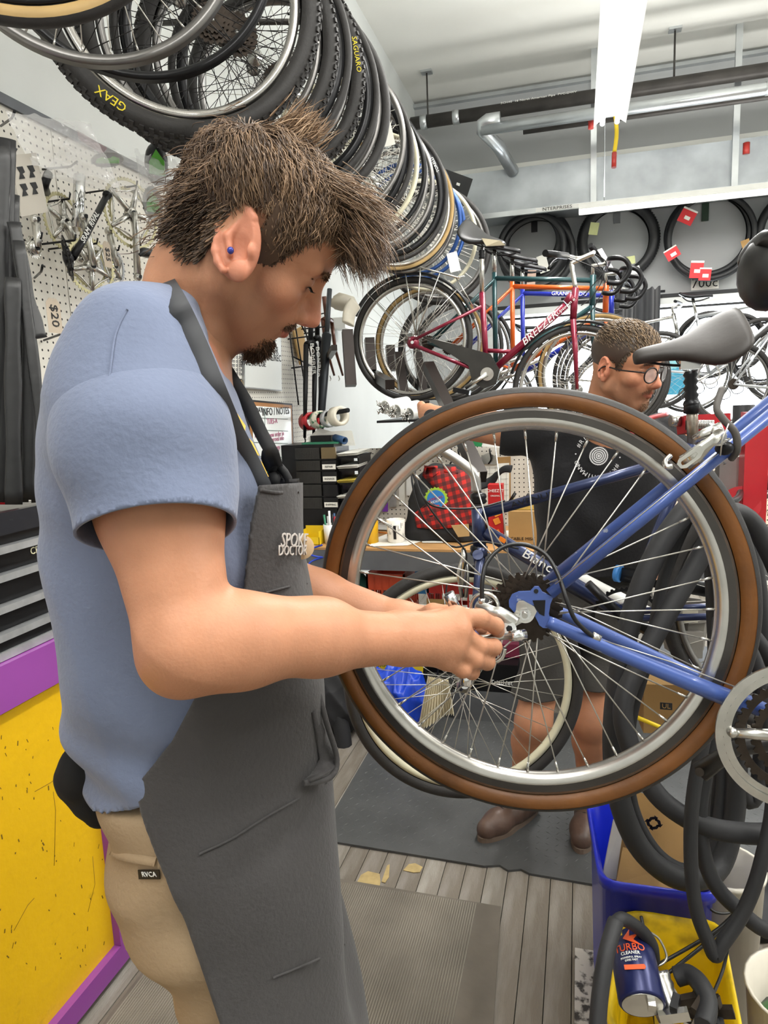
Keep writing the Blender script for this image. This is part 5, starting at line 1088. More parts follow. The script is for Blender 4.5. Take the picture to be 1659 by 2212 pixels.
# ---- arms, hands and hidden torso
sh = B(292, 845, .165)
FB = Field((-1.05, .30, .95), (.02, 1.42, 1.68), .0028)
FB.stack(secs([(700, 235, 440, .11), (770, 160, 480, .165), (900, 120, 520, .165), (1100, 130, 560, .15), (1300, 150, 560, .14), (1500, 200, 540, .12)]), .03, fwd=MF)
FB.chain([nb0, nb1, nb1 + (nb1 - nb0) * .6], [.055, .063, .08], .03)
EL, WR = P(405, 1395, .70), P(868, 1378, .855)
FB.chain([sh, P(345, 1090, .735), EL], [.073, .061, .046], .03)
ELo = P(385, 1428, .705)
FB.cap(ELo, EL, .030, .045, .02)
FB.chain([EL, P(520, 1388, .725), P(690, 1382, .79), WR], [.043, .044, .037, .030], .025)
FB.cap(P(540, 1360, .735), P(700, 1352, .80), .03, .026, .03)
def hand(FD, wr, kn, fing, thumb, pr=.013, k=.009):
    """kn: four knuckles; fing: per finger list of (point, radius); thumb likewise"""
    for q in kn: FD.chain([wr + (q - wr) * .02, q], [.021, pr], .022)
    FD.chain([kn[0], kn[1], kn[2], kn[3]], [pr, pr, pr * .97, pr * .9], .010)
    for q, ff in zip(kn, fing): FD.chain([q] + [p for p, _ in ff], [pr] + [r for _, r in ff], .0035)
    for q, ff in zip(kn, fing):
        for i in range(len(ff) - 1): FD.ell(ff[i][0], (ff[i][1] * 1.06,) * 3, None, .004)
    FD.chain([p for p, _ in thumb], [r for _, r in thumb], .006)
pp = lambda *a: P(*a)
kn = [pp(985, 1333, .885), pp(990, 1362, .875), pp(982, 1394, .873), pp(965, 1424, .876)]
hand(FB, WR, kn, [
    [(pp(1036, 1336, .895), .0115), (pp(1070, 1352, .925), .0105), (pp(1076, 1366, .948), .009)],
    [(pp(1032, 1395, .895), .0118), (pp(1066, 1398, .922), .0105), (pp(1060, 1408, .948), .009)],
    [(pp(1024, 1424, .89), .0112), (pp(1052, 1430, .922), .010), (pp(1036, 1426, .95), .009)],
    [(pp(1000, 1446, .885), .010), (pp(1020, 1452, .915), .009), (pp(1004, 1446, .94), .008)]],
    [(pp(905, 1352, .88), .018), (pp(950, 1338, .92), .0145), (pp(1000, 1345, .955), .0125), (pp(1040, 1356, .965), .010)])
# far arm and hand
EL2, WR2 = P(560, 1235, 1.12), P(862, 1345, 1.07)
FB.chain([B(330, 900, -.165), P(450, 1120, 1.17), EL2], [.07, .058, .046], .03)
FB.chain([EL2, P(690, 1290, 1.11), WR2], [.046, .040, .031], .02)
kn2 = [pp(975, 1334, 1.045), pp(985, 1345, 1.05), pp(980, 1370, 1.055), pp(968, 1392, 1.06)]
hand(FB, WR2, kn2, [
    [(pp(1018, 1332, 1.03), .0105), (pp(1040, 1345, 1.015), .0095), (pp(1045, 1362, 1.01), .008)],
    [(pp(1030, 1350, 1.03), .011), (pp(1050, 1372, 1.015), .0095), (pp(1045, 1390, 1.01), .008)],
    [(pp(1020, 1382, 1.04), .0105), (pp(1040, 1402, 1.02), .009), (pp(1030, 1415, 1.01), .008)],
    [(pp(1000, 1405, 1.045), .009), (pp(1015, 1425, 1.025), .008), (pp(1005, 1432, 1.01), .007)]],
    [(pp(890, 1350, 1.04), .018), (pp(935, 1326, 1.0), .0145), (pp(985, 1325, .985), .0115), (pp(1015, 1338, .98), .009)])
vb, fb_ = FB.mesh()
allv = np.concatenate([vh, vb]); allf = np.concatenate([fh_, fb_ + len(vh)])
def proj_np(v):
    q = (v - np.array(CAM)) @ np.array(RW); return CX + FP * q[:, 0] / -q[:, 2], CY - FP * q[:, 1] / -q[:, 2]
def skin_col(v, head=None):
    n = len(v); c = np.tile(np.array(hexc('b27e60')), (n, 1))
    def blend(m, col, a=1.): 
        w = (np.clip(m, 0, 1) * a)[:, None]; return c * (1 - w) + np.array(hexc(col)) * w
    if head is not None:
        Hc, hf, hs, hu = head; q = v - np.array(Hc); x = q @ np.array(hf); y = q @ np.array(hs); z = q @ np.array(hu)
        g = lambda cx, cy, cz, r: np.exp(-(((x - cx) ** 2 + (np.abs(y) - cy) ** 2 + (z - cz) ** 2) / r ** 2))
        near = (np.linalg.norm(q, axis=1) < .2)
        c = blend(near * (np.abs(y) > .08) * 1., 'cc7f68', .5); c = blend(g(.07, .045, -.025, .028), 'c57a62', .3); c = blend(g(.115, 0, -.02, .017), 'cf7d68', .6)
        lips = near * ((z + .0503 < .008) & (z + .0503 > -.011) & (x > .085 - 0) & (np.abs(y) < .026) & (x > .0965 - 8 * y * y)) * 1.
        c = blend(lips, 'a8594c', .75)
        c = blend(g(.084, .035, .018, .013), '85604c', .6)  # darker skin around the eyes, socket shade put into the colour
        st = near * np.clip((-.018 - z - np.clip(x - .06, 0, 1) * .35) / .02, 0, 1) * np.clip((x + .005) / .02, 0, 1) * (1 - lips); c = blend(st, '7a5c48', .42)
        br = near * np.exp(-((z - .037 - (np.abs(y) - .025) * .05) / .0045) ** 2) * (x > .07) * (np.abs(y) > .012) * (np.abs(y) < .046); c = blend(br, '5d4430', .8)
    return c
hd = (HC0, HF, HS, HU); cols = skin_col(allv, hd)
def raw_mesh(name, vs, fs, m, parent, col=None):
    off = np.array(wloc(parent)); me = bpy.data.meshes.new(name); me.vertices.add(len(vs)); me.vertices.foreach_set('co', (vs - off).astype(np.float32).ravel())
    k = fs.shape[1]; me.loops.add(len(fs) * k); me.loops.foreach_set('vertex_index', fs.astype(np.int32).ravel()); me.polygons.add(len(fs)); me.polygons.foreach_set('loop_start', np.arange(len(fs), dtype=np.int32) * k)
    me.polygons.foreach_set('use_smooth', np.ones(len(fs), bool)); me.update(calc_edges=True); me.validate()
    if col is not None:
        at = me.color_attributes.new('Col', 'FLOAT_COLOR', 'POINT'); at.data.foreach_set('color', np.concatenate([col, np.ones((len(col), 1))], 1).astype(np.float32).ravel())
    me.materials.append(m); o = bpy.data.objects.new(name, me); COL.objects.link(o); o.parent = parent; return o
raw_mesh('body', allv, allf, m_skin, man, cols)
m_eyew = mat('eye_white', 'd8d0c8', .2, var=0); m_iris = mat('iris_dark', '2a2622', .2, var=0)
for s_ in (1, -1):
    c = H(.0728, s_ * .0345, .017); ey_ = MB().ball(c, .0125, 14).build('eyeball', m_eyew, man); g_ = (HF * .9 - HU * .45).normalized()
    MB().lathe(c + g_ * .0108, g_, [(0, .0022), (.003, .002), (.0058, .0008)], 16).build('iris', m_iris, ey_)
la = MB()
for i in range(26):
    t = i / 25; p = H(.0880 - .0055 * t, .0225 + .025 * t, .0132 - .001 * t); la.tube([p, p + HF * .006 - HU * .003 + HS * .001, p + HF * .009 - HU * .002 + HS * .002], [.0006, .0004, .0001], 3)
la.build('eyelashes', m_iris, man, kind='stuff')
er = MB().ball(P(498, 541, ed_ - .012), .0042, 8).build('earring', mat('blue_stone', '3a3f8c', .15, .3, var=0), man, label='small blue stud earring')
# ---- hair
HA = np.array([HF, HS, HU]); HCn = np.array(HC0)
def strands(name, roots, nrm_, tan, lens, lift, col, seg=5, w=.0011, droop=0., surf=None, wob=.004, parent=man, hm=None, lab=None):
    n = len(roots); P_ = [roots]; p = roots.copy(); t = tan.copy(); ph = rng.uniform(0, 6.28, (n, 3)); stp = (lens / seg)[:, None]
    for i in range(seg):
        f = (i + 1) / seg
        p = p + t * stp; 
        if surf is not None: p = surf(p, lift * min(1, f * 1.6) * (1 - .35 * max(0, f - .6) / .4) + .001)
        p = p + wob * f * np.sin(ph + f * 4) * .5
        t = t + np.array([0, 0, -1.]) * droop * f; t /= np.linalg.norm(t, axis=1)[:, None]; P_.append(p)
    P_ = np.stack(P_, 1); vs = []; K = 3; T = np.gradient(P_, axis=1); T /= np.linalg.norm(T, axis=2, keepdims=True) + 1e-9
    up = nrm_[:, None, :]; S1 = np.cross(T, up); S1 /= np.linalg.norm(S1, axis=2, keepdims=True) + 1e-9; S2 = np.cross(T, S1)
    ww = w * np.array([1, 1, .95, .8, .55, .1, .1])[:seg + 1][None, :, None]
    V_ = np.stack([P_ + (S1 * math.cos(a) + S2 * math.sin(a) * .6) * ww for a in (0, 2.09, 4.19)], 2).reshape(n, -1, 3)
    base = []
    for i in range(seg):
        for k in range(K): base.append((i * K + k, i * K + (k + 1) % K, (i + 1) * K + (k + 1) % K, (i + 1) * K + k))
    m = (seg + 1) * K; fs = (np.array(base)[None] + (np.arange(n) * m)[:, None, None]).reshape(-1, 4)
    o = raw_mesh(name, V_.reshape(-1, 3), fs, hm, parent, np.repeat(col, m, 0)); o['kind'] = 'stuff'
    if lab: o['label'] = lab
    return o
m_hair = mat('hair', (1, 1, 1), .42, vcol=True, var=.1, spec=.5)
SC, SR = np.array([-.008, 0, .048]), np.array([.101, .077, .085])
def loc2w(q): return HCn + q @ HA
def w2loc(p): return (p - HCn) @ HA.T
def surf(p, h):
    q = w2loc(p) - SC; k = np.sqrt(((q / SR) ** 2).sum(1)); q = q / k[:, None]; nn = q / SR ** 2; nn /= np.linalg.norm(nn, axis=1)[:, None]
    return loc2w(SC + q + nn * (h[:, None] if isinstance(h, np.ndarray) else h))
def hairline(x): return np.interp(x, [-.11, -.085, -.06, -.045, -.036, -.006, .002, .032, .040, .055, .07, .09], [-.06, -.06, -.05, -.01, .052, .052, -.016, .000, .046, .072, .080, .084])
def hairset(N, hmin, hmax, lmin, lmax, w, wob, seed):
    r = np.random.default_rng(seed); d = r.normal(size=(N * 3, 3)); d /= np.linalg.norm(d, axis=1)[:, None]; q = SC + d * SR
    m = (q[:, 2] > hairline(q[:, 0]) ) ; q = q[m][:N]; n = len(q); nn = (q - SC) / SR ** 2; nn /= np.linalg.norm(nn, axis=1)[:, None]
    crown = np.array([-.06, .01, .115]); t = q - crown; t[:, 0] += .02 * (q[:, 2] > .06); t[:, 2] -= .3 * np.abs(q[:, 1]) * 1.0
    sidew = (np.abs(nn[:, 1]) > .6)[:, None]; t = t / (np.linalg.norm(t, axis=1)[:, None] + 1e-6); t = np.where(sidew, t * .7 + np.array([.55, 0, -.5]), t)
    cl = np.sin(q[:, 0] * 210 + 2 * np.sin(q[:, 1] * 150)) ; t = t + r.normal(size=(n, 3)) * .13 + np.stack([np.zeros(n), cl * .35, np.cos(q[:, 0] * 170) * .1], 1)
    t -= nn * (t * nn).sum(1)[:, None]; t /= np.linalg.norm(t, axis=1)[:, None]
    top = np.clip((nn[:, 2] + .35) / .9, 0, 1); L = (lmin + (lmax - lmin) * r.random(n)) * (.35 + .65 * top); h = hmin + (hmax - hmin) * r.random(n) ; h = h * (.25 + .75 * top)
    low = np.clip((q[:, 2] + .04) / .07, .25, 1); low = np.where(np.abs(nn[:, 1]) > .5, np.minimum(low, np.clip((q[:, 2] - hairline(q[:, 0])) / .05, .5, 1)), low); L *= low; h = h * low
    bright = np.clip(r.random(n) * .9 + .15 * top + .2 * cl, 0, 1)[:, None] ** 1.4
    c = np.array(hexc('3c2b20')) * (1 - bright) + np.array(hexc('93765a')) * bright
    return loc2w(q), nn @ HA, t @ HA, L, h, c
a_ = hairset(9000, .001, .009, .025, .045, 0, 0, 3); strands('hair', a_[0], a_[1], a_[2], a_[3], a_[4], a_[5], surf=surf, w=.0009, wob=.003, hm=m_hair, lab='tousled light brown hair')
a_ = hairset(12000, .006, .016, .03, .052, 0, 0, 4); strands('hair', a_[0], a_[1], a_[2], a_[3], a_[4], a_[5], surf=surf, w=.0008, wob=.006, hm=m_hair, lab='upper locks of light brown hair')
# scalp cap below the strands
FS = Field(lo, hi, .003); FS.ell(H(*SC), tuple(SR + .006), HM); sv, sf = FS.mesh(); ql = w2loc(sv); kk_ = ql[:, 2] > hairline(ql[:, 0]) + .003; sf = sf[kk_[sf].all(1)]
raw_mesh('scalp_hair', sv, sf, m_hair, man, np.tile(np.array(hexc('463324')), (len(sv), 1)))
# fringe tuft hanging over the forehead and cowlick on top
def tuft(N, c0, spread, dirv, L, col0, col1, name, droop=.25, w=.0009, wob=.005, seed=1, lab=None):
    r = np.random.default_rng(seed); q = np.array(c0) + r.normal(size=(N, 3)) * np.array(spread); dd = np.array(dirv) + r.normal(size=(N, 3)) * .14; dd /= np.linalg.norm(dd, axis=1)[:, None]
    b = r.random((N, 1)); c = np.array(hexc(col0)) * (1 - b) + np.array(hexc(col1)) * b
    strands(name, loc2w(q), np.tile(HA[2], (N, 1)), dd @ HA, L * (.6 + .5 * r.random(N)), np.zeros(N), c, surf=None, w=w, wob=wob, droop=droop, hm=m_hair, lab=lab)
tuft(1700, (.085, 0, .100), (.014, .035, .012), (.95, 0, -.15), .056, '46342a', '9a7c60', 'fringe', .75, seed=5, lab='fringe falling over the forehead')
tuft(1100, (.05, 0, .125), (.02, .03, .008), (.9, 0, .25), .06, '54402f', 'a88a6c', 'fringe', .3, seed=6)
tuft(260, (-.03, 0, .135), (.013, .014, .006), (.25, 0, 1.), .045, '6a523e', 'b89a7c', 'cowlick', .0, seed=7)
tuft(700, (-.092, .0, .03), (.010, .04, .035), (-.5, 0, -.85), .028, '3c2b20', '7c624a', 'nape_hair', .0, seed=8)
lv = w2loc(vh); mk = (lv[:, 0] < -.036) & (lv[:, 0] > -.125) & (lv[:, 2] < .05) & (lv[:, 2] > -.045 + .25 * np.clip(-.05 - lv[:, 0], -.1, 0) * -1 - .004 * np.sin(lv[:, 1] * 300)); lv = lv[mk & (rng.random(len(vh)) < .35)]
nn_ = lv - np.array([-.02, 0, .02]); nn_ /= np.linalg.norm(nn_, axis=1)[:, None]; t_ = np.array([-.25, 0, -1.]) + rng.normal(size=lv.shape) * .15 + nn_ * .25; t_ /= np.linalg.norm(t_, axis=1)[:, None]
b_ = rng.random((len(lv), 1)) ** 1.5; c_ = np.array(hexc('35271d')) * (1 - b_) + np.array(hexc('6e5640')) * b_
strands('nape_hair', loc2w(lv - nn_ * .001), nn_ @ HA, t_ @ HA, .010 + .010 * rng.random(len(lv)), np.zeros(len(lv)), c_, seg=3, w=.0011, wob=.002, hm=m_hair)
# goatee, moustache
def beardset(N, gen, L, name, lab, w=.0007, seed=11, cols=('30221a', '6a4c34')):
    r = np.random.default_rng(seed); q, dd = gen(r, N); b = r.random((N, 1)); c = np.array(hexc(cols[0])) * (1 - b) + np.array(hexc(cols[1])) * b
    strands(name, loc2w(q), np.tile(HA[0], (N, 1)), dd @ HA, L * (.5 + .7 * r.random(N)), np.zeros(N), c, seg=4, w=w, wob=.002, hm=m_hair, lab=lab)
def gg(r, N):
    a = r.uniform(-1.9, 1.9, N); b = r.uniform(-1.3, .9, N); q = np.stack([.074 + .018 * np.cos(a) * np.cos(b), (.0255 * np.sin(a) * np.cos(b * .6)), -.086 + .018 * np.sin(b)], 1)
    d = q - np.array([.069, 0, -.075]); d[:, 2] -= .010; d /= np.linalg.norm(d, axis=1)[:, None]; return q, d + r.normal(size=(N, 3)) * .25
beardset(4200, gg, .012, 'goatee', 'dark brown goatee')
def mg(r, N):
    y = r.uniform(-.027, .027, N); q = np.stack([.1005 - 14 * y * y * 1.1, y, -.0385 - 7 * y * y + r.normal(size=N) * .003], 1); d = np.stack([np.full(N, .5), y * 22, np.full(N, -.8)], 1); return q, d / np.linalg.norm(d, axis=1)[:, None] + r.normal(size=(N, 3)) * .2
beardset(900, mg, .007, 'moustache', 'short brown moustache', .0005, cols=('4a3426', '8a6a50'))
def bg(r, N):
    y = r.uniform(.012, .046, N) * r.choice([-1, 1], N); q = np.stack([.0985 - 9 * (np.abs(y) - .01) ** 2 * 1.0 - .0 * y, y, .0365 - 2 * (np.abs(y) - .028) ** 2 * 4 + r.normal(size=N) * .0018], 1); q[:, 0] = .0985 - .26 * (np.abs(y) - .008); d = np.stack([np.full(N, .3), np.sign(y) * .9, np.full(N, -.05)], 1); return q, d + r.normal(size=(N, 3)) * .15
beardset(500, bg, .008, 'eyebrows', 'brown eyebrows', .0006, cols=('4a3426', '7a5c42'))
# ---- t-shirt
m_tee = mat('tshirt_cloth', '666f86', .9, var=.10, scale=7, bump=.25, bscale=160, sheen=.15)
FT = Field((-1.08, .28, .98), (-.12, 1.42, 1.78), .0042)
FT.stack(secs([(690, 270, 420, .10), (730, 190, 455, .145), (775, 145, 475, .172), (850, 108, 505, .188), (1000, 92, 560, .180), (1150, 100, 600, .172), (1300, 118, 625, .168), (1450, 146, 640, .165), (1600, 172, 640, .168), (1690, 182, 640, .172), (1745, 186, 640, .172)]), .03, fwd=MF)
FT.chain([B(338, 722, .07), B(285, 790, .15)], [.05, .066], .04); FT.chain([B(338, 722, -.07), B(285, 790, -.15)], [.05, .066], .04)
FT.chain([B(290, 815, .150), P(318, 960, .745)], [.082, .080], .05)
FT.chain([B(320, 850, -.165), P(450, 1080, 1.17)], [.083, .076], .03)

FT.chain([nb0 + (nb0 - nb1) * .6, nb0, nb1 * .75 + nb0 * .25], [.066, .066, .066], .012, 's')
FT.cap(B(520, 690, 0), B(405, 735, 0), .07, .058, .012, 's')
FT.chain([P(345, 1090, .70), P(410, 1170, .70)], [.03, .03], .01, 's') if 0 else None
def folds(d, x, y, z):
    a = (x - M0.x) * MF.x + (y - M0.y) * MF.y; o = (x - M0.x) * MR.x + (y - M0.y) * MR.y
    n = .0035 * np.sin(28 * z - 16 * a + 3 * np.sin(9 * a + 4 * z)) + .003 * np.sin(46 * z + 30 * a + 2.5 * np.sin(17 * z)) * np.clip(1.6 - z, 0, .4) * 2.5 + .004 * np.sin(19 * a - 22 * z + 2 * np.sin(11 * o)) * np.clip(1.45 - z, .1, .4) * 2
    lowf = np.clip((1.50 - z) / .25, 0, 1); u_ = a * .75 + (z - 1.3) * .66; w_ = a * .6 - (z - 1.3) * .8
    n = n + lowf * (.0065 * (np.abs(np.sin(21 * u_ + 1.5 * np.sin(8 * w_))) - .6) + .004 * np.sin(33 * w_ + 2 * np.sin(10 * u_))) + .0035 * (1 - lowf) * np.sin(40 * w_ + 2 * np.sin(15 * u_))
    return d + n.astype(np.float32) * 1.2
FT.fn(folds)
hem = [(-.3, B(190, 1745, .1).z)]
hz0, hz1 = B(200, 1748, .1), B(430, 1640, .1)
def teekeep(v):
    a = (v - np.array(M0)) @ np.array(MF); g = v[:, 2] - hz0.z - .05 * np.clip(a - ac(hz0)[0], 0, .12) / .12
    return g
def sleeve_keep(v):
    sA = np.array(P(322, 960, .735)); sB = np.array(P(332, 1142, .705)); ad = (sB - sA); L = np.linalg.norm(ad); ad /= L; q = v - sB; dd = q @ ad; rr = np.linalg.norm(q - dd[:, None] * ad, axis=1)
    return -dd
FSl = Field((-1.0, .28, 1.2), (-.2, 1.0, 1.72), .0042); FSl.chain([B(285, 748, .122), B(298, 850, .150), P(325, 980, .738), P(346, 1200, .705)], [.062, .075, .081, .083], .04); FSl.fn(folds); slv = FSl.build('sleeve', m_tee, man, keep=sleeve_keep); md = slv.modifiers.new('s', 'SOLIDIFY'); md.thickness = .003
tee = FT.build('tshirt', m_tee, man, keep=teekeep); md = tee.modifiers.new('s', 'SOLIDIFY'); md.thickness = .003
from mathutils.bvhtree import BVHTree
def bvh_of(*obs):
    vs = []; fs = []
    for ob in obs:
        off = wloc(ob); k = len(vs); vs += [v.co + off for v in ob.data.vertices]; fs += [tuple(i + k for i in p.vertices) for p in ob.data.polygons]
    return BVHTree.FromPolygons(vs, fs)
def hit(bv, u, v, lift=.003, fb=.9):
    r = ray(u, v); p, n, i, d = bv.ray_cast(CAM, r.normalized()); return (p - r.normalized() * lift) if p is not None else P(u, v, fb)
# ---- trousers and shoes
m_kh = mat('khaki_cloth', '9a8468', .9, var=.1, scale=8, bump=.3, bscale=150)
FP_ = Field((-1.0, .3, .02), (.0, 1.5, 1.2), .006)
FP_.stack(secs([(1640, 215, 600, .15), (1700, 228, 640, .165), (1800, 238, 640, .17), (1900, 262, 640, .165)]), .04, fwd=MF)
kneeN = B(560, 2400, .10)
for s_ in (1, -1):
    o_ = .088 * s_; h0 = B(425, 1790, .095) + MR * (o_ - .095); h1 = B(455, 1990, .095) + MR * (o_ - .095); h2 = B(562, 2212, .095) + MR * (o_ - .095); kn_ = V(h2.x + MF.x * .03, h2.y + MF.y * .03, .50); an = V(h2.x - .02 * MF.x, h2.y - .02 * MF.y, .07)
    FP_.chain([h0, h1, h2, kn_, an], [.092, .087, .084, .076, .066], .03)
def pf(d, x, y, z): return d + (.004 * np.sin(40 * z + 14 * x + 2 * np.sin(20 * y)) + .003 * np.sin(25 * x - 60 * z)).astype(np.float32)
FP_.fn(pf); pants = FP_.build('trousers', m_kh, man)
m_shoe = mat('dark_shoe', '2c2a29', .6)
def shoe(par, an, fwd, m, sole, L=.28, name='shoe'):
    an = Vector(an); f = Vector(fwd).normalized(); F_ = Field((an.x - .3, an.y - .3, -.01), (an.x + .3, an.y + .3, .26), .004); w = f.cross(V(0, 0, 1))
    t = an * 1; t.z = 0
    F_.chain([t - f * .05 + V(0, 0, .055), t + f * .03 + V(0, 0, .055), t + f * .13 + V(0, 0, .045), t + f * .18 + V(0, 0, .04)], [.038, .040, .042, .036], .03); F_.cap(t - f * .02 + V(0, 0, .07), t - f * .02 + V(0, 0, .15), .042, .044, .03)
    F_.fn(lambda d, x, y, z: np.maximum(d, .018 - z)); s = F_.build(name, m, par)
    out = []
    for i in range(28):
        a = 2 * PI * i / 28; lx = math.cos(a); ly = math.sin(a); X_ = .068 + lx * .152; Y_ = ly * (.047 if lx > 0 else .040) * (1 + .12 * lx)
        out.append(t + f * X_ + w * Y_ + V(0, 0, .013))
    MB().prism(out, .024).build('sole', sole, s); return s
for s_ in (1, -1):
    h2 = B(562, 2212, .095) + MR * (.095 * s_ - .095); shoe(man, V(h2.x - .02 * MF.x, h2.y - .02 * MF.y, .07), MF, m_shoe, m_blk)
# ---- apron
m_apr = mat('apron_cloth', '3d3b3b', .85, var=.14, scale=5, bump=.35, bscale=170, sheen=.1)
FA = Field((-1.0, .3, .38), (.1, 1.5, 1.60), .005)
ap = [(900, 240, 636, .150), (1020, 240, 646, .150), (1100, 240, 652, .160), (1200, 240, 662, .168), (1330, 240, 676, .178), (1500, 230, 692, .184), (1600, 215, 702, .186), (1680, 215, 718, .195), (1800, 225, 718, .205), (1900, 240, 720, .21), (2000, 250, 732, .212), (2100, 260, 750, .215), (2212, 275, 775, .218), (2500, 330, 830, .22), (2800, 350, 870, .205)]
FA.stack(secs(ap), .02, fwd=MF, p=2.2)
def afold(d, x, y, z):
    a = (x - M0.x) * MF.x + (y - M0.y) * MF.y; o = (x - M0.x) * MR.x + (y - M0.y) * MR.y
    low = np.clip((1.05 - z) / .3, 0, 1); n = low * .010 * np.sin(34 * o + 16 * a + 5 * z) + .004 * np.sin(22 * z + 17 * a + 2 * np.sin(12 * o)) + .007 * np.exp(-((z - 1.0 - .25 * a) / .02) ** 2) * np.sin(14 * a)
    return d + n.astype(np.float32)
FA.fn(afold)
ep = [(566, 980), (560, 1060), (545, 1130), (528, 1290), (470, 1400), (430, 1490), (372, 1600), (292, 1700), (305, 1760), (330, 1830), (400, 1990), (475, 2212), (560, 2500), (640, 2800)]
_vs, _fs = FA.mesh(); _bv = BVHTree.FromPolygons([tuple(q) for q in _vs], [tuple(q) for q in _fs])
def _ah(u, v):
    p = _bv.ray_cast(CAM, ray(u, v).normalized())[0]; p = p if p is not None else B(u, v, .16); return (p.z, ac(p)[0])
ez = [_ah(u, v) for u, v in ep]; ez.sort(); ezz = np.array(ez)
zt0, zt1 = B(560, 1045, .1), B(648, 1040, 0)
def akeep(v):
    q = v - np.array(M0); a = q @ np.array(MF); e = np.interp(v[:, 2], ezz[:, 0], ezz[:, 1]); o = q @ np.array(MR); return np.minimum(np.minimum(a - e, zt1.z - .002 + (zt0.z - zt1.z) * np.clip(o / .1, 0, 1.6) - v[:, 2]), v[:, 2] - .5)
apron = FA.build('apron', m_apr, man, keep=akeep); md = apron.modifiers.new('s', 'SOLIDIFY'); md.thickness = .004
bvA = bvh_of(apron); bvT = bvh_of(tee); bvTA = bvh_of(tee, apron)
def band(name, pix, w, m, bv, par, lift=.004, th=.0016, fb=.9, wv=None, lab=None):
    pts = spl([hit(bv, u, v, lift, fb) for u, v in pix], 5); vs = []
    for i, p in enumerate(pts):
        t = (pts[min(i + 1, len(pts) - 1)] - pts[max(i - 1, 0)]).normalized(); n = (CAM - p).normalized(); s = t.cross(n).normalized(); wi = w if wv is None else wv[min(len(wv) - 1, int(i / len(pts) * len(wv)))]
        vs += [p + s * wi / 2 + n * th, p - s * wi / 2 + n * th, p - s * wi / 2 - n * th, p + s * wi / 2 - n * th]
    k = len(pts); fs = [(4 * i + j, 4 * i + (j + 1) % 4, 4 * i + 4 + (j + 1) % 4, 4 * i + 4 + j) for i in range(k - 1) for j in range(4)] + [(0, 1, 2, 3), (4 * k - 4, 4 * k - 1, 4 * k - 2, 4 * k - 3)]
    return MB().add(vs, fs, True).build(name, m, par, label=lab)
bvN = bvh_of(tee, bpy.data.objects['body'])
m_strap = mat('black_webbing', '222224', .7, var=.1, scale=60)
band('neck_strap', [(348, 598), (372, 645), (400, 700), (430, 768), (464, 850), (498, 925), (530, 985), (560, 1045), (566, 1062)], .027, mat('strap_grey', '3a3b3e', .75), bvN, man, .006)
_nc = B(412, 652, 0)
MB().tube(spl([_nc + (-MF * math.cos(a) + MR * math.sin(a)) * .068 + V(0, 0, .012 * math.cos(a) - .02 * abs(math.sin(a))) for a in (1.25, .8, .3, -.3, -.8, -1.3)] + [B(455, 740, -.085), B(478, 785, -.07)], 4), [(.0125, .0018)] * 29, 8, flat=(0, 0, 1)).build('neck_strap', m_strap, man)
band('far_strap', [(480, 785), (508, 830), (538, 880), (564, 935), (590, 985), (604, 1035)], .018, m_strap, bvTA, man, .006, fb=.93)
kn_ = B(585, 990, -.02); kb = MB(); kb.ball(kn_, .014, 10, (1, 1, 1.5)).ball(kn_ + V(0, 0, -.03), .012, 10).tube(spl([kn_, kn_ + V(.02, .01, -.03), kn_ + V(.015, .01, -.07)], 4), .006, 8); kb.build('strap_knot', m_strap, man)
# bib hem, pockets
band('bib_hem', [(562, 1058), (600, 1064), (646, 1062)], .004, m_apr, bvA, apron, .001)
band('bib_hem_edge', [(560, 1036), (602, 1042), (647, 1040)], .008, m_apr, bvA, apron, .002)
for nm, px in (('pocket_seam', [(575, 1280), (620, 1268), (664, 1260)]), ('pocket_seam', [(430, 1845), (500, 1812), (570, 1768), (640, 1728), (706, 1690)]), ('pocket_seam', [(590, 2112), (640, 2092), (690, 2070), (745, 2040)]), ('pocket_seam', [(612, 1400), (640, 1395), (676, 1390)])):
    band(nm, px, .0025, m_apr, bvA, apron, .0018, .001)
pk = hit(bvA, 690, 1560); MB().tube(spl([P(690, 1500, .93), P(705, 1560, .92), P(728, 1640, .92), P(712, 1680, .90), P(655, 1692, .87)], 5), [(.004, .004)] * 21, 6).build('pocket_rim', m_apr, apron)
fl = MB(); q0 = [P(688, 1510, .95), P(705, 1570, .94), P(727, 1640, .93), P(720, 1665, .91), P(700, 1678, .89), P(672, 1690, .87)]; q1 = [hit(bvA, u, v, 0, .95) for u, v in ((672, 1540), (680, 1590), (688, 1640), (680, 1665), (670, 1680), (655, 1692))]
fl.add(q0 + q1, [(i, i + 1, i + 7, i + 6) for i in range(5)], True); o = fl.build('pocket_flap', m_apr, apron); md = o.modifiers.new('s', 'SOLIDIFY'); md.thickness = .004
# lettering on the bib
m_lt = mat('pale_stitch', 'b9b2ac', .7, var=0)
for s_, u, v, z in (('SPOKE', 640, 1168, .025), ('DOCTOR', 642, 1190, .018)):
    c = hit(bvA, 640, v, .006, .86); cx_ = hit(bvA, 622, v, .006, .86); d = (c - cx_).normalized(); text(s_, 'bib_lettering', m_lt, apron, cx_ + d * (.018 if s_ == 'SPOKE' else .014), d, V(0, 0, 1), z, center=False if 0 else True, shear=.15 if s_ == 'SPOKE' else 0)
MB().lathe(hit(bvA, 652, 1182, .004, .86), (hit(bvA, 652, 1182, .004, .86) - CAM) * -1, [(.016, 0), (.013, .001), (0, .001)], 24).build('bib_emblem', mat('tan_emblem', 'b59a78', .6, var=.2), apron)
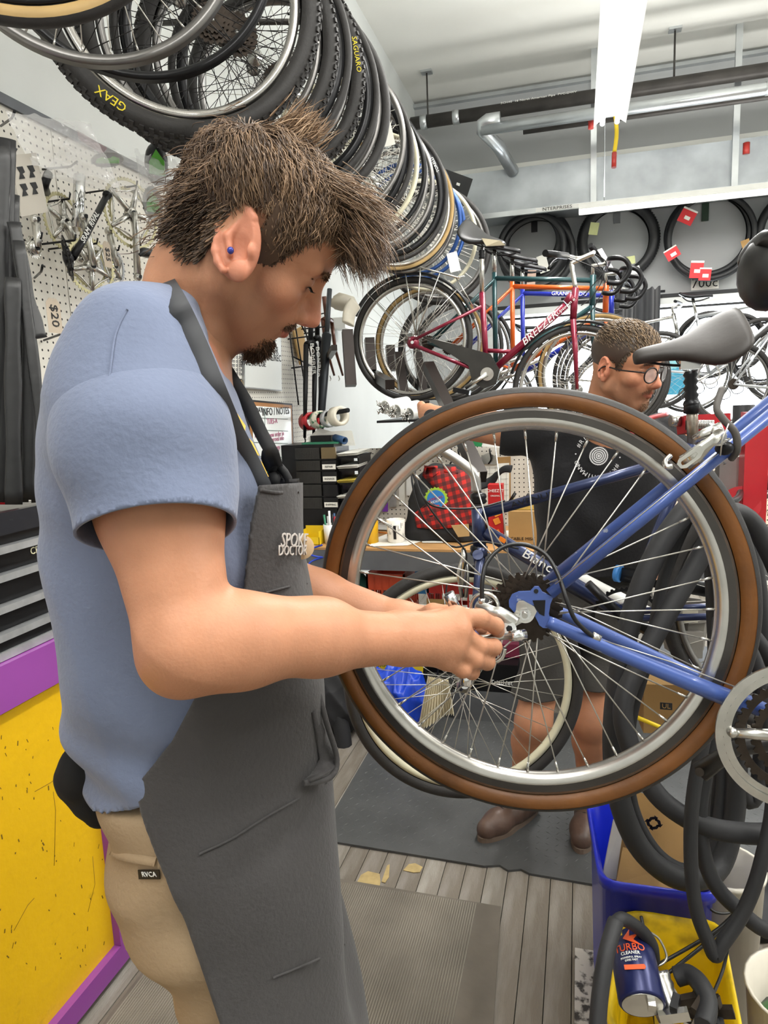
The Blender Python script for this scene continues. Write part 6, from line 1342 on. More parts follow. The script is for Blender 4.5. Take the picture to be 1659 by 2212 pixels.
# yellow print on the shirt chest
m_yp = mat('shirt_yellow', 'e3b84a', .8, var=.05)
for px in ([(508, 888), (530, 920), (528, 935), (512, 915)], [(520, 930), (545, 955), (560, 985), (540, 975)], [(545, 965), (566, 1000), (580, 1030), (562, 1028), (550, 995)], [(552, 985), (558, 1020), (548, 1015)]):
    q = [hit(bvT, u, v, .003, .92) for u, v in px]; MB().prism(q, .001).build('shirt_print', m_yp, tee)
# shirt seams
band('shoulder_seam', [(275, 668), (250, 720), (238, 800), (225, 900), (210, 990)], .0022, m_tee, bvT, tee, .0008, .0006)
# trouser pocket with label
bvP = bvh_of(pants)
band('pocket_edge', [(240, 1838), (262, 1848), (300, 1856), (335, 1862)], .010, m_kh, bvP, pants, .004, .002)
c = hit(bvP, 322, 1889, .004); d = (hit(bvP, 335, 1889, .004) - hit(bvP, 308, 1889, .004)).normalized(); MB().prism([(-.017, -.006), (.017, -.006), (.017, .006), (-.017, .006)], .0012, c, d, V(0, 0, 1)).build('woven_label', m_blk, pants); text('RVCA', 'label_print', m_wtxt, pants, c + (CAM - c).normalized() * .001, d, V(0, 0, 1), .009)
# black glove hanging from the back pocket
FG = Field((-1.05, .4, .85), (-.4, 1.3, 1.3), .004); g = lambda u, v, o=.03: B(u, v, o)
FG.chain([g(225, 1635), g(185, 1660), g(170, 1690)], [.035, .03, .026], .02); FG.chain([g(172, 1640), g(150, 1680), g(148, 1705)], [.018, .016, .012], .01); FG.chain([g(180, 1690), g(190, 1735), g(205, 1765)], [.022, .018, .013], .01); FG.chain([g(200, 1690), g(215, 1740), g(222, 1770)], [.022, .016, .011], .01); FG.chain([g(160, 1690), g(168, 1720), g(180, 1742)], [.016, .013, .010], .008)
gl_ = FG.build('glove', mat('black_cloth', '0d0d0e', .9, bump=.2), None); tag(gl_, 'black work glove stuck in the mechanic\'s back pocket', 'glove')
# ================================================================ SECOND MAN, BEHIND THE WHEEL
T2F = V(.18, -.98, 0).normalized(); T2R = V(T2F.y, -T2F.x, 0)   # facing; his right (image left)
h2c = P(1349, 797, 2.03)
man2 = thing('person', 'bearded man in glasses, black t-shirt, shorts and boots behind the tan-wall wheel', 'person', (oz(1150, 1780, 0)))
fy = V(.80, -.60, 0).normalized(); pt = math.radians(16); F2 = fy * math.cos(pt) - V(0, 0, 1) * math.sin(pt); U2 = fy * math.sin(pt) + V(0, 0, 1) * math.cos(pt); S2 = V(fy.y, -fy.x, 0)
rl_ = math.radians(4); S2, U2 = S2 * math.cos(rl_) - U2 * math.sin(rl_), U2 * math.cos(rl_) + S2 * math.sin(rl_)
HM2 = [list(F2), list(S2), list(U2)]
def H2(x, y, z): return h2c + F2 * x + S2 * y + U2 * z
lo2 = [min(H2(x, y, z)[i] for x in (-.12, .13) for y in (-.1, .1) for z in (-.12, .14)) - .02 for i in range(3)]; hi2 = [max(H2(x, y, z)[i] for x in (-.12, .13) for y in (-.1, .1) for z in (-.12, .14)) + .02 for i in range(3)]; lo2[2] -= .10
FH2 = Field(lo2, hi2, .0024); face(FH2, H2, HM2, jaw=1.03)
nk = P(1300, 925, 2.2); FH2.chain([H2(-.03, 0, -.01), nk], [.060, .068], .03)
for s_ in (1, -1):
    e3_ = (S2 * s_ + F2 * -.35).normalized(); e1_ = U2; e2_ = F2 + S2 * .35 * s_; e2_.normalize(); ear_(FH2, H2(-.012, s_ * .080, .004), e1_, e2_, e3_, .036)
v1_, f1_ = FH2.mesh()
FBm = Field((-.62, 2.0, 1.0), (.62, 2.9, 1.6), .0045)
tc2 = P(1285, 1010, 2.28)
FBm.chain([nk, P(1298, 960, 2.24)], [.066, .085], .04)
shL, elL, wrL = P(1118, 930, 2.27), P(985, 915, 2.33), P(925, 893, 2.5)
FBm.chain([shL, elL, wrL], [.062, .047, .034], .02)
kn3 = [wrL + V(-.04 + .004 * i, .07, .03 - .02 * i) for i in range(4)]
hand(FBm, wrL, kn3, [[(k + V(-.012, .035, -.012), .0105), (k + V(.004, .045, -.03), .009)] for k in kn3], [(wrL + V(.02, .03, -.01), .014), (wrL + V(.02, .07, -.02), .012), (wrL + V(.0, .09, -.03), .010)])
shR, elR, wrR = P(1462, 950, 2.27), P(1512, 1120, 2.25), P(1440, 1235, 2.08)
FBm.chain([shR, elR, wrR], [.06, .046, .032], .02)
kn4 = [wrR + V(-.05, -.05 + .018 * i, -.03 - .008 * i) for i in range(4)]
hand(FBm, wrR, kn4, [[(k + V(-.03, -.01, -.02), .0105), (k + V(-.025, -.005, -.045), .009)] for k in kn4], [(wrR + V(-.01, -.03, -.01), .014), (wrR + V(-.04, -.055, -.025), .012), (wrR + V(-.06, -.06, -.045), .010)])
v2_, f2_ = FBm.mesh()
FL2 = Field((-.6, 2.0, .05), (.45, 2.95, 1.0), .006)
hipA, hipB = P(1195, 1310, 2.46), P(1310, 1310, 2.52)
anA = oz(1128, 1772, .0); anA.z = .12; anB = oz(1272, 1772, .0); anB.z = .12
kA = P(1152, 1560, 2.36); kB = P(1278, 1560, 2.42)
FL2.chain([hipA.lerp(kA, .35), kA], [.072, .058], .03); FL2.chain([kA, kA.lerp(anA, .3) + V(.0, .02, 0), anA], [.058, .060, .038], .03)
FL2.chain([hipB.lerp(kB, .35), kB], [.072, .058], .03); FL2.chain([kB, kB.lerp(anB, .3) + V(.0, .02, 0), anB], [.058, .060, .038], .03)
v3_, f3_ = FL2.mesh()
av = np.concatenate([v1_, v2_, v3_]); af = np.concatenate([f1_, f2_ + len(v1_), f3_ + len(v1_) + len(v2_)])
cc_ = skin_col(av, (h2c, F2, S2, U2))
q_ = (av - np.array(h2c)) @ np.array(HM2).T; stb = (np.linalg.norm(q_, axis=1) < .17) * np.clip((-.015 - q_[:, 2]) / .02, 0, 1) * np.clip(q_[:, 0] / .02, 0, 1); cc_ = cc_ * (1 - stb[:, None] * .3) + np.array(hexc('6b4a34')) * stb[:, None] * .3
cc_ = np.clip(cc_ * 1.15, 0, 1); raw_mesh('body', av, af, m_skin, man2, cc_)
for s_ in (1, -1):
    c = H2(.0728, s_ * .0345, .017); e_ = MB().ball(c, .0125, 12).build('eyeball', m_eyew, man2); g_ = (F2 * .9 - U2 * .4).normalized(); MB().lathe(c + g_ * .0108, g_, [(0, .0022), (.0055, .0008)], 12).build('iris', m_iris, e_)
# glasses
gf = MB()
for s_ in (1, -1):
    c = H2(.108, s_ * .033, .008); a = (S2 * s_ * .96 - F2 * .22).normalized(); b = (U2 - F2 * .0).normalized()
    gf.tube([c + a * .0235 * math.cos(t) + b * .0215 * math.sin(t) for t in [k * 2 * PI / 28 for k in range(28)]], .0021, 6, closed=True)
    gf.tube(spl([H2(.101, s_ * .057, .016), H2(.092, s_ * .072, .017), H2(.04, s_ * .083, .012), H2(-.008, s_ * .086, .012), H2(-.028, s_ * .083, -.005)], 4), .0022, 6)
gf.tube(spl([H2(.110, .0105, .013), H2(.113, 0, .0165), H2(.110, -.0105, .013)], 4), .0022, 6)
gl2 = gf.build('glasses', mat('dark_tortoise', '1d1614', .3, var=.3, scale=80), man2)
for s_ in (1, -1):
    c = H2(.108, s_ * .033, .008); a = (S2 * s_ * .96 - F2 * .22).normalized(); MB().prism([(.022 * math.cos(t), .020 * math.sin(t)) for t in [k * 2 * PI / 24 for k in range(24)]], .0012, c, a, U2).build('lens', mat('lens_glass', (1, 1, 1), .03, var=0, alpha=.12, spec=.8), gl2)
# hair, short at the sides, swept on top
HB = np.array(HM2); HCb = np.array(h2c)
def surf2(p, h):
    q = (p - HCb) @ HB.T - SC; k = np.sqrt(((q / SR) ** 2).sum(1)); q = q / k[:, None]; nn = q / SR ** 2; nn /= np.linalg.norm(nn, axis=1)[:, None]; return HCb + (SC + q + nn * (h[:, None] if isinstance(h, np.ndarray) else h)) @ HB
def hl2(x): return np.interp(x, [-.11, -.085, -.06, -.035, -.028, .012, .018, .03, .045, .07, .09], [-.05, -.045, -.03, -.01, .028, .028, -.01, .03, .055, .078, .085])
r_ = np.random.default_rng(21); d_ = r_.normal(size=(21000, 3)); d_ /= np.linalg.norm(d_, axis=1)[:, None]; q_ = SC + d_ * SR; q_ = q_[q_[:, 2] > hl2(q_[:, 0])][:7500]; n_ = len(q_)
nn_ = (q_ - SC) / SR ** 2; nn_ /= np.linalg.norm(nn_, axis=1)[:, None]; tp = np.clip((nn_[:, 2] - .1) / .6, 0, 1); t_ = np.stack([np.full(n_, .9), .25 * np.ones(n_), -.6 * (1 - tp)], 1) + r_.normal(size=(n_, 3)) * .12; t_ -= nn_ * (t_ * nn_).sum(1)[:, None]; t_ /= np.linalg.norm(t_, axis=1)[:, None]
b_ = (r_.random(n_) * (.5 + .5 * tp))[:, None]; c_ = np.array(hexc('33261e')) * (1 - b_) + np.array(hexc('9a8164')) * b_
strands('hair', HCb + q_ @ HB, nn_ @ HB, t_ @ HB, .012 + .028 * tp * r_.random(n_), .001 + .010 * tp * r_.random(n_), c_, seg=4, surf=surf2, w=.0012, wob=.0006, parent=man2, hm=m_hair, lab='short brown hair swept forward on top')
FS2 = Field(lo2, hi2, .004); FS2.ell(H2(*SC), tuple(SR + .004), HM2); sv, sf = FS2.mesh(); ql = (sv - HCb) @ HB.T; kk_ = ql[:, 2] > hl2(ql[:, 0]) + .002; sf = sf[kk_[sf].all(1)]; raw_mesh('scalp_hair', sv, sf, m_hair, man2, np.tile(np.array(hexc('3d2e24')), (len(sv), 1)))
def bset2(N, gen, L, name, w=.0006, cols=('5b3f2c', 'a07a58')):
    r = np.random.default_rng(31); q, dd = gen(r, N); b = r.random((N, 1)); c = np.array(hexc(cols[0])) * (1 - b) + np.array(hexc(cols[1])) * b; strands(name, HCb + q @ HB, np.tile(HB[0], (N, 1)), dd @ HB, L * (.5 + .7 * r.random(N)), np.zeros(N), c, seg=3, w=w, wob=.001, parent=man2, hm=m_hair)
bset2(1500, gg, .006, 'chin_beard'); bset2(700, mg, .005, 'moustache'); bset2(350, bg, .006, 'eyebrows', cols=('3c2c20', '6a5040'))
# black t-shirt
def secs2(rows):
    out = []
    for u0, u1, v, d, b in rows:
        a = P(u0, v, d); c = P(u1, v, d); m = (a + c) / 2; out.append((m.z, m.x, m.y, b, (c - a).length / 2))
    return out
m_btee = mat('black_tshirt', '131316', .9, var=.1, scale=6, bump=.3, bscale=120, sheen=.1)
FT2 = Field((-.5, 1.95, .95), (.6, 2.75, 1.62), .006)
FT2.stack(secs2([(1215, 1385, 905, 2.24, .09), (1145, 1440, 935, 2.26, .105), (1150, 1440, 1000, 2.28, .125), (1160, 1440, 1100, 2.32, .13), (1160, 1425, 1200, 2.38, .13), (1170, 1400, 1290, 2.43, .13)]), .03, fwd=T2F)
FT2.chain([P(1150, 930, 2.27), P(1095, 925, 2.29), P(1040, 920, 2.31)], [.078, .076, .076], .03); FT2.chain([P(1430, 945, 2.27), P(1475, 1000, 2.26), P(1500, 1080, 2.25)], [.075, .074, .078], .03)
FT2.cap(nk, H2(0, 0, -.02), .07, .07, .012, 's'); FT2.cap(nk, nk + F2 * .05, .060, .050, .012, 's')
FT2.fn(lambda d, x, y, z: d + (.004 * np.sin(30 * z + 18 * x + 2 * np.sin(14 * x)) + .004 * np.sin(22 * x - 30 * z)).astype(np.float32))
def tk2(v):
    g = v[:, 2] - P(1290, 1268, 2.43).z
    for A_, B_ in ((P(1150, 930, 2.27), P(1086, 924, 2.29)), (P(1475, 1000, 2.26), P(1494, 1068, 2.25))):
        A_, B_ = np.array(A_), np.array(B_); ad = B_ - A_; ad /= np.linalg.norm(ad); q = v - B_; dd = q @ ad; rr = np.linalg.norm(q - dd[:, None] * ad, axis=1); g = np.minimum(g, np.where((rr < .11) & (dd > -.03), -dd, 1.))
    return g
tee2 = FT2.build('tshirt', m_btee, man2, keep=tk2); md = tee2.modifiers.new('s', 'SOLIDIFY'); md.thickness = .003
bv2 = bvh_of(tee2); pc = hit(bv2, 1293, 985, .004, 2.15); px_ = (hit(bv2, 1330, 983, .004, 2.15) - hit(bv2, 1260, 985, .004, 2.15)).normalized(); pn = (CAM - pc).normalized(); pz = (V(0, 0, 1) - px_ * V(0, 0, 1).dot(px_)).normalized(); pn = px_.cross(pz)
em = MB()
for r0 in (.029, .0225, .0165, .0105, .005): em.ring(gear_out(r0, int(r0 * 1100) + 6, .0022), circ(r0 - .0042, (int(r0 * 1100) + 6) * 4), .001, pc + pn * .002, px_, pz)
em.build('chest_emblem', mat('white_ink', 'd8d8d8', .7, var=0), tee2)
s_ = '#RIDESHIMANO \u2022 #RIDESHIMANO \u2022 '
for i, ch in enumerate(s_):
    if ch == ' ': continue
    a = math.radians(150) - 2 * PI * i / len(s_); d = px_ * math.cos(a) + pz * math.sin(a); t = -(-px_ * math.sin(a) + pz * math.cos(a)); lp = pc + d * .066; hh = bv2.ray_cast(lp + pn * .15, -pn)[0]; text(ch, 'ring_lettering', MATS['white_ink'], tee2, (hh if hh is not None else lp) + pn * .004, t, d, .019)
# shorts
m_sh = mat('charcoal_shorts', '3f3d3a', .9, var=.12, scale=8, bump=.3, bscale=120)
FS3 = Field((-.5, 2.05, .42), (.5, 2.95, 1.12), .006)
FS3.stack(secs2([(1172, 1400, 1255, 2.43, .125), (1165, 1400, 1300, 2.46, .13), (1150, 1380, 1360, 2.48, .12)]), .03, fwd=T2F)
kA2 = hipA.lerp(kA, .80); kB2 = hipB.lerp(kB, .80)
FS3.chain([hipA + V(.01, 0, 0), kA2], [.10, .084], .03); FS3.chain([hipB, kB2], [.10, .084], .03)
FS3.fn(lambda d, x, y, z: d + (.005 * np.sin(30 * z + 22 * x) + .003 * np.sin(50 * z - 10 * y)).astype(np.float32))
zc_ = P(1160, 1490, 2.4).z; sho = FS3.build('shorts', m_sh, man2, keep=lambda v: v[:, 2] - zc_); md = sho.modifiers.new('s', 'SOLIDIFY'); md.thickness = .004
# socks and boots
m_bt = mat('brown_leather', '58443a', .45, var=.3, scale=18, bump=.3, bscale=60); m_sole = mat('boot_sole', '6a5a4e', .7, var=.1); m_sock = mat('grey_blue_sock', '3c4450', .9)
for an, fd in ((anA, V(-.62, -.78, 0)), (anB, V(-.15, -1, 0))):
    MB().cyl(V(an.x, an.y, .11), V(an.x, an.y, .2), .044, .043, n=20).build('sock', m_sock, man2)
    b = shoe(man2, an, fd, m_bt, m_sole, name='boot'); f = fd.normalized(); w = f.cross(V(0, 0, 1)); t = V(an.x, an.y, 0)
    lc = MB(); 
    for i in range(5):
        x_ = .035 + .022 * i; z_ = .125 - .011 * i; lc.tube(spl([t + f * x_ - w * .018 + V(0, 0, z_ - .008), t + f * (x_ + .004) + V(0, 0, z_ + .002), t + f * x_ + w * .018 + V(0, 0, z_ - .008)], 3), .0018, 5)
    lc.tube(spl([t + f * .03 + V(0, 0, .13), t + f * .05 + w * .03 + V(0, 0, .125), t + f * .09 + w * .03 + V(0, 0, .10), t + f * .06 + V(0, 0, .125)], 4), .0016, 5).build('laces', m_blk, b)
    MB().tube(spl([t + f * .135 - w * .043 + V(0, 0, .04), t + f * .13 - w * .02 + V(0, 0, .078), t + f * .13 + w * .02 + V(0, 0, .078), t + f * .135 + w * .043 + V(0, 0, .04)], 4), .0016, 5).build('toe_cap_seam', m_sole, b)
# ================================================================ WORKBENCH
m_wood = mat('bench_wood', 'b58a58', .5, var=.15, scale=5, stretch=(1, 8, 1), bump=.15, bscale=20)
m_gmet = mat('grey_steel', '6b6d6f', .45, .5, var=.1)
YB = 3.22; ZD = .835; YK = 3.88
wbn = thing('workbench', 'workbench with a wooden top and grey steel front edge behind the wheel', 'workbench', (-.4, 3.5, 0))
MB().bx(-1.58, 1.2, YB + .004, YK - .01, ZD - .012, ZD).build('bench_top', m_wood, wbn)
MB().bx(-1.58, 1.2, YB, YB + .03, ZD - .11, ZD - .013).build('front_rail', m_gmet, wbn); MB().bx(-1.58, 1.2, YB + .031, YK - .01, ZD - .03, ZD - .0125).build('tray', m_gmet, wbn)
for xx in (-1.55, -.45, 1.12):
    for yy in (YB + .01, YK - .07): MB().bx(xx, xx + .05, yy, yy + .05, 0, ZD - .031).build('leg', m_gmet, wbn)
MB().bx(-1.58, 1.2, YB + .12, YK - .02, .16, .19).build('lower_shelf', m_blackm, wbn)
m_peg2 = pegmat('pegboard_back', .0254, .0036, 'xz', 'cfcac0')
bp_ = thing('bench_pegboard', 'cream pegboard standing upright at the back of the workbench', 'pegboard', (-.2, YK, ZD)); MB().bx(-1.24, 1.2, YK, YK + .012, ZD - .05, 1.285).build('panel', m_peg2, bp_)
for xx in (-1.15, .0, 1.1): MB().bx(xx, xx + .04, YK + .013, YK + .04, 0, 1.27).build('post', m_gmet, bp_)
def D(u, v, y): return oy(u, v, y)
# organiser drawers
oc = thing('drawer_organiser', 'black organiser with small labelled drawers at the left end of the bench', 'organiser', D(690, 1100, 3.5))
a = D(640, 962, 3.45); b = D(728, 1150, 3.45); m_smk = mat('smoke_plastic', '2a2927', .25, var=.2, scale=30)
x0, x1, z1 = a.x, b.x, a.z; z0 = ZD
MB().bx(x0 - .15, x1, 3.47, 3.72, z0, z1).build('case', m_blackm, oc)
ys_ = (965, 993, 1017, 1045, 1073, 1100)
for i in range(5):
    za, zb_ = D(690, ys_[i] + 2, 3.46).z, D(690, ys_[i + 1] - 2, 3.46).z
    for j, (ua, ub) in enumerate(((640, 692), (696, 727))):
        xa, xb = D(ua, 1000, 3.46).x, D(ub, 1000, 3.46).x; dr = MB().bx(xa, xb, 3.452, 3.468, zb_, za).build('drawer', m_smk if j == 0 else (mat('amber_smoke', '6a5a3c', .3, var=.1) if i == 0 else m_blackm), oc)
        if j == 0:
            rb_ = MB()
            for k in range(14): xr = xa + (xb - xa) * (k + .5) / 14; rb_.bx(xr - .0012, xr + .0012, 3.449, 3.452, zb_ + .004, za - .004)
            rb_.build('ribs', m_smk, dr, kind='stuff')
        elif i in (1, 2, 4):
            cz = (za + zb_) / 2 - .008; MB().bx(xa + .003, xb - .003, 3.449, 3.4515, cz - .013, cz + .013).build('label', m_paper, dr); text({1: 'REPAIR', 2: 'SIGNAGE', 4: 'SHIPPING'}[i], 'label_print', m_btxt, dr, V((xa + xb) / 2, 3.4485, cz), (1, 0, 0), (0, 0, 1), .014)
# letter trays right of it
lt = thing('letter_tray', 'black wire letter trays full of papers beside the organiser', 'tray', D(760, 1100, 3.5))
for k, v in enumerate((985, 1012, 1042, 1075)):
    p = D(735, v, 3.5); q = D(775, v, 3.5); MB().bx(p.x, q.x, 3.48, 3.74, p.z - .012, p.z).build('tray', m_blackm, lt)
    sh_ = MB()
    for i in range(3): sh_.prism([V(p.x + .004, 3.45 - .01 * i, p.z + .004 + .006 * i), V(q.x + .012, 3.44, p.z + .01 + .005 * i), V(q.x, 3.72, p.z + .012 + .005 * i), V(p.x + .004, 3.72, p.z + .006 + .006 * i)], .002)
    sh_.build('papers', m_paper if k != 2 else mat('yellow_folder', 'cfb84a', .7), lt)
for xx in (D(736, 1000, 3.5).x, D(774, 1000, 3.5).x): MB().bx(xx - .004, xx + .004, 3.5, 3.72, ZD, D(760, 985, 3.5).z).build('tray_side', m_blackm, lt)
# on top of the organiser
one(MB().box(D(700, 950, 3.6) + V(0, 0, .003), (.12, .1, .045)), 'black_roll_box', m_blackm, 'black ribbed roll standing on the organiser', 'roll')
ro = D(745, 952, 3.5); t = thing('paper_tube', 'blue rolled tube lying on the organiser with its open end to the front', 'tube', ro); MB().lathe(ro, (-.75, .55, .15), [(.014, 0), (.02, 0), (.02, .09), (.014, .09)], 18, closedprof=True).build('tube_body', mat('deep_blue_card', '27486e', .5), t)
one(MB().prism([D(666, 945, 3.62), D(690, 925, 3.62), D(716, 932, 3.62), D(760, 930, 3.62), D(768, 962, 3.6), D(670, 965, 3.6)], .004), 'paper_stack', m_paper, 'crumpled papers behind the black roll on the organiser', 'paper')
one(MB().bx(x0 + .02, x1 + .02, 3.48, 3.7, z1 + .001, z1 + .010), 'green_tray', mat('green_plastic', '2f7a5c', .4), 'thin green tray lid on top of the organiser', 'lid')
# tape rolls on a black rod
rd_ = thing('tape_rod', 'black rod sticking out of the wall holding tape rolls', 'rod', L_(690, 900, -1.5)); ta = P(650, 905, 3.95); tbq = P(752, 886, 3.6); MB().cyl(ta, tbq, .012).build('rod', m_blackm, rd_)
def roll(f, w, R, m, lab, ri=.034):
    c = ta.lerp(tbq, f) - V(0, 0, ri - .012); ax = (tbq - ta).normalized(); return one(MB().lathe(c, ax, [(ri, -w / 2), (R, -w / 2), (R, w / 2), (ri, w / 2)], 30, closedprof=True), 'tape_roll', m, lab, 'tape', 'tape rolls on the rod')
roll(.18, .065, .050, m_redm, 'red tape roll on the rod'); roll(.40, .05, .048, mat('green_white_tape', '3f7a55', .5, col2='d8d2c0', thr=(.42, .48), scale=30, var=0), 'green and white patterned tape roll on the rod'); roll(.60, .03, .047, m_ts, 'narrow grey tape roll in the middle of the rod', .038); roll(.80, .06, .052, mat('cream_tape', 'd5cfbf', .6), 'cream masking tape roll nearest the end of the rod')
# desk things
def seat(u, v, y): p = D(u, v, y); p.z = ZD; return p
mg_ = seat(855, 1140, 3.38); mug = thing('mug', 'white mug with black drawings standing on the bench', 'mug', mg_)
MB().lathe(mg_, (0, 0, 1), [(0, .002), (.036, .0), (.044, .008), (.048, .12), (.045, .12), (.041, .01), (0, .01)], 32).build('mug_body', mat('ceramic_white', 'e6e1d8', .15, var=0), mug)
for k in range(16):
    a = -PI / 2 + (k - 7.5) * .15; z = random.uniform(.03, .1); d = V(math.cos(a), math.sin(a), 0); MB().box(mg_ + d * (.0475 + z * .01) + V(0, 0, z), (.0014, .001, random.uniform(.01, .03)), ex=(-d.y, d.x, 0), ez=(0, random.uniform(-.3, .3) * d.x, 1)).build('line_drawing', m_btxt, mug)
MB().box(mg_ + V(.006, -.0475, .06), (.014, .003, .07)).build('black_door_print', m_btxt, mug)
yc = seat(795, 1160, 3.36); one(MB().lathe(yc, (0, 0, 1), [(0, .001), (.054, 0), (.056, .19), (.052, .19), (.05, .004)], 30), 'yellow_cylinder', mat('bright_yellow', 'e8b41a', .4, var=.04), 'tall bright yellow tin standing on the bench behind the tan tyre', 'tin')
wc_ = seat(715, 1155, 3.34); t = thing('pen_cup', 'white cup full of pens and markers at the left of the bench', 'cup', wc_); MB().lathe(wc_, (0, 0, 1), [(0, .001), (.034, 0), (.038, .1), (.035, .1), (.031, .004)], 24).build('cup_body', m_white, t)
for k, (c_, dx, h) in enumerate((('2f7a5c', -.02, .15), ('e8e8e8', .0, .17), ('a8182a', .02, .14), ('16171a', .01, .15), ('e8e8e8', -.01, .14), ('27486e', .015, .155))): one(MB().cyl(wc_ + V(dx * .7, .004 * (k - 3), .006), wc_ + V(dx * 1.4, .004 * (k - 3), h), .006, n=8), 'marker_pen', mat('pen_' + c_, c_, .4, var=0), ['green', 'white', 'red', 'black', 'second white', 'blue'][k] + ' marker standing in the white pen cup', 'pen', 'pens in the cup')
wb_ = seat(730, 1150, 3.36); one(MB().lathe(wb_ + V(.0, .06, 0), (0, 0, 1), [(0, 0), (.018, 0), (.018, .1), (.008, .115), (.004, .15), (0, .15)], 16), 'glue_bottle', m_white, 'white nozzle bottle standing behind the pen cup', 'bottle')
yb = seat(675, 1150, 3.33); t = thing('parts_bin', 'small yellow open-front parts bin at the left end of the bench', 'bin', yb)
mb = MB(); X_, Y_ = .055, .05
for (xa, xb, ya, yb_, z_) in ((-X_, X_, -Y_, -Y_ + .003, .04), (-X_, X_, Y_ - .003, Y_, .085), (-X_, -X_ + .003, -Y_, Y_, .07), (X_ - .003, X_, -Y_, Y_, .07), (-X_, X_, -Y_, Y_, .003)): mb.bx(yb.x + xa, yb.x + xb, yb.y + ya, yb.y + yb_, ZD + .001, ZD + z_)
mb.build('bin_body', MATS['yellow_plastic'], t)
# papers
for k, (pts, lab) in enumerate(((((805, 1165), (850, 1148), (905, 1150), (925, 1165), (880, 1178), (800, 1180)), 'crumpled white sheet on the bench by the mug'), (((905, 1148), (945, 1150), (965, 1172), (912, 1172)), 'small printed receipt right of the crumpled sheet'), (((1050, 1150), (1145, 1142), (1146, 1172), (1120, 1175), (1048, 1164)), 'white sheet on the bench below the snack box'), (((808, 1133), (850, 1135), (840, 1145), (800, 1143)), 'folded tissue beside the mug'))):
    q = [oz(u, v, ZD + .003 + .001 * k) for u, v in pts]; q = [V(p.x, min(p.y, YK - .03), p.z) for p in q]; one(MB().prism(q, .0015), 'paper_sheet', m_paper, lab, 'paper', 'papers on the bench')
pn_ = oz(880, 1150, ZD + .01); one(MB().cyl(oz(800, 1148, ZD + .009), oz(850, 1153, ZD + .009), .004, n=6), 'pencil', mat('pencil_orange', 'c8742a', .4), 'orange pencil lying on the crumpled sheet', 'pencil')
env = one(MB().prism([D(975, 1135, 3.34), D(1012, 1132, 3.34), D(1014, 1158, 3.34), D(990, 1160, 3.34)], .006), 'envelope', mat('kraft_paper', 'b99a6a', .8), 'small brown envelope leaning on the plaid bag', 'envelope')
# plaid bag
m_plaid = mat('plaid_cloth', 'b32018', .85, var=.08)
N = m_plaid.node_tree.nodes; L = m_plaid.node_tree.links; b_ = N['Principled BSDF']; tc = N.new('ShaderNodeTexCoord'); src = b_.inputs['Base Color'].links[0].from_socket
mp = N.new('ShaderNodeMapping'); mp.inputs['Rotation'].default_value = (0, .25, 0); L.new(tc.outputs['Object'], mp.inputs[0]); sp_ = N.new('ShaderNodeSeparateXYZ'); L.new(mp.outputs[0], sp_.inputs[0]); last = src
for ax in 'XZ':
    d = N.new('ShaderNodeMath'); d.operation = 'MULTIPLY'; d.inputs[1].default_value = 26; L.new(sp_.outputs[ax], d.inputs[0]); f = N.new('ShaderNodeMath'); f.operation = 'FRACT'; L.new(d.outputs[0], f.inputs[0]); lt_ = N.new('ShaderNodeMath'); lt_.operation = 'LESS_THAN'; lt_.inputs[1].default_value = .5; L.new(f.outputs[0], lt_.inputs[0])
    mm = N.new('ShaderNodeMath'); mm.operation = 'MULTIPLY'; mm.inputs[1].default_value = .68; L.new(lt_.outputs[0], mm.inputs[0]); mx = N.new('ShaderNodeMix'); mx.data_type = 'RGBA'; L.new(mm.outputs[0], mx.inputs[0]); L.new(last, mx.inputs[6]); mx.inputs[7].default_value = (.02, .012, .012, 1); last = mx.outputs[2]
L.new(last, b_.inputs['Base Color'])
m_bagb = mat('black_canvas', '1b1b1d', .8, var=.1, bump=.2)
bc_ = seat(960, 1140, 3.5); bag = thing('messenger_bag', 'red and black plaid bag with a round badge slumped on the bench', 'bag', bc_)
FG2 = Field((bc_.x - .3, 3.28, ZD), (bc_.x + .3, 3.78, ZD + .48), .006)
FG2.stack([(ZD + .0, bc_.x, 3.52, .19, .13), (ZD + .05, bc_.x - .0, 3.52, .2, .135), (ZD + .2, bc_.x, 3.54, .185, .12), (ZD + .32, bc_.x + .01, 3.56, .15, .09), (ZD + .37, bc_.x + .02, 3.57, .12, .06)], .02, p=3.2)
FG2.fn(lambda d, x, y, z: np.maximum(d + (.010 * np.sin(22 * x + 9 * z) * np.sin(17 * z + 5 * x) + .004 * np.sin(60 * x + 30 * z)).astype(np.float32), (ZD + .004 - z) + 0 * d))
FG2.build('bag_body', m_bagb, bag); bvB = bvh_of(bag.children[0])
def bagpatch(px, nm, m, lift):
    vs = []; n = len(px); cu_, cv_ = sum(p[0] for p in px) / n, sum(p[1] for p in px) / n; R_ = 6
    for r in range(R_ + 1):
        for u, v in px: vs.append(hit(bvB, cu_ + (u - cu_) * r / R_, cv_ + (v - cv_) * r / R_, lift, 3.45))
    fs = [(r * n + i, r * n + (i + 1) % n, (r + 1) * n + (i + 1) % n, (r + 1) * n + i) for r in range(R_) for i in range(n)]; o = MB().add(vs, fs, True).build(nm, m, bag); md = o.modifiers.new('s', 'SOLIDIFY'); md.thickness = .004; return o
bagpatch([(915, 1030), (925, 1015), (950, 1012), (985, 1012), (1018, 1022), (1022, 1060), (1018, 1100), (1022, 1135), (980, 1140), (940, 1143), (900, 1140), (893, 1110), (920, 1090), (932, 1070), (935, 1050)], 'plaid_flap', m_plaid, .008)
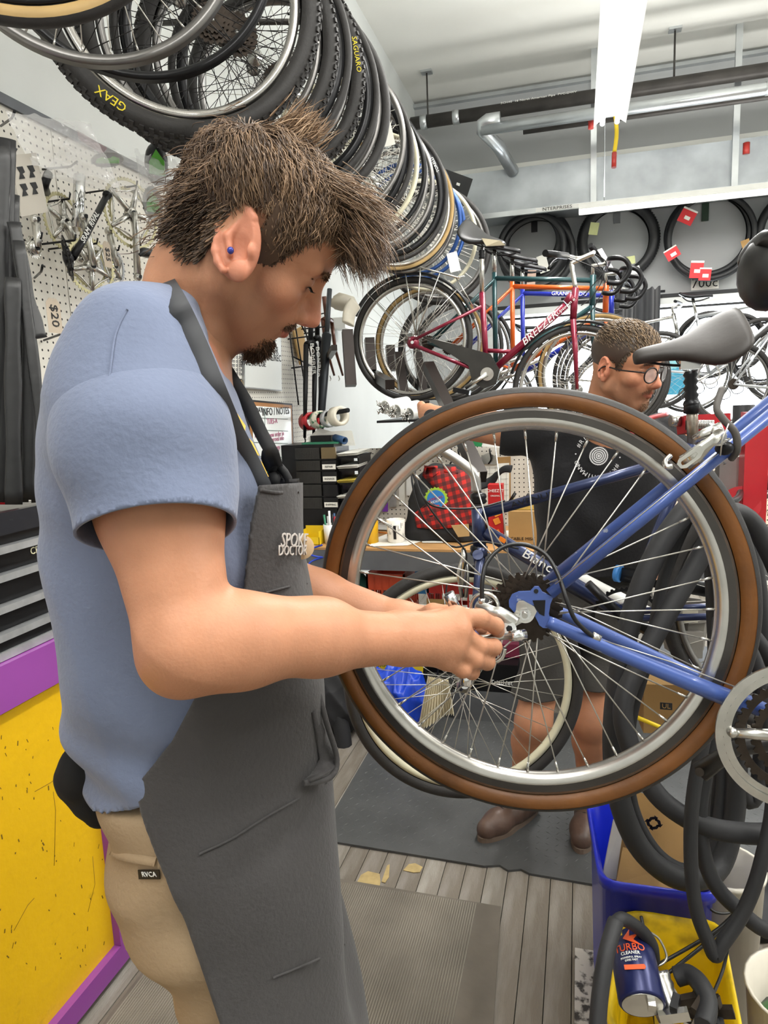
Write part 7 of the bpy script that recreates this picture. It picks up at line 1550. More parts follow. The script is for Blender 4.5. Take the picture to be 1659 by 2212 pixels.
bagpatch([(912, 1028), (918, 1006), (945, 1006), (948, 1020), (935, 1030)], 'plaid_top', m_plaid, .012); bagpatch([(955, 1006), (985, 1008), (990, 1022), (960, 1020)], 'plaid_top', m_plaid, .012)
bc2 = hit(bvB, 942, 1078, .016, 3.4); gx, gz = V(.97, 0, .25), V(-.25, 0, .97)
MB().prism([(r * math.cos(t), r * math.sin(t)) for k in range(40) for r, t in (((.062 if k % 2 else .055), k * PI / 20),)], .003, bc2, gx, gz).build('badge_rim', mat('badge_green', '9fc23a', .6, var=0), bag)
MB().cyl(bc2 + V(0, -.004, 0), bc2 + V(0, -.001, 0), .046, n=30).build('badge_disc', mat('badge_blue', '2b7ac0', .6, var=0), bag); text('CHICAGO', 'badge_lettering', mat('badge_red', 'c8242a', .5, var=0), bag, bc2 + V(0, -.006, .004), gx, gz, .016); text('RIDERS', 'badge_lettering', m_wtxt, bag, bc2 + V(0, -.006, -.012), gx, gz, .018)
one(MB().tube(spl([D(1030, 1050, 3.5), D(1060, 1040, 3.5), D(1085, 1015, 3.45), D(1105, 1013, 3.42)], 5), [(.03, .006)] * 8 + [(.02, .005)] * 8, 8), 'bag_strap', m_bagb, 'black strap end curling up right of the plaid bag', 'strap')
# snack box
sb = seat(1072, 1140, 3.42); t = thing('snack_box', 'red cracker box standing right of the plaid bag', 'box', sb); m_rbx = mat('cracker_red', 'b01a1c', .5, var=0)
hb = D(1072, 1046, 3.42).z - ZD; MB().bx(sb.x - .036, sb.x + .036, 3.40, 3.47, ZD + .001, ZD + hb).build('carton', m_rbx, t)
text('CHEEZ IT', 'box_lettering', m_wtxt, t, V(sb.x, 3.398, ZD + hb - .03), (1, 0, 0), (0, 0, 1), .020); text('ORIGINAL', 'box_lettering', m_wtxt, t, V(sb.x, 3.398, ZD + hb - .055), (1, 0, 0), (0, 0, 1), .010)
for z_ in (.05, .11, .15): MB().box(V(sb.x + .006, 3.397, ZD + z_), (.03, .004, .03), ex=(.9, 0, .4), ez=(-.4, 0, .9)).build('cracker_print', mat('cracker_orange', 'dd8a2e', .6, var=.1), t)
bt_ = seat(1052, 1140, 3.44); one(MB().lathe(bt_ + V(-.005, .03, 0), (0, 0, 1), [(0, 0), (.022, 0), (.022, .14), (.018, .155), (.018, .17), (0, .17)], 18), 'black_bottle', m_blackm, 'black bottle standing between bag and cracker box', 'bottle')
# clipboards and rulers on the pegboard
cl = thing('clipboard', 'brown clipboard with metal clip and gridded sheet on the bench pegboard', 'clipboard', D(1055, 1030, 3.86)); MB().prism([D(1008, 992, 3.865), D(1103, 986, 3.865), D(1103, 1100, 3.865), D(1008, 1100, 3.865)], .005).build('backing', mat('hardboard', '9a7646', .6), cl); MB().prism([D(1015, 1005, 3.858), D(1100, 1000, 3.858), D(1100, 1100, 3.858), D(1015, 1100, 3.858)], .002).build('sheet', m_paper, cl)
MB().prism([D(1034, 1003, 3.85), D(1040, 985, 3.85), D(1055, 978, 3.85), D(1070, 985, 3.85), D(1076, 1003, 3.85)], .012).build('metal_clip', m_sil, cl)
gl = MB()
for k in range(7): gl.tube([D(1018, 1012 + k * 12, 3.855), D(1098, 1010 + k * 12, 3.855)], .0007, 4); gl.tube([D(1022 + k * 12, 1008, 3.855), D(1022 + k * 12, 1095, 3.855)], .0007, 4)
gl.build('grid_print', MATS['grey_ink'], cl, kind='stuff')
for k, (u0, u1, v0, v1, m, lab) in enumerate(((823, 838, 1005, 1105, mat('purple_plastic', '7c3fae', .4), 'purple ruler hanging on the bench pegboard'), (842, 856, 1005, 1095, m_ts, 'grey ruler hanging beside the purple one'), (862, 874, 1008, 1090, m_paper, 'white strip hanging right of the grey ruler'), (878, 890, 1000, 1070, m_white, 'white zip-tie bundle hanging nearest the bag'))):
    one(MB().prism([D(u0, v0, 3.86), D(u1, v0, 3.86), D(u1, v1, 3.86), D(u0, v1, 3.86)], .006), 'hanging_strip', m, lab, 'ruler', 'strips on the bench pegboard')
for k, u in enumerate((866, 878, 975, 990, 1058)):
    one(MB().tube(spl([D(u, 970 if u > 900 else 985, 3.86), D(u, 975, 3.82), D(u + 3, 992, 3.82), D(u - 3, 1002, 3.83)], 4), .005, 8), 'peg_clip', m_blackm, ['first', 'second', 'third', 'fourth', 'fifth'][k] + ' black hook from the left on the bench pegboard', 'hook', 'hooks on the bench pegboard')
# clutter right part: tools, cartons
ctn = thing('parts_carton', 'open cardboard carton with handwriting on the bench behind the blue top tube', 'box', seat(1125, 1130, 3.4)); q = D(1098, 1118, 3.36); q2 = D(1160, 1135, 3.36); MB().bx(q.x, q2.x + .05, 3.36, 3.55, ZD + .001, D(1120, 1105, 3.36).z).build('carton', m_card, ctn)
MB().bx(q.x - .0, q2.x, 3.40, 3.5, D(1120, 1104, 3.36).z, D(1120, 1088, 3.36).z).build('yellow_carton', mat('kraft_yellow', 'b89a4c', .8), ctn); text('CABLE MISC', 'handwriting', m_btxt, ctn, V((q.x + q2.x) / 2, 3.358, ZD + .03), (1, 0, 0), (0, 0, 1), .022)
for k in range(9):
    p = D(1100 + k * 6, 1065 + (k * 37 % 30), 3.45); a = (k * 1.3) % 3; c_ = [m_blackm, m_sil, mat('pen_27486e', '27486e', .4), m_ts, MATS['yellow_plastic']][k % 5]
    one(MB().cyl(V(p.x, 3.45 + .01 * k, D(1100, 1088, 3.4).z + .0), V(p.x + .03 * math.cos(a), 3.45 + .01 * k, p.z), .008, n=8), 'hand_tool', c_, ['black', 'silver', 'blue', 'grey', 'yellow'][k % 5] + ' tool handle in the carton, ' + ['leftmost', 'second', 'third', 'fourth', 'fifth', 'sixth', 'seventh', 'eighth', 'rightmost'][k] + ' from the left', 'tool', 'tools standing in the carton')
gp = one(MB().prism([D(950, 925, 3.7), D(1050, 930, 3.7), D(1040, 965, 3.7), D(940, 958, 3.7)], .01), 'green_panel', mat('kelly_green', '1f7a46', .5, var=.05), 'green sheet hanging behind the man\'s forearm', 'panel'); gp2 = one(MB().prism([D(945, 958, 3.72), D(1090, 968, 3.72), D(1100, 940, 3.72), D(1050, 933, 3.74)], .006), 'white_panel', m_white, 'white edged sheet behind the green one', 'panel')
for o_ in (gp, gp2): MB().bx(-.72, -.70, 3.69, YK + .02, 1.28, 1.38).build('clip', m_blackm, o_)
# toolbox and crates under the bench
def crate(x0, x1, y0, y1, z0, z1, m, lab):
    t = thing('plastic_crate', lab, 'crate', ((x0 + x1) / 2, (y0 + y1) / 2, z0), 'crates under the bench'); mb = MB(); h = z1 - z0
    for z in (0, h * .25, h * .5, h * .82): 
        for (xa, xb, ya, yb) in ((x0, x1, y0, y0 + .01), (x0, x1, y1 - .01, y1), (x0, x0 + .01, y0, y1), (x1 - .01, x1, y0, y1)): mb.bx(xa, xb, ya, yb, z0 + z, z0 + z + (h * .18 if z > h * .7 else h * .05))
    n = int((x1 - x0) / .035)
    for i in range(n + 1): xx = x0 + (x1 - x0 - .008) * i / n; mb.bx(xx, xx + .008, y0, y0 + .008, z0, z1 - .01)
    for i in range(8): yy = y0 + (y1 - y0 - .01) * i / 7; mb.bx(x0, x0 + .008, yy, yy + .01, z0, z1 - .01); mb.bx(x1 - .008, x1, yy, yy + .01, z0, z1 - .01)
    mb.bx(x0, x1, y0, y1, z0, z0 + .008); mb.build('crate_lattice', m, t); return t
m_crr = mat('crate_red', 'b0281e', .5, var=.1); m_cro = mat('crate_orange', 'cf4a22', .5, var=.08)
cA = D(795, 1235, 3.4); cB = D(880, 1300, 3.4); crate(cA.x, cB.x, 3.36, 3.66, .19, cA.z, m_cro, 'orange crate with a cardboard sign under the bench'); MB().bx(cA.x + .05, cB.x + .02, 3.345, 3.352, .34, .52).build('sign', m_card, bpy.data.objects['plastic_crate'])
cC = D(925, 1250, 3.4); cD = D(1090, 1360, 3.4); c2t = crate(cC.x, cD.x, 3.36, 3.68, .19, cC.z + .02, m_crr, 'red milk crate in the middle under the bench'); MB().bx(cC.x + .0, cC.x + .14, 3.345, 3.352, .36, .55).build('sign', m_card, c2t)
cE = D(1100, 1260, 3.5); crate(cE.x + .02, cE.x + .35, 3.4, 3.7, .19, .5, mat('crate_dark', '2c2c30', .6), 'dark crate at the right under the bench')
text('F...', 'handwriting', m_btxt, c2t, V(cC.x + .07, 3.343, .45), (1, 0, 0), (0, 0, 1), .06) if 0 else None
ysn = thing('yellow_sign', 'yellow card with handwriting standing below the mechanic\'s hands', 'sign', D(855, 1490, 3.0)); yq = [D(793, 1420, 3.05), D(915, 1425, 3.05), D(912, 1490, 3.05), D(793, 1487, 3.05)]; MB().prism(yq, .004).build('card', mat('sign_yellow', 'e0c21c', .6, var=.04), ysn); text('RETURN TO', 'handwriting', m_btxt, ysn, D(825, 1437, 3.04), (1, 0, 0), (0, 0, 1), .03); text('RACK', 'handwriting', m_btxt, ysn, D(835, 1455, 3.04), (1, 0, 0), (0, 0, 1), .03); MB().bx(yq[0].x, yq[1].x, 3.06, 3.12, 0.009, yq[0].z).build('stand_board', m_blackm, ysn)
m_tarp = mat('blue_tarp', '1c44c0', .3, var=.15, scale=6, bump=.8, bscale=14)
def lump(name, c, r, m, lab, cat, seed=0, amp=.02, h=.006, fl=True):
    F_ = Field([c[i] - r[i] - .04 for i in range(3)], [c[i] + r[i] + .04 for i in range(3)], h); F_.ell(c, r); k = np.random.default_rng(seed).normal(size=(5, 3)) * 18; ph = np.random.default_rng(seed + 1).uniform(0, 6, 5)
    def nf(d, x, y, z):
        s = 0
        for i in range(5): s = s + np.abs(np.sin(k[i][0] * x + k[i][1] * y + k[i][2] * z + ph[i]))
        d = d + ((s / 5 - .6) * amp * 2).astype(np.float32); return np.maximum(d, (.010 - z) + 0 * d) if fl else d
    F_.fn(nf); o = F_.build(name, m, None); tag(o, lab, cat); return o
tp_ = D(855, 1535, 2.95); lump('blue_sack', (tp_.x, 2.98, .16), (.17, .1, .17), m_tarp, 'shiny blue plastic bag on the mat below the yellow card', 'bag', 3, .03)
fp = D(945, 1500, 2.9); fo = thing('paper_roll_bundle', 'cream pleated paper bundle hanging behind the wheel spokes', 'paper', fp); vs = []; nf_ = 26
for k in range(nf_):
    f = k / (nf_ - 1); a = D(925 + 45 * f, 1460 + 8 * f, 2.9); b = D(905 + 78 * f, 1568 - 28 * f, 2.86); off = V(0, -.03 * (k % 2), 0); vs += [a + off * .4, b + off + V(0, -.03 * math.sin(f * PI * 2), 0)]
o = MB().add(vs, [(2 * k, 2 * k + 2, 2 * k + 3, 2 * k + 1) for k in range(nf_ - 1)]).build('pleats', mat('cream_paper', 'd8cdb0', .7), fo); md = o.modifiers.new('s', 'SOLIDIFY'); md.thickness = .002; MB().cyl(D(945, 1462, 2.93), V(fp.x, 3.24, .72), .004).build('hang_cord', m_cable, fo)
tbx = thing('floor_toolbox', 'black tool box with grey lower part on the floor under the bench', 'toolbox', D(1040, 1560, 3.2)); q = D(980, 1520, 3.15); q2 = D(1120, 1575, 3.15); MB().bx(q.x, q2.x, 3.15, 3.32, .008, .16).build('box_body', m_gmet, tbx); MB().bx(q.x, q2.x, 3.15, 3.33, .161, .30).build('box_lid', m_blackm, tbx); text('Triathlete', 'lettering', m_wtxt, tbx, V(q2.x - .07, 3.148, .21), (1, 0, 0), (0, 0, 1), .03)
one(MB().bx(q.x + .05, q2.x, 3.24, 3.34, .303, .37), 'red_case', mat('case_maroon', '6a2038', .5), 'maroon box on the black tool box', 'box')
gc = lump('green_cloth', (D(775, 1240, 3.5).x, 3.45, .62 - .1), (.09, .06, .14), mat('dark_teal_cloth', '25564c', .9), 'dark green cloth hanging under the bench top at the left', 'cloth', 5, .02, fl=False); MB().cyl((gc.data.vertices[0].co.x, 3.45, .6), (gc.data.vertices[0].co.x, 3.45, .81), .004).build('hook', m_blackm, gc)
wt2 = D(1120, 1240, 3.4); one(MB().bx(wt2.x - .1, wt2.x + .12, 3.38, 3.6, .503, .62), 'white_carton', m_white, 'white crumpled box under the bench right of the red crate', 'box')
tl = D(985, 1225, 3.5); one(MB().bx(D(905, 1230, 3.5).x, D(945, 1230, 3.5).x, 3.4, 3.6, cC.z + .03 if 0 else .56, .7), 'blue_box', mat('box_cyan', '2a6ea0', .5, col2='e07a2a', thr=(.6, .62), scale=20, var=0), 'blue and orange box under the bench', 'box')
_st = []
for k in range(10):
    u = random.uniform(1000, 1280); p = D(u, 1300, 3.5); _st.append((p.x, MB().box((p.x, 3.45 + .02 * (k % 4), random.uniform(.22, .3)), (random.uniform(.05, .1), .08, random.uniform(.03, .06)), ex=(1, random.uniform(-.4, .4), 0)), k % 3))
_st.sort(key=lambda q: q[0])
for k, (u, mb, j) in enumerate(_st): one(mb, 'stored_part', (m_blackm, m_cog, m_gmet)[j], ('black', 'brown', 'grey')[j] + ' part on the lower bench shelf, number %s from the left' % ('one two three four five six seven eight nine ten'.split()[k]), 'part', 'dark parts on the lower bench shelf')
# blue coiled air hose
hz = D(672, 1150, 3.18); co = MB().tube([V(hz.x + .02 + .035 * math.cos(k * .42) , 3.17 + .035 * math.sin(k * .42), .86 - .0042 * k) for k in range(110)], .0045, 6); one(co, 'air_hose', mat('hose_blue', '2440b0', .35, var=0), 'blue coiled air hose hanging off the left end of the bench', 'hose')
# white box with flowers of small parts under the bike rack
for k, (u, v) in enumerate(((832, 880), (856, 888), (884, 895))):
    c = P(u, v, 3.6); t = thing('storage_tube', ['white storage tube under the rack, left', 'white storage tube under the rack, middle', 'white storage tube under the rack, right'][k], 'tube', c, 'white tubes under the bike rack'); MB().lathe(c, (.5, .8, .1), [(.030, 0), (.036, 0), (.036, .16), (.030, .16)], 20, closedprof=True).build('tube_body', m_white, t)
    pr = MB()
    for j in range(20): a = V(random.uniform(-.03, .01), random.uniform(-.05, -.0), random.uniform(-.03, .02)); pr.tube([c + V(-.01, .0, 0), c + a, c + a + V(random.uniform(-.02, .02), -.01, random.uniform(-.02, .02))], .0028, 5)
    pr.build('small_parts', m_sil, t, kind='stuff')
tubes_shelf = one(MB().bx(P(825, 890, 3.6).x - .03, P(900, 900, 3.6).x + .1, 3.5, 3.9, P(850, 900, 3.6).z - .03, P(850, 900, 3.6).z - .018), 'small_shelf', m_blackm, 'small dark shelf under the white storage tubes', 'shelf')
lg = D(712, 1560, 2.6); one(MB().tube(spl([D(700, 1480, 2.9), D(735, 1560, 2.85), D(745, 1640, 2.8)], 4), .04, 10), 'black_bag_strap', m_bagb, 'black webbing of a bag lying on the floor left of the wheel', 'strap')
lump('dark_bag', (D(730, 1600, 2.9).x, 2.92, .14), (.12, .1, .15), m_bagb, 'dark bag on the floor at the left end of the rubber mat', 'bag', 8)
# ================================================================ BIKES ON THE HIGH RACK
m_maro = mat('maroon_paint', '7c1430', .28, .2, var=.08, coat=.5); m_grn = mat('green_paint', '1c3f42', .3, .2, var=.05, coat=.4); m_ora = mat('orange_paint', 'c85a1c', .3, .2, var=.05, coat=.4); m_dbl = mat('cobalt_paint', '2030a0', .3, .2, var=.05, coat=.4)
QP = V(-.908, 3.934, 1.889); QN = nrm(2); QX, _, QZ = axes(QN); _p = math.radians(-14); QX, QZ = QX * math.cos(_p) + QZ * math.sin(_p), QZ * math.cos(_p) - QX * math.sin(_p)
def Q(u, v, o=0.): return opl(u, v, QP + QN * o, QN)
rbk = thing('step_through_bike', 'maroon step-through bike with rear rack and fenders, nearest on the high stand', 'bicycle', (QP.x, QP.y, 1.54))
w_ = MB().cyl(QP - QN * .06, QP + QN * .06, .005).build('rear_wheel', m_hub, rbk); wheel(w_, QP, QN, .345, .036, .02, nsp=36, indiv=True, hubr=.035, seg=90)
fq = Q(1246, 842); w_ = MB().cyl(fq - QN * .06, fq + QN * .06, .005).build('front_wheel', m_hub, rbk); wheel(w_, fq, QN, .345, .036, .02, nsp=36, indiv=True, hubr=.03, seg=90)
def qt(a, b, r, nm, m=m_maro, par=None, r2=None): return MB().cyl(a, b, r, r2, n=12).build(nm, m, par or rbk)
hubq = Q(892, 740, .05); bbq = Q(1052, 812)
qt(bbq, Q(1041, 633), .0165, 'seat_tube'); qt(bbq, Q(1222, 660), .021, 'down_tube'); qt(Q(1046, 757), Q(1112, 760), .012, 'brace')
qt(Q(1243, 622), Q(1238, 690), .019, 'head_tube'); MB().tube([Q(1222, 655), Q(1238, 640)], [.021, .03], 12).build('head_gusset', m_maro, rbk)
for s_ in (1, -1):
    qt(Q(892, 735, .055 * s_), Q(1040, 662, .02 * s_), .009, 'seat_stay'); qt(Q(892, 745, .055 * s_), Q(1050, 808, .03 * s_), .011, 'chain_stay')
    MB().tube([Q(1238, 690, .04 * s_), Q(1243, 760, .045 * s_), fq + QN * .05 * s_], [.016, .014, .009], 12).build('fork_blade', m_maro, rbk)
MB().lathe(hubq, QN, [(0, .012), (.02, .012), (.035, 0), (.03, -.02)], 20).build('hub_cover', m_maro, rbk); MB().cyl(hubq + QN * .01, hubq + QN * .022, .009).build('axle_nut', m_chrome, rbk)
MB().prism([Q(*p, .045) for p in ((905, 722), (920, 728), (1060, 765), (1080, 800), (1072, 830), (1045, 840), (1020, 825), (1012, 790))], .012).build('chain_guard', mat('smoked_guard', '34322f', .2, .2, var=.2), rbk)
MB().cyl(Q(1052, 808, .05), Q(1052, 808, .06), .036, n=28).build('chain_disc', m_sil, rbk); MB().tube([Q(1052, 808, .07), Q(1005, 838, .075)], [.014, .011], 10).build('crank_arm', m_sil, rbk); MB().tube([Q(1052, 808, -.07), Q(1100, 775, -.075)], [.014, .011], 10).build('crank_arm', m_sil, rbk)
MB().box(Q(998, 845, .11), (.09, .09, .025), ex=QX).build('pedal', m_blackm, rbk)
# fenders
def arc(c, R, a0, a1, w, nm, par, m, n=40):
    MB().lathe(c, QN, [(R, -w), (R + .012, -w * .5), (R + .015, 0), (R + .012, w * .5), (R, w), (R + .008, w * .5), (R + .011, 0), (R + .008, -w * .5)], n, arc=(a0, a1), ref=QX, closedprof=True).build(nm, m, par)
arc(QP, .355, .5, 2.95, .028, 'rear_fender', rbk, m_blackm); arc(fq, .355, 1.0, 3.1, .028, 'front_fender', rbk, m_blackm)
for aa in (2.55, 1.0):
    for s_ in (1, -1): MB().cyl(QP + QN * .05 * s_, QP + (QX * math.cos(aa) + QZ * math.sin(aa)) * .36 + QN * .028 * s_, .0025, n=6).build('fender_stay', m_sil, rbk)
# rear rack
rp = [Q(838, 556, .05), Q(1000, 600, .05)]; rk = MB()
for s_ in (.05, -.05, 0): rk.tube([Q(846, 560, s_), Q(990, 600, s_)], .005, 6)
rk.tube(spl([Q(846, 560, .05), Q(835, 555, .0), Q(846, 560, -.05)], 4), .005, 6); rk.tube(spl([Q(990, 600, .05), Q(1003, 596, 0), Q(990, 600, -.05)], 4), .005, 6)
for s_ in (.06, -.06):
    for u, v in ((872, 568), (908, 578), (950, 590)): rk.tube([Q(u, v, s_ * .85), Q(898, 725, s_)], .004, 6)
    rk.tube([Q(985, 600, s_ * .8), Q(1022, 662, s_ * .4)], .004, 6)
rk.build('rear_rack', m_sil, rbk)
# seat post, saddle, stem, bar
qt(Q(1041, 633), Q(1041, 535), .0135, 'seat_post', m_sil); MB().lathe(Q(1041, 560), (0, 0, 1), [(.018 if i % 2 else .014, i * .008) for i in range(7)], 14).build('rubber_boot', m_blackm, rbk)
saddle(rbk, Q(993, 492), Q(1092, 528), (-.1, -.55, .8), .2, mat('black_saddle', '1a1a1b', .3, var=.1)); MB().prism([Q(1040, 515, .04), Q(1080, 520, .04), Q(1092, 530, .03), Q(1050, 532, .05)], .01).build('saddle_panel', mat('tan_panel', '9a9078', .4), rbk)
MB().tube(spl([Q(1243, 622), Q(1235, 575), Q(1237, 568), Q(1270, 552), Q(1283, 548)], 5), .0125, 12).build('stem', m_sil, rbk)
bq = Q(1283, 545); MB().tube(spl([bq + QN * .0, P(1250, 558, 3.75), P(1215, 550, 3.55)], 4), .011, 10).build('handlebar', m_sil, rbk); MB().cyl(P(1225, 553, 3.6), P(1178, 547, 3.42), .017).build('grip', m_blackm, rbk); MB().cyl(P(1275, 530, 4.3), P(1302, 562, 4.4), .018).build('grip', m_blackm, rbk)
MB().tube(spl([P(1215, 555, 3.6), P(1195, 565, 3.55), P(1185, 580, 3.5)], 3), .007, 6).build('brake_lever', m_blackm, rbk)
for pts in (((1228, 556), (1300, 590), (1280, 640), (1255, 660)), ((1285, 548), (1310, 575), (1260, 640)), ((1285, 560), (1305, 620), (1245, 720))): MB().tube(spl([Q(u, v, .06) for u, v in pts], 6), .0028, 5).build('cable', m_cable, rbk)
MB().prism([P(1290, 540, 4.2), P(1300, 536, 4.2), P(1330, 588, 4.2), P(1325, 594, 4.2)], .002).build('price_tag', m_paper, rbk)
dd, uu = (Q(1222, 660) - bbq).normalized(), None; uu = (QZ - dd * QZ.dot(dd)).normalized(); text('BREEZER', 'frame_lettering', m_wtxt, rbk, Q(1165, 710, .0225) , dd, uu, .052, sx=1.15, shear=.3); text('Uptown 8', 'frame_lettering', m_wtxt, rbk, Q(1222, 662, .024), dd, uu, .022, sx=1.3, shear=.3)
MB().lathe(fq + QX * .1 + QZ * .15 + QN * .05, QN, [(0, 0), (.01, 0)], 8).build('reflector', m_white, rbk) if 0 else None
# simpler bikes behind: shared builder in the same plane system, set further back
def bike(lab, hub, yaw, fm, wcol, name='bicycle', tyre=dict(), st=1., bars='drop', grp=None, top=.56, sad=True, pitch=0.):
    n = nrm(yaw); ex, nn, ez = axes(n); hub = Vector(hub); t = thing(name, lab, 'bicycle', hub - V(0, 0, .345), grp)
    _q = math.radians(pitch); ex, ez = ex * math.cos(_q) + ez * math.sin(_q), ez * math.cos(_q) - ex * math.sin(_q)
    f = lambda a, z, o=0.: hub + ex * a + ez * z + nn * o
    for nm, c in (('rear_wheel', f(0, 0)), ('front_wheel', f(1.0, 0))):
        w = MB().cyl(c - nn * .06, c + nn * .06, .005).build(nm, m_hub, t); wheel(w, c, n, R=.34, rimm=wcol, nsp=28, seg=64, **tyre)
    bb_ = f(.42, -.06); s_ = f(.30, .46); h1 = f(.86, .50); h0 = f(.89, .36)
    for a, b, r, nm in ((bb_, s_, .015, 'seat_tube'), (bb_, h0, .017, 'down_tube'), (f(.31, .43), h1, .015, 'top_tube'), (h0 + (h0 - h1) * .1, h1 + (h1 - h0) * .2, .018, 'head_tube')): MB().cyl(a, b, r, n=10).build(nm, fm, t)
    for q in (1, -1):
        MB().cyl(f(0, 0, .06 * q), f(.31, .42, .02 * q), .008, n=8).build('seat_stay', fm, t); MB().cyl(f(0, 0, .06 * q), bb_ + nn * .03 * q, .009, n=8).build('chain_stay', fm, t)
        MB().tube([h0 + nn * .03 * q, f(.93, .2, .045 * q), f(1.0, 0, .05 * q)], [.013, .012, .008], 8).build('fork_blade', fm, t)
    MB().ring(gear_out(.09, 40), circ(.077, 160), .003, bb_ + nn * .05, ex, ez).build('chainring', m_sil, t); MB().tube([bb_ + nn * .06, bb_ + nn * .07 + ex * -.14 + ez * -.08], [.013, .01], 8).build('crank_arm', m_sil, t)
    MB().tube([bb_ - nn * .06, bb_ - nn * .07 + ex * .14 + ez * .08], [.013, .01], 8).build('crank_arm', m_sil, t)
    MB().prism(gear_out(.045, 20), .02, f(0, 0, .035), ex, ez).build('sprockets', m_cog, t)
    MB().cyl(s_, f(.27, .60), .013, n=10).build('seat_post', m_sil, t)
    if sad: saddle(t, f(.16, .62), f(.43, .60), ez, .15, m_blackm)
    MB().tube([h1, f(.84, .58), f(.92, .60)], .012, 8).build('stem', m_sil, t)
    if bars == 'drop':
        for q in (1, -1): MB().tube(spl([f(.92, .6), f(.92, .6, .16 * q), f(.99, .6, .2 * q), f(1.03, .55, .2 * q), f(1.0, .48, .2 * q), f(.93, .47, .2 * q)], 5), .014, 8).build('drop_bar', m_blackm, t); 
    else: MB().tube(spl([f(.88, .6, .28), f(.92, .6, 0), f(.88, .6, -.28)], 5), .012, 8).build('handlebar', m_blackm, t)
    return t, f
b1_, fA = bike('dark green road bike second on the high stand', oy(928, 742, 4.25), 2, m_grn, m_rim, tyre=dict(side=m_gum, tw=.03), grp='bikes on the high stand', pitch=-13)
b2_, fB = bike('orange road bike third on the high stand', oy(972, 752, 4.5), 2, m_ora, m_rimg, tyre=dict(tw=.03), grp='bikes on the high stand', pitch=-13)
b3_, fC = bike('cobalt blue road bike farthest on the high stand', oy(1000, 760, 4.75), 2, m_dbl, m_rimg, tyre=dict(tw=.03), grp='bikes on the high stand', pitch=-13)
text('GRANFONDO', 'frame_lettering', m_wtxt, b3_, fC(.6, .47, .017), (fC(.86, .5) - fC(.31, .43)), V(0, 0, 1), .035)
# rack
stnd = thing('bike_rack', 'dark steel rack with upright arms carrying the row of bikes above the bench', 'bike rack', (-1.3, 3.9, 1.3)); m_rk = mat('bronze_black_steel', '2b2421', .35, .5, var=.1)
def bar_(a, b, w=.05, nm='bar'): MB().box((a + b) / 2, (w, w, (b - a).length), ex=V(.9, .4, 0), ez=b - a).build(nm, m_rk, stnd)
e0 = P(738, 716, 3.62); e1 = P(770, 832, 3.62); e2 = P(925, 880, 3.45); bar_(e0, e1, .055, 'upright_arm'); bar_(e1, e2 + (e2 - e1) * 1.6, .055, 'rail')
for k, (u, v, u2, v2, d) in enumerate(((792, 732, 808, 800, 4.1), (838, 748, 850, 800, 4.5))): bar_(P(u, v, d), P(u2, v2, d), .055, 'upright_arm'); bar_(P(u2, v2, d), P(u2 + 120, v2 + 35, d), .05, 'rail')
bar_(e1 + V(0, .02, 0), P(850, 800, 4.5), .05, 'cross_bar'); bar_(e0 + V(-.25, .3, -.1), e0.lerp(e1, .3), .03, 'wall_bracket'); 
e5 = e2 + (e2 - e1) * 1.5; bar_(e5, V(e5.x, YK + .06, e5.z), .05, 'cross_bar'); bar_(V(e5.x, YK + .06, .0), V(e5.x, YK + .06, e5.z), .05, 'post'); bar_(e5, e5 + V(0, 1.2, -.05), .05, 'cross_bar')
# ================================================================ BACK WALL TYRES
def tyre_on_wall(u, v, R, tw, lab, knobs=False, y=7.33, dx=0, ry=1.0, tags=(), white=None):
    c = oy(u, v, y); t = thing('hanging_tyre', lab, 'tyre', c, 'spare tyres on the back wall'); n = V(0.05, -1, 0).normalized(); ex, nn, ez = axes(n); tr = tw / 2
    MB().lathe(c, nn, [(R - tr + tr * math.cos(a), tr * math.sin(a)) for a in [-2.5 + 5 * k / 10 for k in range(11)]], 72, ref=ex).build('tyre_casing', mat('new_tyre', '1c1d1f', .45, var=.1), t)
    if knobs:
        kb = MB()
        for i in range(90):
            for b in (-.5, .5): a = 2 * PI * i / 90; d = ex * math.cos(a) + ez * math.sin(a); o = d * math.cos(b) + nn * math.sin(b); kb.box(c + d * (R - tr) + o * (tr + .002), (.012, .012, .006), ex=-ex * math.sin(a) + ez * math.cos(a), ez=o)
        kb.build('tread_knobs', MATS['new_tyre'], t, kind='stuff')
    return t, c
def hook_at(u, v, m, lab, vv=440):
    c = oy(u, v, 7.38); t = thing('tyre_hook', lab, 'hook', c, 'tyre hooks on the back wall'); MB().bx(c.x - .03, c.x + .03, 7.385, 7.399, c.z - .09, c.z + .12).build('plate', m, t); MB().cyl((c.x, 7.39, c.z + .08), (c.x, 7.15, c.z + .08), .012).build('peg', m, t); return t
for k, (u, v, R, tw, y, lab) in enumerate(((1158, 530, .355, .10, 7.33, 'fattest black tyre of the left bundle'), (1150, 520, .30, .085, 7.24, 'small black tyre in front of the left bundle'), (1160, 548, .365, .07, 7.17, 'slack black tyre hanging lowest in the left bundle'), (1148, 535, .33, .06, 7.10, 'thin black tyre foremost in the left bundle'))): tyre_on_wall(u, v, R, tw, lab, y=y)
tyre_on_wall(1335, 520, .38, .11, 'knobby tyre hanging above the sign 26', True, y=7.32)
tyre_on_wall(1530, 507, .39, .07, 'slick tyre with red tags above the sign 700c', y=7.33); tyre_on_wall(1536, 512, .395, .06, 'second slick tyre behind the red tags, hanging a little right', y=7.27)
tyre_on_wall(1735, 500, .40, .08, 'tyre at the right picture edge on the back wall', y=7.33)
hook_at(1154, 480, m_blk, 'black hook of the left tyre bundle'); hook_at(1333, 460, m_gmet, 'grey hook of the knobby tyre'); hook_at(1524, 455, mat('dark_green_metal', '16331f', .4), 'green hook of the slick tyres')
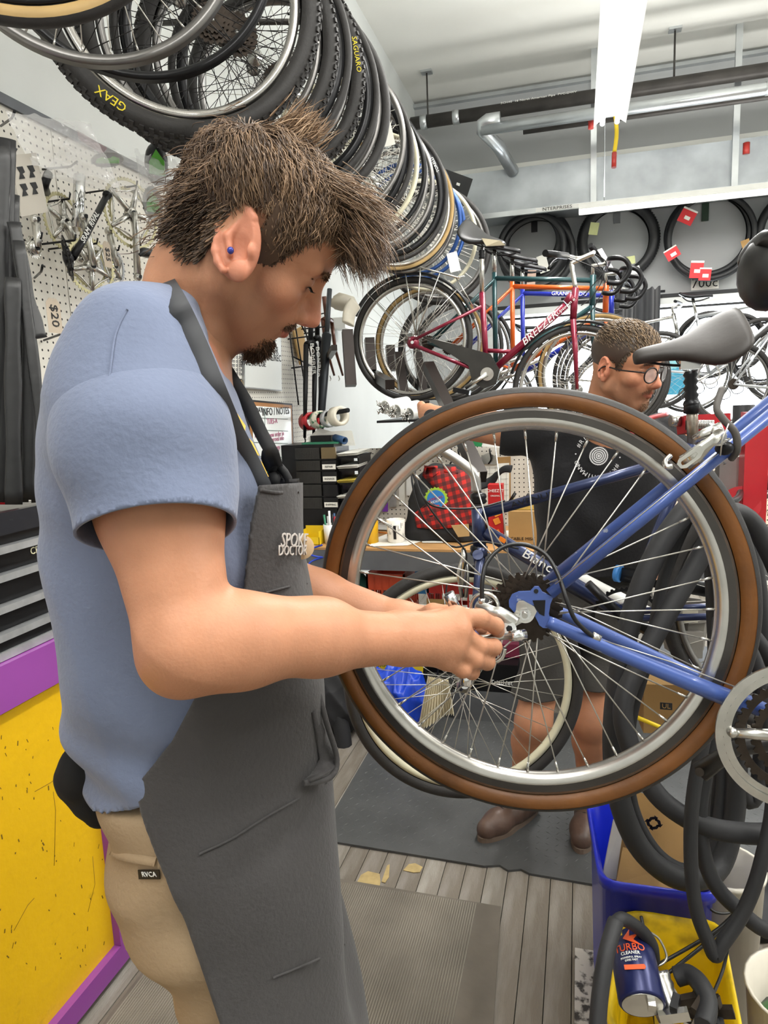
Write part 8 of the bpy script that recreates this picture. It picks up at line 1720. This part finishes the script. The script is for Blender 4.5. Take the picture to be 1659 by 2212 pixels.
m_tagr = mat('tag_red', 'd02028', .5, var=0); m_tagy = mat('tag_pale', 'b8bc86', .6, var=.1)
for k, (u, v, w, h, rot, m, lab) in enumerate(((1485, 467, .13, .13, -.5, m_tagr, 'red tag upper left on the slick tyres'), (1452, 547, .12, .10, .5, m_tagr, 'red tag at the left side of the slick tyres'), (1505, 582, .11, .15, -.1, m_tagr, 'red and white tag at the bottom of the slick tyres'), (1523, 592, .10, .11, -.1, m_tagr, 'lowest red tag overlapping the 700c sign'), (1283, 494, .08, .11, -.2, m_tagy, 'pale green tag on the knobby tyre, upper left'), (1362, 562, .08, .07, .1, m_tagy, 'pale green tag at the bottom of the knobby tyre'), (1372, 585, .09, .07, .3, m_paper, 'white tag under the knobby tyre'), (1173, 570, .09, .16, .25, m_paper, 'white tag on the left tyre bundle'), (1148, 601, .08, .15, -.1, mat('tag_pink', 'd8b8a8', .6), 'pink and white tag low on the left tyre bundle'), (1612, 530, .07, .1, .3, m_card, 'small brown tag on the right side of the slick tyres'))):
    c = oy(u, v, 7.08); ex = V(math.cos(rot), 0, math.sin(rot)); ey = V(-math.sin(rot), 0, math.cos(rot)); t = thing('tyre_tag', lab, 'tag', c, 'cardboard tags on the spare tyres'); MB().prism([(-w / 2, -h / 2), (w / 2, -h / 2), (w / 2, h / 2), (-w / 2, h / 2)], .002, c, ex, ey).build('card', m, t)
    if m is m_tagr: MB().prism([(-.02, -.03), (.03, -.03), (.03, 0), (-.02, 0)], .001, c + V(0, -.004, 0), ex, ey).build('barcode', m_paper, t); MB().prism([(-w / 2, h * .38), (w / 2, h * .38), (w / 2, h / 2), (-w / 2, h / 2)], .001, c + V(0, -.004, 0), ex, ey).build('white_edge', m_paper, t)
    MB().cyl(c + V(0, .002, 0), (c.x, 7.3, c.z + .03), .002, n=4).build('tie', m_paper, t)
for s_, u, v in (('26', 1322, 617), ('700c', 1522, 612)):
    c = oy(u, v, 7.392); t = thing('size_sign', 'white paper sign reading %s below the tyres' % s_, 'sign', c); MB().prism([(-.115, -.06), (.125, -.055), (.12, .07), (-.12, .07)], .002, c, V(1, 0, -.02), V(0.02, 0, 1)).build('sheet', m_paper, t); text(s_, 'handwriting', m_btxt, t, c + V(0, -.003, 0), (1, 0, 0), (0, 0, 1), .12)
# ================================================================ BIKES IN THE WINDOW
for k, (u, v, y, yaw, fm, lab, br_) in enumerate(((1480, 800, 6.7, -12, m_ts, 'grey bike frame standing highest in the window display', 'flat'), (1640, 830, 6.2, 12, m_ts, 'silver bike at the right of the window display', 'flat'), (1130, 860, 6.4, 8, m_blackm, 'dark bike in the window behind the maroon one', 'drop'), (1300, 820, 6.9, -10, m_sil, 'silver bike in the window behind the second man', 'flat'))):
    p = oy(u - 60, v, y); bike(lab, p, yaw, fm, m_rimg, tyre=dict(tw=.045 if k < 2 else .03), bars=br_, grp='bikes in the window display')
dk = one(MB().bx(-.95, 3.3, 5.9, 7.3, .0, .55).bx(-.9, 3.2, 6.8, 7.1, .55, 1.15), 'window_platform', m_white, 'white platform under the bikes in the window', 'platform')
for k, (u, v, r) in enumerate(((1530, 745, .30), (1590, 740, .26), (1645, 760, .3))):
    c = oy(u, v, 7.0); t = thing('bicycle_wheel', ['spare wheel hanging left in the window', 'spare wheel hanging mid window', 'spare wheel hanging right in the window'][k], 'wheel', c, 'wheels hanging in the window'); wheel(t, c, nrm(15 * (k - 1)), R=r, tw=.04, rimm=m_rimb, nsp=24, spm=m_spkb, seg=60)
for k in range(7):
    c = oy(1480 + k * 28, 850 - 12 * (k % 3), 6.6); r = .05; o = MB().tube([c + V(r * math.cos(a), .02 * math.sin(3 * a), r * math.sin(a)) for a in [q * PI / 12 for q in range(24)]], .004, 6, closed=True).tube([c + V(0, 0, r), c + V(0, .3, .5)], .002, 4); one(o, 'ring_hook', m_blackm, ['leftmost', 'second', 'third', 'fourth', 'fifth', 'sixth', 'rightmost'][k] + ' wire ring of the display hanger in the window', 'hanger', 'wire rings in the window')
one(MB().bx(oy(1440, 830, 7.46).x, oy(1490, 830, 7.46).x, 7.43, 7.436, 1.5, 1.95), 'window_poster', mat('cyan_poster', '8fd0d8', .5, col2='4aa8c8', thr=(.5, .52), scale=6, var=0), 'pale blue poster taped to the window beside the curtain', 'poster')
